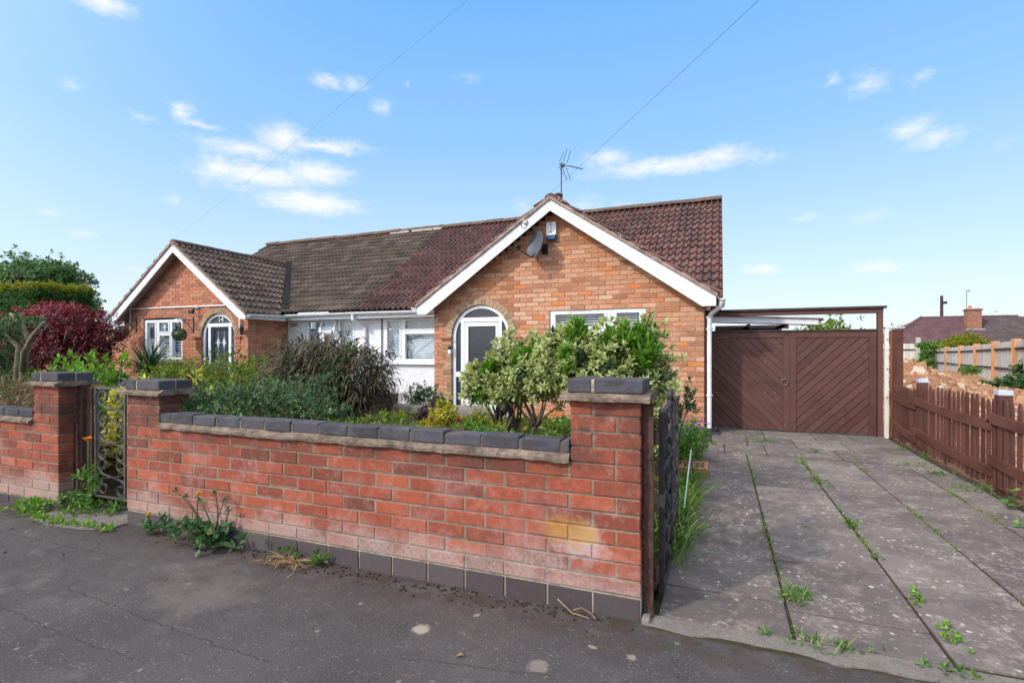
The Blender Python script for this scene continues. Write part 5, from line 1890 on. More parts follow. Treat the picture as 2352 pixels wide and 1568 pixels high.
CP = thing("carport", "white-edged lean-to carport roof showing above the brown gates", "carport", (0.8, 13, 0))
part("fascia", M["white_paint"], CP, lambda q: q.prism([(-0.15, 1.85), (1.86, 1.765), (1.86, 1.875), (-0.15, 1.975)], 12.0, 12.04), bevel=0.003)
part("roof_sheet", M["corrugated"], CP, lambda q: q.prism([(-0.19, 1.985), (1.95, 1.885), (1.95, 1.905), (-0.19, 2.005)], 11.95, 15.0))
part("rear_beam", M["upvc"], CP, lambda q: [q.box(-0.1, 1.40, 14.0, 14.05, 1.68, 1.80), q.box(-0.1, 1.65, 14.9, 14.94, 1.80, 1.90)])
for x in (0.55, 1.25):
    part("rafter", M["worn_dark_wood"], CP, lambda q: q.box(x, x + .06, 12.05, 15.0, 1.74, 1.80))
for x, y in ((1.80, 12.3), (1.72, 14.5)):
    part("post", M["white_paint"], CP, lambda q: q.box(x, x + .05, y, y + .05, -0.02, 1.75))
gutter(CP, (1.98, 11.95, 1.90), (1.98, 15.0, 1.92), 0.05)
# the curved dark roof of something parked under the carport
CA = thing("parked_car", "dark car parked behind the brown gates, only its curved roof showing", "car", (0.85, 13.2, 0))
prof = [(-0.80, 0.35), (-0.82, 0.85), (-0.66, 1.25), (-0.55, 1.47), (-0.25, 1.575), (0.1, 1.60), (0.45, 1.575), (0.62, 1.47), (0.72, 1.25), (0.86, 0.85), (0.84, 0.35)]
part("body", M["car_paint"], CA, lambda q: q.prism([(0.72 + a * .95, b * 1.085 - .01) for a, b in prof], 11.3 + .9, 14.2), bevel=0.06)
part("rear_window", M["door_glass"], CA, lambda q: q.prism([(0.20, 1.1), (1.24, 1.1), (1.14, 1.46), (0.30, 1.46)], 12.18, 12.195))
for x in (0.02, 1.26):
    part("wheel", M["black_plastic"], CA, lambda q: q.tube([(x, 12.9, 0.30), (x + .18, 12.9, 0.30)], 0.30, 20))

# ================================================================== PICKET FENCE along the drive
PF = thing("picket_fence", "brown stained picket fence with metal-capped posts along the driveway's right edge", "fence", (2.27, 6, 0))
y = 8.70
i = 0
while y > 2.35:
    w = 0.057 + random.uniform(-.004, .004)
    sag = 0.02 * math.sin((8.7 - y) / 1.95 * math.pi)
    top = 0.765 + random.uniform(-.018, .018) + (0.055 if y < 7.8 else 0)
    bot = 0.03 + random.uniform(-.02, .03)
    tilt = random.uniform(-.010, .010)
    q = [(y - w / 2, bot), (y + w / 2, bot), (y + w / 2 + tilt, top - .075), (y + w * .36 + tilt, top - .030), (y + w * .16 + tilt, top), (y - w * .16 + tilt, top), (y - w * .36 + tilt, top - .030), (y - w / 2 + tilt, top - .075)]
    mb = MB()
    mb.prism(q, 2.262 + random.uniform(-.002, .002), 2.276, fr=lambda x, d, z: (d, x, z))
    mb.build("picket", M["fence_wood"], PF)
    y -= 0.106 + random.uniform(-.007, .007) - (0.018 if y > 7.6 else 0)
    i += 1
for y in (7.83, 5.86, 3.88):
    mb = MB()
    mb.box(2.283, 2.378, y - .048, y + .048, -0.1, 0.885)
    po = mb.build("fence_post", M["fence_wood"], PF, bevel=0.004)
    mb = MB()
    mb.box(2.278, 2.383, y - .053, y + .053, 0.846, 0.893, 0, None, ident, 0.003)
    mb.build("post_cap", M["zinc"], po, bevel=0.004)
for (ya, yb, za, zb_) in ((8.74, 7.80, 0.66, 0.60), (7.84, 5.88, 0.665, 0.615), (5.93, 3.9, 0.685, 0.655), (3.95, 2.4, 0.67, 0.66)):
    for dz, sg_ in ((0.0, 0.018), (-0.37, 0.022)):
        mb = MB()
        n = 10
        vs = []
        for k in range(n + 1):
            t = k / n
            yy = ya + (yb - ya) * t
            zz = za + (zb_ - za) * t + dz - sg_ * 4 * t * (1 - t) - (0.04 * t if dz else 0)
            for (x, h) in ((2.236, -.088), (2.2585, -.088), (2.2585, 0), (2.236, 0)):
                vs.append((x + (0.0018 if ya < 7.9 else 0), yy, zz + h))
        fs = []
        for k in range(n):
            for m in range(4):
                fs.append((k * 4 + m, k * 4 + (m + 1) % 4, (k + 1) * 4 + (m + 1) % 4, (k + 1) * 4 + m))
        fs += [(3, 2, 1, 0), (n * 4, n * 4 + 1, n * 4 + 2, n * 4 + 3)]
        mb.add(vs, fs)
        mb.build("rail", M["lit_rail_wood"], PF)

# ================================================================== IRON GATES
def iron_gate(parent, u0, u1, z0, z1, pl, wd, mat, open_work=False):
    """frame and scrollwork in a vertical plane pl(u, z); wd = direction across the flat bar"""
    um = u0 + (u1 - u0) * (0.56 if open_work else 0.5)
    fr = MB()
    for a, b in (((u0, z0), (u0, z1)), ((u1, z0), (u1, z1)), ((u0, z1), (u1, z1)), ((u0, z0), (u1, z0)), ((u0, (z0 + z1) / 2 + .16), (u1, (z0 + z1) / 2 + .16)), ((u0, (z0 + z1) / 2 - .16), (u1, (z0 + z1) / 2 - .16))):
        if open_work and a[1] == b[1] and z0 < a[1] < z1:
            a = (um, a[1])
        fr.ribbon([pl(*a), pl(*b)], wd, 0.024, 0.010)
    fr.ribbon([pl(um - .018, z0), pl(um - .018, z1)], wd, 0.022, 0.012)
    fr.ribbon([pl(um + .018, z0), pl(um + .018, z1)], wd, 0.022, 0.012)
    f = fr.build("gate_frame", mat, parent)
    for s in (-1, 1):
        w = (um - u0 if s < 0 else u1 - um) - .03
        for (zc, up) in ((z1 - .16, 1), ((z0 + z1) / 2, 1), (z0 + .16, -1)):
            mb = MB()
            uc = um + s * (w / 2 + .012)
            r = min(w * 0.27, 0.07)
            for t in (-1, 1):
                for v in (-1, 1):
                    c = (uc + t * (w / 2 - r - .002), zc + v * 0.085)
                    a0 = 90 if v < 0 else -90
                    dirn = 1 if t * v > 0 else -1
                    pts = scroll(c, r, r * 0.28, a0 + (0 if True else 0), a0 + dirn * 400, pl, 20)
                    mb.ribbon([pl(uc, zc)] + [pts[0]] + pts[1:], wd, 0.016, 0.0045)
            mb.build("scroll", mat, f)
    tp = MB()
    for s in (-1, 1):
        pts = scroll((um + s * .055, z1 + .045), .042, .012, 180 if s > 0 else 0, (180 if s > 0 else 0) + s * -430, pl, 20)
        tp.ribbon([pl(um + s * .17, z1 + .005), pl(um + s * .10, z1 + .025)] + [pts[0]] + pts[1:], wd, 0.022, 0.005)
    tp.build("top_scroll", mat, f)
    return f


SG = thing("iron_gate", "small scrolled wrought iron pedestrian gate between two brick piers", "gate", (-4.3, 2.58, 0))
iron_gate(SG, -4.60, -3.93, 0.09, 0.945, lambda u, z: (u, 2.60, z), (0, 1, 0), M["pale_iron"], True)
part("hanging_stile", M["rust"], SG, lambda q: [q.box(-4.745, -4.695, 2.55, 2.60, -0.02, 0.955), q.box(-4.688, -4.615, 2.575, 2.59, -0.01, 0.95)], bevel=0.003)
BG = thing("iron_gate", "tall wrought iron driveway gate swung open and seen edge-on beside the end pier", "gate", (-0.28, 2.6, 0))
iron_gate(BG, 2.62, 3.62, 0.05, 0.935, lambda u, z: (-0.262, u, z), (1, 0, 0), M["iron"])
mb = MB()
for yy in (2.75, 2.9, 3.3, 3.45):
    mb.tube([(-0.262, yy, 0.05), (-0.262, yy, 0.935)], 0.008, 6)
mb.build("upright_bar", M["iron"], BG)
part("gate_latch", M["pale_iron"], BG, lambda q: q.box(-0.275, -0.25, 2.61, 2.66, 0.48, 0.54))
IP = thing("gate_post", "flat rusty iron gate post fixed to the end pier of the garden wall", "gate post", (-0.3, 2.47, 0))
part("shaft", M["rust"], IP, lambda q: [q.box(-0.322, -0.282, 2.462, 2.476, -0.02, 0.998), q.box(-0.322, -0.314, 2.4765, 2.52, -0.02, 0.998)], bevel=0.002)
part("stop_plate", M["stone"], IP, lambda q: q.box(-0.328, -0.292, 2.40, 2.46, -0.02, 0.028), bevel=0.006)
part("hinge", M["rust"], IP, lambda q: [q.tube([(-0.272, 2.50, z), (-0.272, 2.50, z + .07)], 0.012, 8) for z in (0.16, 0.80)])

# ================================================================== BEYOND THE PLOT
FB = thing("distant_bungalow", "far hip-roofed bungalow in purple-brown tiles with a brick chimney, beyond the timber fence", "house", (25, 70, 0))
part("wall", [M["house_brick"]], FB, lambda q: q.box(16.5, 33.3, 66, 75, -0.5, 2.05, 0, 0.5))
zr, ze = 4.9, 2.0


def hip(q, x0, x1, rx0, rx1, mi, tm, left, right):
    y0, yr, y1 = 65.5, 70.5, 75.5
    nn = 12
    for k in range(nn):
        a, b = k / nn, (k + 1) / nn
        xa0, xa1 = x0 + (rx0 - x0) * a, x1 + (rx1 - x1) * a
        xb0, xb1 = x0 + (rx0 - x0) * b, x1 + (rx1 - x1) * b
        ya, yb = y0 + (yr - y0) * a, y0 + (yr - y0) * b
        za, zb_ = ze + (zr - ze) * a, ze + (zr - ze) * b
        m = 16
        for j in range(m):
            u0, u1 = j / m, (j + 1) / m
            q.add([(xa0 + (xa1 - xa0) * u0, ya, za + .13), (xa0 + (xa1 - xa0) * u1, ya, za + .13), (xb0 + (xb1 - xb0) * u1, yb, zb_), (xb0 + (xb1 - xb0) * u0, yb, zb_),
                   (xa0 + (xa1 - xa0) * u0, ya, za), (xa0 + (xa1 - xa0) * u1, ya, za)], [(0, 1, 2, 3), (4, 5, 1, 0)], mi)
    if left:
        q.add([(x0, y0, ze), (rx0, yr, zr), (x0, y1, ze)], [(0, 1, 2)], mi)
    if right:
        q.add([(x1, y0, ze), (x1, y1, ze), (rx1, yr, zr)], [(0, 1, 2)], mi)
    q.add([(x0, y1, ze), (rx0, yr, zr), (rx1, yr, zr), (x1, y1, ze)], [(0, 1, 2, 3)], mi)


part("roof", M["far_tile"], FB, lambda q: hip(q, 15.9, 25.3, 20.9, 25.3, 0, None, True, False))
part("roof", M["far_tile_dark"], FB, lambda q: hip(q, 25.3, 34, 25.3, 29.2, 0, None, False, True))
mb = MB()
ridge_tiles(mb, (20.9, 70.5, 4.93), (29.2, 70.5, 4.93), 0.16, seg=0.8)
mb.tube([(15.9, 65.5, 2.05), (20.9, 70.5, 4.95)], 0.16, 8)
mb.build("ridge", M["ridge_tile"], FB)
mb = MB()
brickwork(mb, 3.1, 5.44, lambda z: [(24.1, 25.3)], lambda u, w, z: (u, 68.0 + w, z), depth=0.9, course=0.13, bl=0.4, joint=0.03)
c2_ = mb.build("chimney", [M["red_chimney"], M["mortar"]], FB)
part("chimney_head", [M["house_mortar"], M["garden_brick"]], c2_, lambda q: [q.box(24.02, 25.38, 67.9, 69.0, 5.44, 5.58, 1), q.box(24.1, 25.3, 68.0, 68.9, 5.581, 5.70, 0, None, ident, .15)])
part("flashing", M["lead"], c2_, lambda q: [q.box(23.9, 25.5, 67.75, 68.0, 3.25, 3.50)])
part("chimney_pot", M["terracotta"], c2_, lambda q: q.tube([(24.45, 68.4, 5.68), (24.45, 68.4, 5.95)], 0.14, 10))
FAE = thing("tv_aerial", "hair-thin distant aerial mast on the far bungalow's brick chimney", "aerial", (24.2, 68.3, 5.4))
part("mast", M["iron"], FAE, lambda q: q.tube([(24.15, 68.3, 5.4), (24.15, 68.3, 7.5)], 0.028, 5))
part("array", M["iron"], FAE, lambda q: [q.tube([(24.05, 68.3, 7.5), (24.5, 68.3, 7.54)], 0.03, 4), q.tube([(24.3, 68.3, 7.42), (24.3, 68.3, 7.6)], 0.03, 4)])
UP = thing("telegraph_pole", "brown wooden telegraph pole rising behind the far bungalow's roof", "pole", (24.3, 75, 0))
part("shaft", M["rust"], UP, lambda q: q.tube([(24.5, 76, -0.3), (24.5, 76, 7.75)], [0.19, 0.15], 10))
part("fitting", M["iron"], UP, lambda q: q.box(24.4, 24.95, 75.7, 75.95, 6.75, 7.05))

# weathered timber fence running away along the plot
TF = thing("timber_fence", "grey featheredge timber fence with orange-brown posts beyond the spoil heap", "fence", (15, 32, 0))
fp = [(0.8146, 40, 1.46), (0.8387, 35.5, 1.50), (0.8655, 30.5, 1.53), (0.8958, 26.3, 1.58), (0.9319, 22.3, 1.63), (0.9714, 19.0, 1.66), (1.012, 16.4, 1.69), (1.06, 14.2, 1.71)]
sN, cN = math.sin(R(21.8)), math.cos(R(21.8))
FP = [(d * (u * cN - sN), d * (u * sN + cN), z) for u, d, z in fp]
for k, (x, y, z) in enumerate(FP):
    mb = MB()
    w = 0.19 if k < 6 else 0.13
    mb.box(x - w * .6, x + w * .6, y - .15, y + .02, -0.6, z + .02)
    mb.build("fence_post", M["post_wood"], TF)
for (xa, ya, za), (xb, yb, zb_) in zip(FP[:-1], FP[1:]):
    mb = MB()
    n = 26
    for j in range(n):
        t0, t1 = j / n, (j + 1) / n
        x0, y0, x1, y1 = xa + (xb - xa) * t0, ya + (yb - ya) * t0, xa + (xb - xa) * t1, ya + (yb - ya) * t1
        zt = za + (zb_ - za) * t0 - .06 + random.uniform(-.01, .01)
        dy = random.uniform(0.0, .02)
        mb.add([(x0 + .05, y0 + .06 + dy, -.7), (x1 + .05, y1 + .09 + dy, -.7), (x1 + .05, y1 + .09 + dy, zt), (x0 + .05, y0 + .06 + dy, zt),
                (x0 + .09, y0 + .10 + dy, -.7), (x1 + .09, y1 + .12 + dy, -.7), (x1 + .09, y1 + .12 + dy, zt), (x0 + .09, y0 + .10 + dy, zt)],
               [(0, 1, 2, 3), (3, 2, 6, 7), (5, 4, 7, 6), (1, 5, 6, 2), (0, 3, 7, 4)])
    mb.build("board_panel", M["grey_wood"], TF)
    for h in (0.30, 1.08):
        mb = MB()
        k_ = h
        mb.tube([(xa - .02, ya - .03, za - 1.52 + k_ + .10), (xb - .02, yb - .03, zb_ - 1.52 + k_ + .10)], 0.045, 4)
        mb.build("rail", M["worn_dark_wood"], TF)
TF2 = thing("timber_fence", "short pale panel fence with a tall concrete post left of the orange-posted fence", "fence", (13.5, 50, 0))
part("board_panel", M["grey_wood"], TF2, lambda q: [q.box(11.4 + i * .24, 11.635 + i * .24, 50.0 + (i % 2) * .02, 50.05 + (i % 2) * .02, -0.6, 1.80) for i in range(14)])
part("rail", M["worn_dark_wood"], TF2, lambda q: q.box(11.4, 14.7, 49.93, 49.99, 1.28, 1.36))
part("concrete_post", M["concrete_post"], TF2, lambda q: q.box(14.40, 14.68, 49.6, 49.85, -0.6, 2.25), bevel=0.02)



# ================================================================== PLANTS
def UP3(n, k=1.0, j=0.5):
    return unit(np.array([0, 0, k]) + rng.normal(size=(n, 3)) * j)


def plant(name, label, cat, loc, group=None):
    return thing(name, label, cat, loc, group)


def leafset(parent, sets, mat, name="foliage"):
    return np_leafmesh(name, *(join(*sets) if isinstance(sets, list) else sets), mat, parent)


def stem_part(parent, base_targets, r0, r1, mat, bow=0.15, name="stem"):
    mb = MB()
    for b, ts in base_targets:
        stems_to(mb, b, ts, r0, r1, bow)
    return mb.build(name, mat, parent, smooth=True)


# ---- variegated shrubs in front of the wide gable
def variegated(label, base, blobs, n, plain, forks, seedk=0):
    x, y, z = base
    p = plant("variegated_shrub", label, "shrub", base)
    C, Dr = in_blobs(blobs, n, shell=0.75, lumps=0.28)
    A = unit(Dr * 0.75 + np.array([0.0, -0.15, 0.75]) + rng.normal(size=(n, 3)) * 0.35)
    leafset(p, rosettes(C, A, 11, 0.066, 0.023, 15, 85, 0.22), L["variegated"])
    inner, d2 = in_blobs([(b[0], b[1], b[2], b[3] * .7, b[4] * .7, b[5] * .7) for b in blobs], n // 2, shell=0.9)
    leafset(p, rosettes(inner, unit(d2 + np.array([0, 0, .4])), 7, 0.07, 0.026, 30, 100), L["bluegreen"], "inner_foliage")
    if plain:
        Cp, Dp = in_blobs(plain, 40 * len(plain), shell=0.6)
        Ap = unit(np.array([0, -0.1, 1.0]) + Dp * 0.45 + rng.normal(size=(len(Cp), 3)) * 0.2)
        leafset(p, rosettes(Cp, Ap, 9, 0.095, 0.027, 12, 70, 0.2), L["reverted"], "plain_green_shoots")
    mb = MB()
    for (fx, fy, fz), k in forks:
        stems_to(mb, (fx * .35 + x * .65 + random.uniform(-.05, .05), fy * .5 + y * .5, z), [(fx, fy, fz)], 0.032, 0.022, 0.12, 7)
        dd = np.linalg.norm(C - np.array([fx, fy, fz]), axis=1)
        near = np.argsort(dd)[: k * 6]
        pick = near[rng.permutation(len(near))[:k]]
        stems_to(mb, (fx, fy, fz), [tuple(C[i]) for i in pick], 0.017, 0.004, 0.18, 5)
    mb.build("trunk", M["bark"], p, smooth=True)
    return p


variegated("tall cream-edged shrub with plain green shoots, hiding the lower half of the wide gable window", (-1.05, 4.45, 0.2),
           [(-1.25, 4.4, 1.15, .36, .34, .30), (-0.92, 4.35, 1.10, .34, .34, .34), (-0.62, 4.4, 1.13, .26, .30, .34), (-0.47, 4.35, 0.98, .17, .22, .25), (-0.83, 4.5, 1.40, .09, .10, .20),
            (-0.55, 4.45, 1.38, .11, .12, .18), (-1.33, 4.45, 1.34, .13, .14, .12), (-1.05, 4.3, 1.28, .25, .2, .14), (-0.85, 4.25, .90, .34, .28, .14), (-0.55, 4.25, 0.72, .2, .22, .20), (-0.42, 4.2, 0.55, .10, .14, .14), (-1.18, 4.3, 1.0, .25, .25, .14)], 1350,
           [(-1.10, 4.25, 1.38, .07, .09, .12), (-0.72, 4.25, 1.33, .2, .12, .10), (-0.85, 4.1, 0.93, .16, .1, .10), (-1.16, 4.15, 1.17, .06, .08, .12), (-0.55, 4.2, 1.20, .10, .1, .12)],
           [((-1.1, 4.4, 0.62), 9), ((-0.9, 4.45, 0.6), 9), ((-0.7, 4.4, 0.65), 9), ((-1.2, 4.5, 0.7), 8), ((-0.55, 4.35, 0.6), 7)])
variegated("open cream-edged shrub with many bare twisting stems, in front of the white arched door", (-1.72, 4.5, 0.2),
           [(-2.05, 4.45, 1.00, .22, .22, .17), (-1.78, 4.5, 1.20, .18, .2, .20), (-2.17, 4.5, 0.86, .14, .18, .13), (-1.62, 4.4, 1.02, .25, .25, .25), (-1.92, 4.4, 0.93, .2, .2, .09), (-1.5, 4.35, 1.0, .2, .2, .14), (-1.42, 4.42, .92, .24, .2, .14), (-1.40, 4.4, 1.12, .2, .2, .18), (-1.8, 4.38, .84, .25, .2, .10), (-1.50, 4.45, 1.25, .15, .16, .16)], 1150,
           [(-1.95, 4.35, 1.06, .08, .08, .08), (-2.02, 4.35, 0.84, .07, .08, .08), (-1.60, 4.3, 1.14, .09, .08, .09)],
           [((-1.95, 4.5, 0.55), 9), ((-1.75, 4.5, 0.50), 9), ((-1.55, 4.45, 0.55), 9), ((-1.85, 4.4, 0.45), 7)])

# ---- big arching strap-leaved bush
p = plant("strap_leaf_bush", "large drooping dark bush of narrow strap leaves before the white rendered wall", "bush", (-4.9, 5.6, 0.2))
n = 9000
C, Dr = in_blobs([(-4.9, 5.6, 0.86, .88, .62, .52), (-5.5, 5.6, 0.90, .44, .42, .42), (-4.42, 5.6, 0.84, .44, .42, .44), (-5.0, 5.5, 1.16, .54, .42, .26), (-4.9, 5.5, .5, .75, .5, .3)], n, 0.42, 0.22)
D0 = unit(Dr * np.array([1, 1, 0.35]) + np.array([0, -.2, 0.05]) + rng.normal(size=(n, 3)) * 0.55)
leafset(p, blades(C, D0, rng.uniform(.07, .20, n), rng.uniform(.016, .030, n), rng.uniform(1.0, 3.0, n), 4), L["strap"])
n = 70
C2, D2_ = in_blobs([(-5.45, 5.5, 1.05, .35, .3, .28), (-4.95, 5.5, 1.18, .45, .3, .16)], n, 0.5)
leafset(p, blades(C2, unit(D2_ + np.array([-.2, -.2, .9])), rng.uniform(.35, .6, n), 0.008, rng.uniform(1.4, 2.4, n), 7), L["dry"], "dead_leaves")
n = 700
C3, D3 = in_blobs([(-4.45, 5.35, 1.0, .28, .2, .28), (-4.7, 5.3, 0.6, .55, .2, .3)], n, .8)
leafset(p, blades(C3, unit(D3 + np.array([0, -.3, .3])), rng.uniform(.12, .26, n), 0.014, rng.uniform(.6, 1.8, n), 4), L["bluegreen"], "green_shoots")
stem_part(p, [((-4.9 + random.uniform(-.2, .2), 5.6, 0.15), [tuple(C[i]) for i in rng.integers(0, len(C), 5)]) for _ in range(12)], 0.016, 0.005, M["bark"], 0.2)

# ---- blue-green bush leaning over the wall
p = plant("leaning_bush", "blue-green small-leaved bush sprawling over the front wall's blue brick coping beside the gate pier", "bush", (-3.3, 3.0, 0.4))
blobs = [(-3.45, 2.98, 0.87, .42, .26, .16), (-3.0, 3.1, 0.84, .36, .28, .16), (-3.85, 2.92, 0.84, .22, .2, .12), (-3.3, 3.2, .92, .22, .18, .11), (-3.05, 3.3, 1.0, .12, .12, .10), (-2.75, 3.1, .78, .2, .2, .10),
         (-3.6, 2.62, 0.83, .20, .12, .08), (-3.3, 2.62, 0.82, .18, .12, .06), (-3.95, 2.72, .90, .14, .12, .09)]
n = 1150
C, Dr = in_blobs(blobs, n, .7, .3)
A = unit(Dr * .8 + np.array([0, -.1, .6]) + rng.normal(size=(n, 3)) * .5)
leafset(p, rosettes(C, A, 7, 0.030, 0.015, 30, 100, .2), L["bluegreen"])
stem_part(p, [((-3.28, 3.0, 0.35), [tuple(C[i]) for i in rng.integers(0, n, 40)]), ((-2.98, 3.1, .4), [(-3.02, 3.12, 1.02), (-3.12, 3.18, 1.0), (-2.9, 3.15, .98), (-2.95, 3.2, 1.12)])], 0.011, 0.003, M["bark"], .18)
n = 6
leafset(p, leaves(np.array([[-3.42, 2.78, 0.80]] * 3 + [[-3.40, 2.78, .81]] * 3) + rng.normal(size=(6, 3)) * .012, rand_dirs(6) + np.array([.6, 0, .4]), UP3(6), .055, .022), L["yellow"], "yellow_leaf")

# ---- hedge below the left house's door
p = plant("garden_hedge", "informal mid-green hedge flecked with orange below the door numbered 14", "hedge", (-8.2, 6.5, 0.1))
n = 1900
C, Dr = in_blobs([(-8.9, 6.5, .72, .75, .5, .42), (-8.0, 6.6, .78, .7, .5, .42), (-7.2, 6.5, .74, .5, .5, .40), (-9.6, 6.6, .62, .4, .5, .32), (-8.4, 6.4, .5, 1.2, .5, .4), (-6.95, 6.5, .9, .2, .3, .28)], n, .5, .3)
A = unit(Dr * .6 + np.array([0, -.1, .9]) + rng.normal(size=(n, 3)) * .4)
leafset(p, rosettes(C, A, 8, 0.058, 0.026, 20, 95, .2, rng.random(n)), L["hedge"])
stem_part(p, [((x, 6.5, .05), [tuple(C[i]) for i in rng.integers(0, n, 6)]) for x in (-9.2, -8.6, -8.0, -7.4)], .014, .004, M["bark"])

# ---- cordyline
p = plant("cordyline", "spiky dark green cordyline in front of the four-light window", "plant", (-11.0, 7.2, 0.1))
n = 150
C = np.array([-11.05, 7.2, 0.85]) + rng.normal(size=(n, 3)) * np.array([.05, .05, .07])
D0 = rand_dirs(n)
D0[:, 2] = np.abs(D0[:, 2]) * 1.3 - 0.25
leafset(p, blades(C, D0, rng.uniform(.5, .8, n), rng.uniform(.035, .05, n), rng.uniform(.15, .7, n), 5, tip=.05), L["cordyline"])
stem_part(p, [((-11.05, 7.2, 0.05), [(-11.05, 7.2, .88)])], .06, .05, M["bark"], 0.03, "trunk")

# ---- red Japanese maple
p = plant("japanese_maple", "dense crimson Japanese maple with a rounded crown, in front of the pale garage", "tree", (-12.4, 6.5, 0))
blobs = [(-13.0, 6.5, 1.72, .95, .8, .50), (-12.2, 6.4, 1.72, .80, .7, .46), (-12.4, 6.5, 1.55, 1.15, .9, .60), (-13.2, 6.5, 1.45, .75, .8, .48), (-11.80, 6.4, 1.28, .62, .7, .40), (-12.5, 6.4, 1.85, .75, .6, .34), (-11.3, 6.3, 1.0, .38, .4, .22), (-12.3, 6.1, 1.15, 1.1, .5, .3), (-13.5, 6.3, 1.2, .4, .5, .3)]
n = 4600
C, Dr = in_blobs(blobs, n, .5, .14)
A = unit(Dr * .9 + np.array([0, -.2, .25]) + rng.normal(size=(n, 3)) * .4)
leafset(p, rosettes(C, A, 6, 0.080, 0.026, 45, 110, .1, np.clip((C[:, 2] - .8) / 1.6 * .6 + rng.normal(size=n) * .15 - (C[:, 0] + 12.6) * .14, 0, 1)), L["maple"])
stem_part(p, [((-12.4, 6.5, 0.0), [(-12.4, 6.5, .8)]), ((-12.4, 6.5, .6), [tuple(C[i]) for i in rng.integers(0, n, 22)])], .045, .01, M["grey_bark"], .15, "trunk")

# ---- clipped gold-topped hedge, far tree
p = plant("clipped_hedge", "tall clipped dark green hedge with a golden top behind the red maple", "hedge", (-21, 9.6, 0))
n = 7000
C = np.stack([rng.uniform(-25, -18.9, n), rng.uniform(9.0, 10.6, n), rng.uniform(0.2, 3.25, n)], 1)
face = rng.random(n)
C[face < .55, 1] = 9.0 + rng.normal(size=(face < .55).sum()) * .05
C[face > .82, 0] = -18.9 + rng.normal(size=(face > .82).sum()) * .05
top = C[:, 2] > 3.1
N_ = np.array([.2, -1, .3]) + rng.normal(size=(n, 3)) * .5
leafset(p, rosettes(C[~top], unit(N_[~top]), 7, .12, .05, 20, 95), L["conifer"])
Ct = np.stack([rng.uniform(-25, -18.85, 900), rng.uniform(8.95, 10.6, 900), 3.2 + rng.normal(size=900) * .08], 1)
leafset(p, rosettes(np.concatenate([C[top], Ct]), UP3(top.sum() + 900), 7, .11, .045, 20, 90), L["goldtop"], "golden_tips")
part("core", L["conifer"], p, lambda q: q.box(-24.9, -19.05, 9.15, 10.5, 0, 2.95))
p = plant("background_tree", "broad dark green tree rising behind the clipped golden-topped hedge", "tree", (-57, 28, 0))
blobs = [(-59, 28, 6.3, 4.6, 4, 3.3), (-55.3, 28, 5.2, 3.0, 3, 2.3), (-62, 29, 6.0, 4, 4, 3.2), (-57, 27, 3.6, 4.5, 3, 1.9), (-53.0, 28, 4.3, 2.6, 2, 2.0), (-56, 27.5, 7.2, 3.2, 3, 2.2)]
n = 10500
C, Dr = in_blobs(blobs, n, .6, .25)
A = unit(Dr + np.array([0, -.2, .3]) + rng.normal(size=(n, 3)) * .4)
leafset(p, rosettes(C, A, 7, .34, .17, 30, 105, .15, rng.random(n)), L["tree"], "crown")
stem_part(p, [((-57.5, 28, 0), [(-57.5, 28, 3.5)]), ((-57.5, 28, 2.8), [tuple(C[i]) for i in rng.integers(0, n, 18)])], .3, .05, M["bark"], .12, "trunk")


def far_tree(label, base, blobs, n, leaf, mat, group=None):
    p = plant("distant_tree", label, "tree", base, group)
    C, Dr = in_blobs(blobs, n, .6, .4)
    leafset(p, rosettes(C, unit(Dr + np.array([0, -.2, .4]) + rng.normal(size=(n, 3)) * .4), 6, leaf, leaf * .5, 25, 105, .15), mat, "crown")
    stem_part(p, [(base, [tuple(C[i]) for i in rng.integers(0, n, 6)])], leaf * .5, leaf * .15, M["bark"], .1, "trunk")


far_tree("loose green tree beside the end of the white carport roof", (2.9, 17.3, 0), [(2.9, 17.3, 1.75, .75, .6, .42), (3.3, 17.3, 1.6, .5, .5, .3), (2.6, 17.2, 1.7, .35, .4, .42), (3.55, 17.3, 1.55, .4, .4, .2)], 300, .14, L["hedge"])
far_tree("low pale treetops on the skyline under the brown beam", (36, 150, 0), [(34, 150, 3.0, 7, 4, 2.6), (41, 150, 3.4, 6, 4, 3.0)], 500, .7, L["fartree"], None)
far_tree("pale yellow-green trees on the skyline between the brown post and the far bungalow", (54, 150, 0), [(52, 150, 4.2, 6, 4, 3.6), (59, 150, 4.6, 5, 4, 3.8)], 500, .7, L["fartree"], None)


# ---- left foreground planting
p = plant("gnarled_tree", "gnarled bare-limbed small tree with sparse green leaves and a sawn-off branch", "tree", (-9.6, 4.3, 0))
mb = MB()
limbs = [([(-9.25, 4.3, .1), (-9.32, 4.3, .75), (-9.22, 4.3, 1.15), (-9.12, 4.3, 1.36), (-9.3, 4.3, 1.62), (-9.6, 4.3, 1.78)], [.05, .046, .042, .036, .028, .018]),
         ([(-9.25, 4.28, .95), (-9.05, 4.2, 1.22), (-8.72, 4.15, 1.45), (-8.46, 4.15, 1.62)], [.038, .034, .03, .027]),
         ([(-9.75, 4.3, .1), (-9.72, 4.3, .8), (-9.85, 4.3, 1.15), (-10.1, 4.3, 1.35), (-9.8, 4.3, 1.5)], [.05, .042, .036, .03, .015]),
         ([(-9.5, 4.3, .1), (-9.45, 4.3, .9), (-9.4, 4.3, 1.3), (-9.75, 4.3, 1.48), (-10.2, 4.3, 1.55)], [.045, .038, .033, .028, .018])]
for pts, rs in limbs:
    mb.tube(pts, rs, 8)
mb.build("trunk", M["grey_bark"], p, smooth=True)
n = 330
C, Dr = in_blobs([(-9.75, 4.3, 1.50, .28, .3, .26), (-9.35, 4.25, 1.64, .34, .3, .09), (-9.7, 4.2, 1.12, .22, .3, .3), (-9.0, 4.2, 1.68, .2, .2, .05)], n, .8, .3)
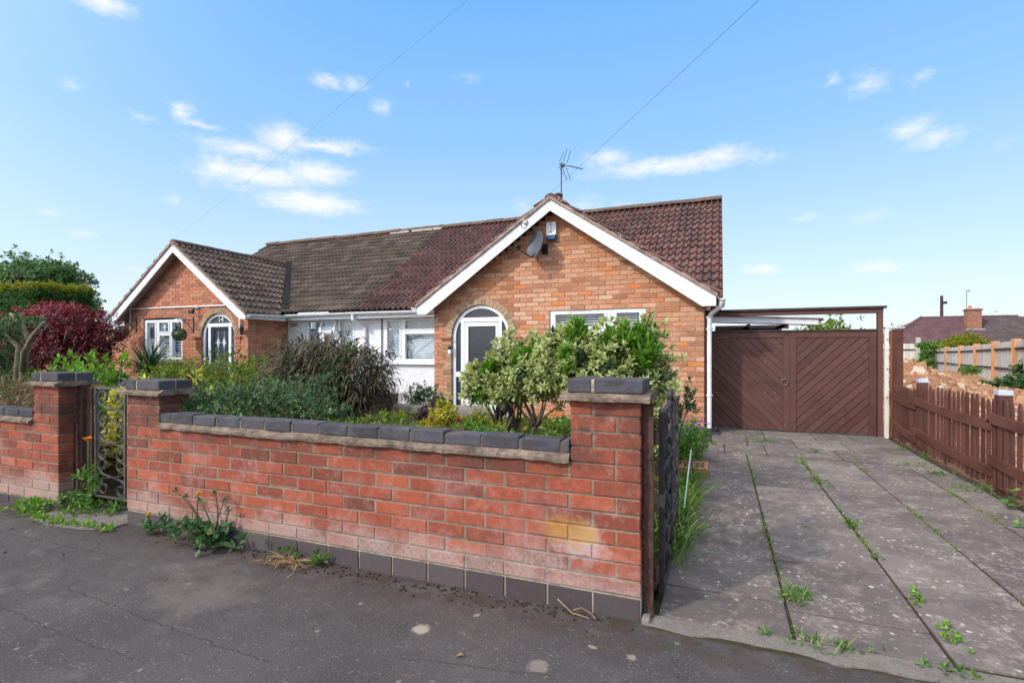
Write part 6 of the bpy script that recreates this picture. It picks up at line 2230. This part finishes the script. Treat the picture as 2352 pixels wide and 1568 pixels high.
leafset(p, rosettes(C, UP3(n, .8, .6), 7, .055, .026, 25, 95), L["bluegreen"])

p = plant("leafy_shrub", "fresh bright green upright shrub behind the tall pier of the shorter wall", "shrub", (-7.8, 4.3, .1))
n = 420
C, Dr = in_blobs([(-7.9, 4.3, .78, .55, .4, .28), (-7.4, 4.2, .72, .42, .4, .25), (-8.4, 4.3, .72, .35, .35, .2), (-7.1, 4.1, .6, .35, .35, .22)], n, .7, .3)
leafset(p, rosettes(C, UP3(n, 1, .45), 9, .085, .036, 20, 85, .2, rng.random(n)), L["bright"])
n = 26
Cs = np.stack([rng.uniform(-8.5, -7.0, n), rng.uniform(4.1, 4.5, n), rng.uniform(.9, 1.18, n)], 1)
leafset(p, rosettes(Cs, UP3(n, 1, .15), 7, .10, .036, 10, 55), L["bright"])
stem_part(p, [((x, 4.3, 0.1), [tuple(Cs[i]) for i in rng.integers(0, n, 6)]) for x in (-8.2, -7.8, -7.4)], .010, .004, M["bark"], .1)

p = plant("tall_grass", "clump of tall loose garden grass between the gnarled tree and the bright green shrub", "grass clump", (-8.8, 4.4, .1), None)
n = 520
C = np.stack([rng.uniform(-9.5, -8.1, n), rng.uniform(4.1, 4.8, n), np.full(n, .15)], 1)
leafset(p, blades(C, UP3(n, 1, .22), rng.uniform(.5, 1.05, n), rng.uniform(.008, .016, n), rng.uniform(.2, 1.2, n), 5), L["grass"], "blades")
p = plant("cotoneaster", "low spreading cotoneaster with reddish twigs hanging over the shorter wall's coping", "shrub", (-6.6, 2.95, .3))
n = 1300
C, Dr = in_blobs([(-6.7, 2.95, .66, .8, .32, .26), (-5.9, 2.9, .66, .55, .26, .22), (-7.4, 3.0, .72, .5, .3, .28), (-6.4, 3.3, .82, .7, .3, .16)], n, .7, .3)
leafset(p, rosettes(C, unit(Dr + np.array([.3, -.4, .5]) + rng.normal(size=(n, 3)) * .5), 7, .036, .017, 40, 105), L["cotoneaster"])
n2_ = 160
st_, D_ = in_blobs([(-6.7, 2.95, .70, .8, .32, .2), (-5.8, 2.9, .72, .5, .26, .16)], n2_, .5)
leafset(p, blades(st_, unit(D_ + np.array([.7, -.3, .3])), rng.uniform(.2, .45, n2_), .007, rng.uniform(.6, 1.6, n2_), 5), L["dry"], "twigs")

# ---- beds behind the front wall
p = plant("golden_shrub", "small bright golden-yellow shrub at the foot of the white arched door", "shrub", (-2.02, 3.6, .35))
n = 240
C, Dr = in_blobs([(-2.0, 3.6, .74, .13, .12, .12), (-2.1, 3.55, .62, .12, .12, .1), (-1.95, 3.6, .60, .14, .12, .1)], n, .7)
leafset(p, rosettes(C, unit(Dr * .6 + np.array([-.3, -.1, .7])), 8, .034, .013, 25, 90), L["gold"])
stem_part(p, [((-2.02, 3.6, .33), [tuple(C[i]) for i in rng.integers(0, n, 10)])], .008, .003, M["bark"])
p = plant("yellow_spray", "thin yellow-green sprays of foliage between the golden shrub and the bare-stemmed cream-edged shrub", "plant", (-1.75, 3.7, .35))
n = 110
C, Dr = in_blobs([(-1.8, 3.7, .66, .10, .1, .10), (-1.62, 3.7, .62, .12, .1, .08), (-1.72, 3.7, .74, .08, .08, .06)], n, .8)
leafset(p, rosettes(C, UP3(n, .8, .5), 6, .034, .012, 20, 90), L["goldtop"])
stem_part(p, [((-1.75, 3.7, .35), [tuple(C[i]) for i in rng.integers(0, n, 10)])], .006, .002, M["bark"])
p = plant("rose_bush", "low rose bush with a few crimson-pink blooms behind the front wall's coping", "rose bush", (-1.55, 3.2, .35))
n = 260
C, Dr = in_blobs([(-1.6, 3.2, .66, .16, .14, .10), (-1.38, 3.2, .62, .18, .14, .10)], n, .8)
leafset(p, rosettes(C, UP3(n, .8, .6), 6, .034, .018, 30, 95), L["weed"])
for c in ((-1.60, 3.05, .78), (-1.57, 3.03, .71), (-1.63, 3.04, .70)):
    leafset(p, rosettes(np.array([c] * 3), UP3(3, 1, .3), 9, .024, .02, 10, 80, .4), L["pink"], "bloom")
stem_part(p, [((-1.55, 3.2, .33), [(-1.60, 3.05, .77), (-1.57, 3.03, .70), (-1.4, 3.2, .68)])], .006, .003, M["bark"])
p = plant("fern_patch", "spreading ferny green ground plants along the wall's coping in front of the tall cream-edged shrub", "plant", (-1.0, 3.0, .35))
n = 620
C = np.stack([rng.uniform(-1.75, -.68, n), rng.uniform(2.75, 3.5, n), rng.uniform(.42, .68, n)], 1)
leafset(p, rosettes(C, UP3(n, .9, .5), 7, .042, .018, 30, 95, .2, rng.random(n)), L["weed"])
n = 160
C = np.stack([rng.uniform(-1.05, -.6, n), rng.uniform(3.0, 3.7, n), rng.uniform(.5, .78, n)], 1)
leafset(p, rosettes(C, UP3(n, .9, .5), 6, .04, .016, 30, 95), L["hedge"], "yellowing_leaves")
p = plant("variegated_euonymus", "yellow-edged euonymus seen through the small iron gate", "shrub", (-4.75, 3.02, .2))
n = 260
C, Dr = in_blobs([(-4.85, 3.02, .62, .30, .16, .30), (-4.65, 2.98, .86, .2, .15, .16), (-5.0, 3.0, .38, .25, .12, .2), (-4.45, 2.95, .30, .18, .1, .2), (-4.7, 2.84, .30, .24, .07, .17)], n, .7)
leafset(p, rosettes(C, unit(Dr * .6 + np.array([-.1, -.5, .5])), 8, .075, .034, 20, 90), L["yellowvar"])
stem_part(p, [((-4.75, 3.02, .2), [tuple(C[i]) for i in rng.integers(0, n, 9)])], .008, .003, M["bark"])
p = plant("variegated_euonymus", "yellow-edged shoot of euonymus poking up behind the gate pier next to the leaning blue-green bush", "shrub", (-4.0, 3.05, .4))
C = np.array([(-3.98, 2.95, .97), (-3.93, 2.95, 1.02), (-4.02, 2.97, .93), (-3.9, 2.93, 1.06), (-4.0, 2.9, .90), (-3.72, 2.9, .93)])
leafset(p, rosettes(C, UP3(6, 1, .3) + np.array([.3, 0, 0]), 9, .07, .028, 15, 80), L["yellowvar"])
stem_part(p, [((-4.0, 3.05, .4), [tuple(c) for c in C])], .006, .003, M["bark"])
p = plant("orange_poppy", "single orange poppy on a leafy green stalk in the small iron gate's corner", "flower", (-4.5, 2.5, 0))
leafset(p, leaves(np.array([[-4.47, 2.47, .545]] * 7) + rng.normal(size=(7, 3)) * .004, np.stack([np.cos(np.arange(7) * .9), np.sin(np.arange(7) * .9) * .6 - .3, np.full(7, .8)], 1), np.tile([0, 0, 1.0], (7, 1)), .05, .048, .3), L["orange"], "bloom")
n = 34
C = np.stack([-4.49 + rng.normal(size=n) * .05, 2.48 + rng.normal(size=n) * .04, rng.uniform(.02, .34, n)], 1)
leafset(p, rosettes(C, UP3(n, .5, .7), 6, .06, .016, 30, 95), L["weed"])
stem_part(p, [((-4.50, 2.5, 0), [(-4.47, 2.47, .545)])], .005, .003, L["weed"], .06)

# mid-garden pieces seen over the wall
BP = thing("brick_planter", "low dark brick planter with curved sides below the drooping strap-leaf bush", "planter", (-4.35, 5.5, .2))
mb = MB()
brickwork(mb, .28, .655, lambda z: [(-4.62, -4.12)], lambda u, w, z: (u, 5.45 + w + (u + 4.37) ** 2 * .5, z), depth=.1, course=.0625)
brickwork(mb, .28, .655, lambda z: [(0, .5)], lambda u, w, z: (-4.12 - w, 5.56 + u, z), depth=.1, course=.0625)
mb.build("brick_side", [M["garden_brick"], M["mortar"]], BP)
part("planter_soil", M["soil"], BP, lambda q: q.box(-4.6, -4.22, 5.58, 6.0, .3, .61))
p = plant("trailing_plant", "small green trailing plant with tiny blue flowers growing in the dark brick planter", "plant", (-4.4, 5.65, .6))
n = 90
C = np.stack([rng.uniform(-4.65, -4.15, n), rng.uniform(5.5, 5.8, n), rng.uniform(.64, .72, n)], 1)
leafset(p, rosettes(C, UP3(n, .9, .4), 6, .045, .02, 30, 95), L["weed"])
leafset(p, rosettes(C[:8] + np.array([0, -.05, .04]), UP3(8), 6, .012, .01, 40, 80), L["lavender"], "bloom")
tag(sheet("garden_path", M["stone"], [(-5.2, 6.35), (-3.2, 6.0), (-2.9, 6.6), (-3.6, 8.0), (-4.2, 8.0), (-4.2, 7.0), (-5.2, 7.1)], 0.30), kind="structure")
SK = thing("stone_edging", "weathered grey stone edging block beside the dark brick planter", "edging stone", (-3.95, 5.9, .3))
part("block", M["stone"], SK, lambda q: [q.box(-4.1, -3.55, 5.8, 6.0, .25, .52), ], bevel=.03)
p = plant("heather", "purple-brown twiggy heather behind the dark brick planter", "shrub", (-4.8, 6.6, .15))
n = 900
C, Dr = in_blobs([(-4.85, 6.6, .55, .33, .3, .30), (-4.5, 6.6, .42, .25, .3, .2), (-5.15, 6.6, .4, .2, .3, .2)], n, .8)
leafset(p, blades(C, unit(Dr + np.array([.1, 0, .9])), rng.uniform(.08, .17, n), .007, .3, 3), L["purple"])
p = plant("white_flowered_plant", "dark leafy plant dotted with small white flowers against the white rendered wall", "plant", (-4.1, 6.7, .15))
n = 230
C, Dr = in_blobs([(-4.15, 6.7, .55, .26, .22, .20), (-3.8, 6.7, .45, .2, .2, .14)], n, .8)
leafset(p, rosettes(C, UP3(n, .8, .5), 7, .055, .022, 30, 95), L["dark_weed"])
leafset(p, rosettes(C[:22] + np.array([0, -.1, .05]), UP3(22), 5, .022, .018, 50, 85), L["white"], "bloom")
p = plant("wild_grass", "wispy seeding grass stems standing against the white rendered wall", "grass clump", (-4.7, 7.6, .1))
n = 90
C = np.stack([rng.uniform(-5.1, -4.35, n), rng.uniform(7.3, 7.9, n), np.full(n, .1)], 1)
leafset(p, blades(C, UP3(n, 1, .25), rng.uniform(.35, .95, n), .006, rng.uniform(.3, 1.4, n), 6), L["dry"], "stalks")
n = 160
C = np.stack([rng.uniform(-5.1, -4.35, n), rng.uniform(7.2, 7.9, n), rng.uniform(.1, .45, n)], 1)
leafset(p, blades(C, UP3(n, 1, .5), rng.uniform(.1, .3, n), .012, .7, 4), L["silver"], "leaves")
p = plant("purple_sedum", "dark purple leafy clump at the wall's foot left of the golden shrub", "plant", (-2.75, 4.6, .35))
n = 200
C, Dr = in_blobs([(-2.75, 4.6, .60, .22, .18, .10), (-2.55, 4.5, .55, .15, .15, .12)], n, .8)
leafset(p, rosettes(C, UP3(n, .8, .5), 7, .05, .024, 30, 95), L["purple"])
p = plant("low_grass", "bright low grass and yellowish leaves just above the middle of the wall's coping", "grass clump", (-2.6, 3.0, .4))
n = 420
C = np.stack([rng.uniform(-3.0, -1.95, n), rng.uniform(2.75, 3.5, n), np.full(n, .4)], 1)
leafset(p, blades(C, UP3(n, 1, .4), rng.uniform(.16, .38, n), rng.uniform(.006, .012, n), rng.uniform(.4, 1.2, n), 4), L["grass"], "blades")
n = 120
C = np.stack([rng.uniform(-3.0, -1.95, n), rng.uniform(2.75, 3.2, n), rng.uniform(.5, .72, n)], 1)
leafset(p, rosettes(C, UP3(n, .9, .5), 6, .045, .018, 25, 90), L["goldtop"], "leaves")
n = 14
C = np.stack([rng.uniform(-3.1, -1.9, n), rng.uniform(2.75, 3.2, n), np.full(n, .4)], 1)
leafset(p, blades(C, UP3(n, 1, .25), rng.uniform(.4, .68, n), .006, rng.uniform(.1, .9, n), 6), L["dry"], "dry_stalks")
# rough green that fills the beds: too many small plants to count
n = 2600
C = np.stack([rng.uniform(-16, -.5, n), rng.uniform(2.8, 8.0, n), np.zeros(n)], 1)
C = C[~((np.abs(C[:, 0] + 4.32) < .5) & (C[:, 1] < 4.2))]
C[:, 2] = [soil_h(x, y) + .02 for x, y, _ in C]
n = len(C)
gc = np_leafmesh("ground_cover", *join(rosettes(C + np.array([0, 0, .05]), UP3(n, .9, .5), 8, .09, .035, 30, 95, .2, rng.random(n)),
                                       blades(C, UP3(n, 1, .4), rng.uniform(.1, .26, n), .010, .8, 4)), L["hedge"])
tag(gc, "rough low green ground cover filling the garden beds behind the walls", "ground cover", kind="stuff")

# ---- growth at the drive's left edge
p = plant("lavender", "purple-blue flowering clump at the house corner beside the driveway", "plant", (-.35, 6.2, 0))
n = 380
C, Dr = in_blobs([(-.32, 6.2, .22, .24, .5, .20), (-.40, 5.8, .22, .18, .4, .2)], n, .8)
leafset(p, rosettes(C, UP3(n, 1, .4), 6, .06, .02, 20, 85), L["weed"])
n = 60
C2 = np.stack([rng.uniform(-.55, -.15, n), rng.uniform(5.7, 6.6, n), np.full(n, .1)], 1)
leafset(p, blades(C2, UP3(n, 1, .2), rng.uniform(.25, .5, n), .008, .2, 4), L["grass"], "stalks")
leafset(p, rosettes(C2 + np.array([0, 0, .32]) + rng.normal(size=(n, 3)) * .05, UP3(n), 6, .02, .014, 20, 80), L["lavender"], "bloom")
p = plant("grass_tuft", "long strip of green grass along the driveway edge behind the open iron gate", "grass clump", (-.27, 4.2, 0))
n = 620
C = np.stack([rng.normal(-.27, .06, n), rng.uniform(3.05, 5.4, n), np.full(n, -.01)], 1)
leafset(p, blades(C, UP3(n, 1, .45) + np.array([.12, 0, 0]), rng.uniform(.10, .34, n), rng.uniform(.007, .014, n), rng.uniform(.4, 1.3, n), 5), L["grass"], "blades")
n = 60
C = np.stack([rng.normal(-.30, .05, n), rng.uniform(3.1, 5.2, n), rng.uniform(.03, .12, n)], 1)
leafset(p, rosettes(C, UP3(n), 6, .08, .03, 30, 85), L["weed"], "leaves")
p = plant("edge_shrub", "leggy cream-edged sprig growing beside the rusty gate's top and the gable corner", "shrub", (-.42, 4.9, .2))
n = 40
C, Dr = in_blobs([(-.36, 4.8, .62, .10, .15, .20), (-.28, 4.9, .85, .10, .1, .14), (-.2, 5.0, .7, .06, .06, .08)], n, .8)
leafset(p, rosettes(C, UP3(n, .9, .4), 8, .06, .022, 20, 90), L["bluegreen"])
stem_part(p, [((-.42, 4.9, .0), [tuple(C[i]) for i in rng.integers(0, n, 9)])], .007, .003, M["bark"])
WG = thing("metal_rod", "thin pale grey rod leaning in the grass strip behind the open iron gate", "rod", (-.22, 4.1, 0))
part("shaft", M["lead"], WG, lambda q: q.tube([(-.24, 3.75, .02), (-.20, 4.2, .48)], .005, 6))
TR = thing("plant_trough", "low reddish trough with pebbles at the grassy driveway edge", "trough", (-.3, 5.45, 0))
part("trough_body", M["red_paint"], TR, lambda q: panel_with_holes(q, 0, 0, 0, 0, [], 0, 0) or [q.box(-.42, -.10, 5.30, 5.34, 0, .11), q.box(-.42, -.10, 5.60, 5.64, 0, .11), q.box(-.42, -.38, 5.341, 5.599, 0, .11), q.box(-.14, -.10, 5.341, 5.599, 0, .11)], bevel=.006)
part("pebbles", M["stone"], TR, lambda q: [q.box(x, x + .05, y_, y_ + .04, .02, .09 + random.uniform(0, .02), 0, None, ident, .012) for x in np.arange(-.37, -.15, .055) for y_ in np.arange(5.35, 5.58, .05)])

# ---- weeds
def weed(name, label, cat, x, y, z=0.0, leaf=0.045, w=0.02, n=14, spread=.07, height=.06, mat="weed", grass=0, glen=.12, flower=None, group=None, sx=1.0, sy=1.0, wd=.007):
    p = plant(name, label, cat, (x, y, z), group)
    if n:
        C = np.stack([x + rng.normal(size=n) * spread * sx, y + rng.normal(size=n) * spread * sy, z + rng.uniform(.2, 1, n) * height], 1)
        q_ = 0.72 if group else 1.0
        leafset(p, rosettes(C, UP3(n, .9, .4), 6, leaf * q_, w * q_, 30, 88, .2), L[mat])
    if grass:
        C = np.stack([x + rng.normal(size=grass) * spread * sx, y + rng.normal(size=grass) * spread * sy, np.full(grass, z)], 1)
        D0 = UP3(grass, .8, .55)
        leafset(p, blades(C, D0, rng.uniform(.4, 1, grass) * glen * (.75 if group else 1), wd, rng.uniform(.6, 1.6, grass), 5), L["grass"], "blades")
    if flower:
        fx, fy, fz, fm = flower
        leafset(p, rosettes(np.array([[fx, fy, fz]] * 3), UP3(3, 1, .2), 9, .022, .012, 10, 75), L[fm], "bloom")
        stem_part(p, [((x, y, z), [(fx, fy, fz)])], .004, .003, L["dark_weed"], .1)
    return p


GJ = "weeds in the driveway joints"
weed("wall_weed", "large dark leafy weed with a yellow bud growing out at the front wall's foot", "weed", -3.02, 2.30, 0, .062, .036, 46, .10, .16, "dark_weed", 0, flower=(-3.05, 2.30, .34, "yellow"), sx=1.1, sy=.6)
pw = plant("wall_weed", "upright branching shoots with dark tips above the large dark weed", "weed", (-3.0, 2.36, 0))
Cw = np.array([(-2.98, 2.36, .33), (-2.9, 2.36, .30), (-3.08, 2.34, .28), (-2.86, 2.36, .24), (-3.2, 2.32, .30), (-3.28, 2.32, .33)])
leafset(pw, rosettes(Cw, UP3(6), 8, .035, .014, 20, 90), L["dark_weed"])
stem_part(pw, [((-3.0, 2.36, 0), [tuple(c) for c in Cw])], .006, .003, M["bark"], .15)
weed("wall_weed", "small dark weed with one yellow flower at the left end of the front wall's foot", "weed", -3.58, 2.36, 0, .04, .024, 12, .045, .12, "dark_weed", 0, flower=(-3.58, 2.34, .135, "yellow"))
weed("dry_tuft", "orange-brown heap of dead grass lying on the footway by the wall", "dead grass", -2.33, 2.30, 0, 0, 0, 0)
pd_ = [o for o in col.objects if o.name.startswith("dry_tuft")][0]
n = 120
C = np.stack([-2.33 + rng.normal(size=n) * .07, 2.30 + rng.normal(size=n) * .03, rng.uniform(.005, .035, n)], 1)
D0 = rand_dirs(n) * np.array([1, .5, .2])
leafset(pd_, blades(C, D0, rng.uniform(.05, .13, n), .007, .4, 3), L["dry"], "blades")
weed("wall_weed", "scrap of pale green seedlings beside the dead grass at the wall's foot", "weed", -2.42, 2.38, 0, .03, .016, 9, .06, .07, "weed", 6, .09)
weed("wall_weed", "broad-leaved little weed on the far side of the dead grass heap", "weed", -2.17, 2.37, 0, .04, .026, 6, .03, .06, "weed")
weed("pier_weed", "yellow-green leafy clump at the foot of the tall pier by the small gate", "weed", -4.9, 2.34, 0, .05, .02, 34, .10, .10, "bright", 10, .12, sx=1.1, sy=.6)
weed("pier_weed", "dark grassy tuft in the corner between the tall pier and the iron gate post", "weed", -4.66, 2.48, 0, .05, .02, 14, .05, .08, "dark_weed", 50, .17)
weed("pier_weed", "strip of pale green weeds edging the concrete pad at the small gate", "weed", -4.5, 2.24, 0.005, .032, .015, 40, .10, .035, "bright", 0, sx=2.2, sy=.22)
weed("pier_weed", "sparse green weeds at the front pier end of the gate pad", "weed", -3.98, 2.27, 0.005, .03, .014, 16, .06, .03, "bright", 0, sx=1.6, sy=.3)
weed("gate_weed", "cut-leaved green weed spilling under the small iron gate", "weed", -4.38, 2.55, 0, .07, .02, 22, .09, .07, "weed", 0, sx=1.3)
weed("joint_weed", "largest spiky grass tuft, in the driveway's first joint nearest the footway", "weed", .345, 2.90, .01, .05, .016, 8, .035, .03, "weed", 60, .17, group=GJ, sx=1.0)
weed("joint_weed", "flat leafy tuft at the very front edge of the driveway slabs", "weed", .42, 2.50, .008, .045, .014, 14, .05, .02, "weed", 26, .12, group=GJ, sx=2.0, sy=.5)
weed("joint_weed", "three dark oval leaves on the rough concrete apron, nearest the bottom edge", "weed", .80, 2.47, .008, .05, .022, 4, .04, .015, "weed", 0, group=GJ, sx=1.6, sy=.4)
weed("joint_weed", "trail of round leaves along the second long joint, near the front", "weed", .93, 2.76, .01, .03, .018, 14, .03, .02, "bright", 0, group=GJ, sx=.8, sy=2.2)
weed("joint_weed", "pair of lobed pale leaves in the second long joint, above the trailing weed", "weed", .895, 3.09, .01, .035, .022, 8, .025, .025, "bright", 0, group=GJ, sx=.8, sy=1.5)
weed("joint_weed", "little bushy weed halfway along the second long joint", "weed", .86, 4.22, .01, .05, .024, 8, .03, .05, "weed", 0, group=GJ)
weed("joint_weed", "leggy grass strands lying across the second long joint in its far half", "weed", .85, 5.55, .01, .04, .018, 10, .05, .05, "weed", 26, .20, group=GJ, sy=2.0)
weed("joint_weed", "fine yellow-green tuft at the far end of the second long joint", "weed", .83, 6.45, .01, .03, .014, 14, .035, .04, "bright", 18, .10, group=GJ, sy=2.0)
weed("joint_weed", "tiny tuft in the second long joint below the bushy weed", "weed", .875, 3.65, .01, .03, .015, 5, .02, .03, "weed", 6, .06, group=GJ)
weed("joint_weed", "green sprig of weed against the middle of the cross joint by the brown gates", "weed", 1.06, 7.15, .014, .035, .018, 8, .03, .05, "weed", 0, group=GJ)
weed("joint_weed", "fresh grass tuft in front of the left brown gate leaf", "weed", .50, 7.80, .014, .04, .012, 10, .06, .04, "bright", 44, .20, group=GJ, sx=1.5)
weed("joint_weed", "low round cushion of grass on the slabs left of the picket fence's far end", "weed", 1.92, 6.75, .01, .03, .012, 6, .05, .03, "weed", 50, .12, group=GJ, sx=1.5, sy=.8)
weed("joint_weed", "flat patch of leaves beside the grass cushion near the picket fence", "weed", 1.99, 6.35, .01, .045, .02, 14, .06, .02, "weed", 0, group=GJ, sx=1.4, sy=.8)
weed("joint_weed", "feathery grass patch at the slabs' edge below the picket fence", "weed", 2.02, 5.75, .0, .03, .01, 4, .07, .03, "weed", 70, .16, group=GJ, sx=1.3, sy=.9)
weed("joint_weed", "small mossy grass patch between the slabs and the fence's first post", "weed", 2.1, 7.75, .0, .03, .014, 10, .05, .05, "bright", 20, .14, group=GJ)
weed("joint_weed", "leafy yellow-topped weed touching the picket fence boards", "weed", 2.17, 7.2, .0, .03, .014, 12, .035, .09, "weed", 6, .1, group=GJ)
weed("joint_weed", "faint green sprout in the middle of a slab, left of the second long joint", "weed", .62, 4.1, .012, .022, .008, 8, .03, .012, "weed", 0, group=GJ, sx=1.5)
p = plant("broad_leaf_weed", "broad-leaved strawberry-like plant at the picket fence's foot", "weed", (2.13, 5.25, 0))
C = np.array([(2.05, 5.45, .12), (2.16, 5.3, .13), (2.07, 5.15, .06), (2.20, 5.12, .10), (2.13, 5.25, .09)])
leafset(p, rosettes(C, UP3(5, 1, .1), 3, .062, .062, 72, 86, .10, None, .08), L["weed"])
stem_part(p, [((2.13, 5.25, 0), [tuple(c) for c in C])], .005, .003, L["weed"], .1)
p = plant("broad_leaf_weed", "second, smaller broad-leaved weed nearer the frame's edge by the fence", "weed", (1.95, 4.62, 0))
C = np.array([(1.93, 4.66, .04), (2.0, 4.56, .05)])
leafset(p, rosettes(C, UP3(2, 1, .25), 4, .06, .04, 50, 85, .12), L["weed"])
# moss in the long joints
C = []
for x0, ya, yb in ((.30, 2.55, 6.7), (.865, 2.6, 6.7), (1.37, 2.9, 6.7), (1.86, 3.2, 6.7)):
    k = 800
    yy = rng.uniform(ya, yb, k)
    keep = rng.random(k) < (.14 + .45 * np.sin(yy * 3.1 + x0 * 9) + .25 * np.sin(yy * 8.3))
    C.append(np.stack([x0 + rng.normal(size=k) * .011, yy, np.full(k, .004)], 1)[keep])
C = np.concatenate(C)
n = len(C)
mo = np_leafmesh("joint_moss", *rosettes(C, UP3(n, 1, .5), 6, .020, .009, 30, 85, .2, rng.random(n)), L["hedge"])
tag(mo, "thin moss and tiny grass in the long joints between the driveway slabs", "moss", kind="stuff")
# grit and fallen bits along the wall foot
gb = MB()
for i in range(420):
    x = random.uniform(-3.1, -.5) if random.random() < .75 else random.uniform(-5.2, 1.6)
    y = 2.40 - abs(random.gauss(0, .07)) if x < -.35 else random.uniform(1.2, 2.3)
    if x < -3.6:
        y = random.uniform(1.3, 2.3)
    s = random.uniform(.002, .007)
    gb.box(x - s, x + s * random.uniform(.6, 1.6), y - s, y + s, 0, s * 1.2, 0, None, ident, s * .35)
tag(gb.build("grit", M["soil"]), "loose grit and crumbs of soil scattered along the wall's foot", "grit", kind="stuff")
TW = thing("twig", "pale curled strip of dry twig on the footway by the end pier", "twig", (-.62, 2.36, 0))
part("strand", M["dry_stem"], TW, lambda q: [q.tube([(-.72, 2.39, .05), (-.64, 2.36, .012), (-.56, 2.35, .008)], .003, 5), q.tube([(-.64, 2.37, .02), (-.60, 2.38, .035), (-.55, 2.37, .02), (-.53, 2.36, .006)], .003, 5)])
LF = thing("fallen_leaf", "curled yellow-brown leaf lying alone on the tarmac below the pale worn patch", "leaf", (-.98, 1.86, 0))
leafset(LF, leaves(np.array([[-.99, 1.86, .006]]), np.array([[1, .5, .1]]), np.array([[0, 0, 1.0]]), .035, .022, .35), L["dry"], "blade")
# ---- plants around the building plot
p = plant("golden_conifer", "rounded golden-green conifer in front of the far bungalow's roof", "shrub", (16.4, 46, 0))
n = 800
C, Dr = in_blobs([(16.2, 46.5, 1.75, 1.0, .9, .70), (17.1, 46.5, 1.6, .8, .8, .5), (15.4, 46.5, 1.5, .7, .7, .4)], n, .6, .3)
leafset(p, rosettes(C, unit(Dr + np.array([0, -.2, .7])), 8, .19, .06, 20, 85), L["goldtop"])
stem_part(p, [((16.2, 46.6, -.4), [tuple(C[i]) for i in rng.integers(0, n, 8)])], .06, .02, M["bark"])
p = plant("ivy_hedge", "dense green ivy trailing over the far end of the timber fence", "ivy", (15, 48, 0))
n = 620
C, Dr = in_blobs([(14.6, 48.3, 1.62, .7, .4, .22), (15.6, 48.6, 1.66, 1.1, .4, .24), (14.6, 48.2, .9, .35, .4, .7), (14.4, 47.8, .3, .6, .4, .35)], n, .6, .3)
leafset(p, rosettes(C, unit(Dr + np.array([0, -.5, .4])), 7, .17, .11, 30, 95), L["weed"])
p = plant("bramble", "dark green bramble clump at the foot of the timber fence's nearer posts", "bramble", (9.8, 23.3, 0))
n = 460
C, Dr = in_blobs([(9.5, 23.3, .10, .6, .5, .26), (10.1, 23.2, .18, .55, .5, .34), (9.75, 23.5, .55, .22, .22, .32), (10.2, 22.4, -.02, .5, .5, .25), (9.0, 23.6, .0, .4, .4, .15)], n, .8, .3)
leafset(p, rosettes(C, UP3(n, .8, .6), 7, .13, .07, 30, 95), L["dark_weed"])
p = plant("nettle_patch", "small round green weed patch between the spoil heap and the timber fence", "weed", (9.8, 27.5, .2))
n = 70
C, Dr = in_blobs([(9.8, 27.3, .42, .45, .3, .17)], n, .8)
leafset(p, rosettes(C, UP3(n, .8, .6), 6, .12, .06, 30, 95), L["weed"])
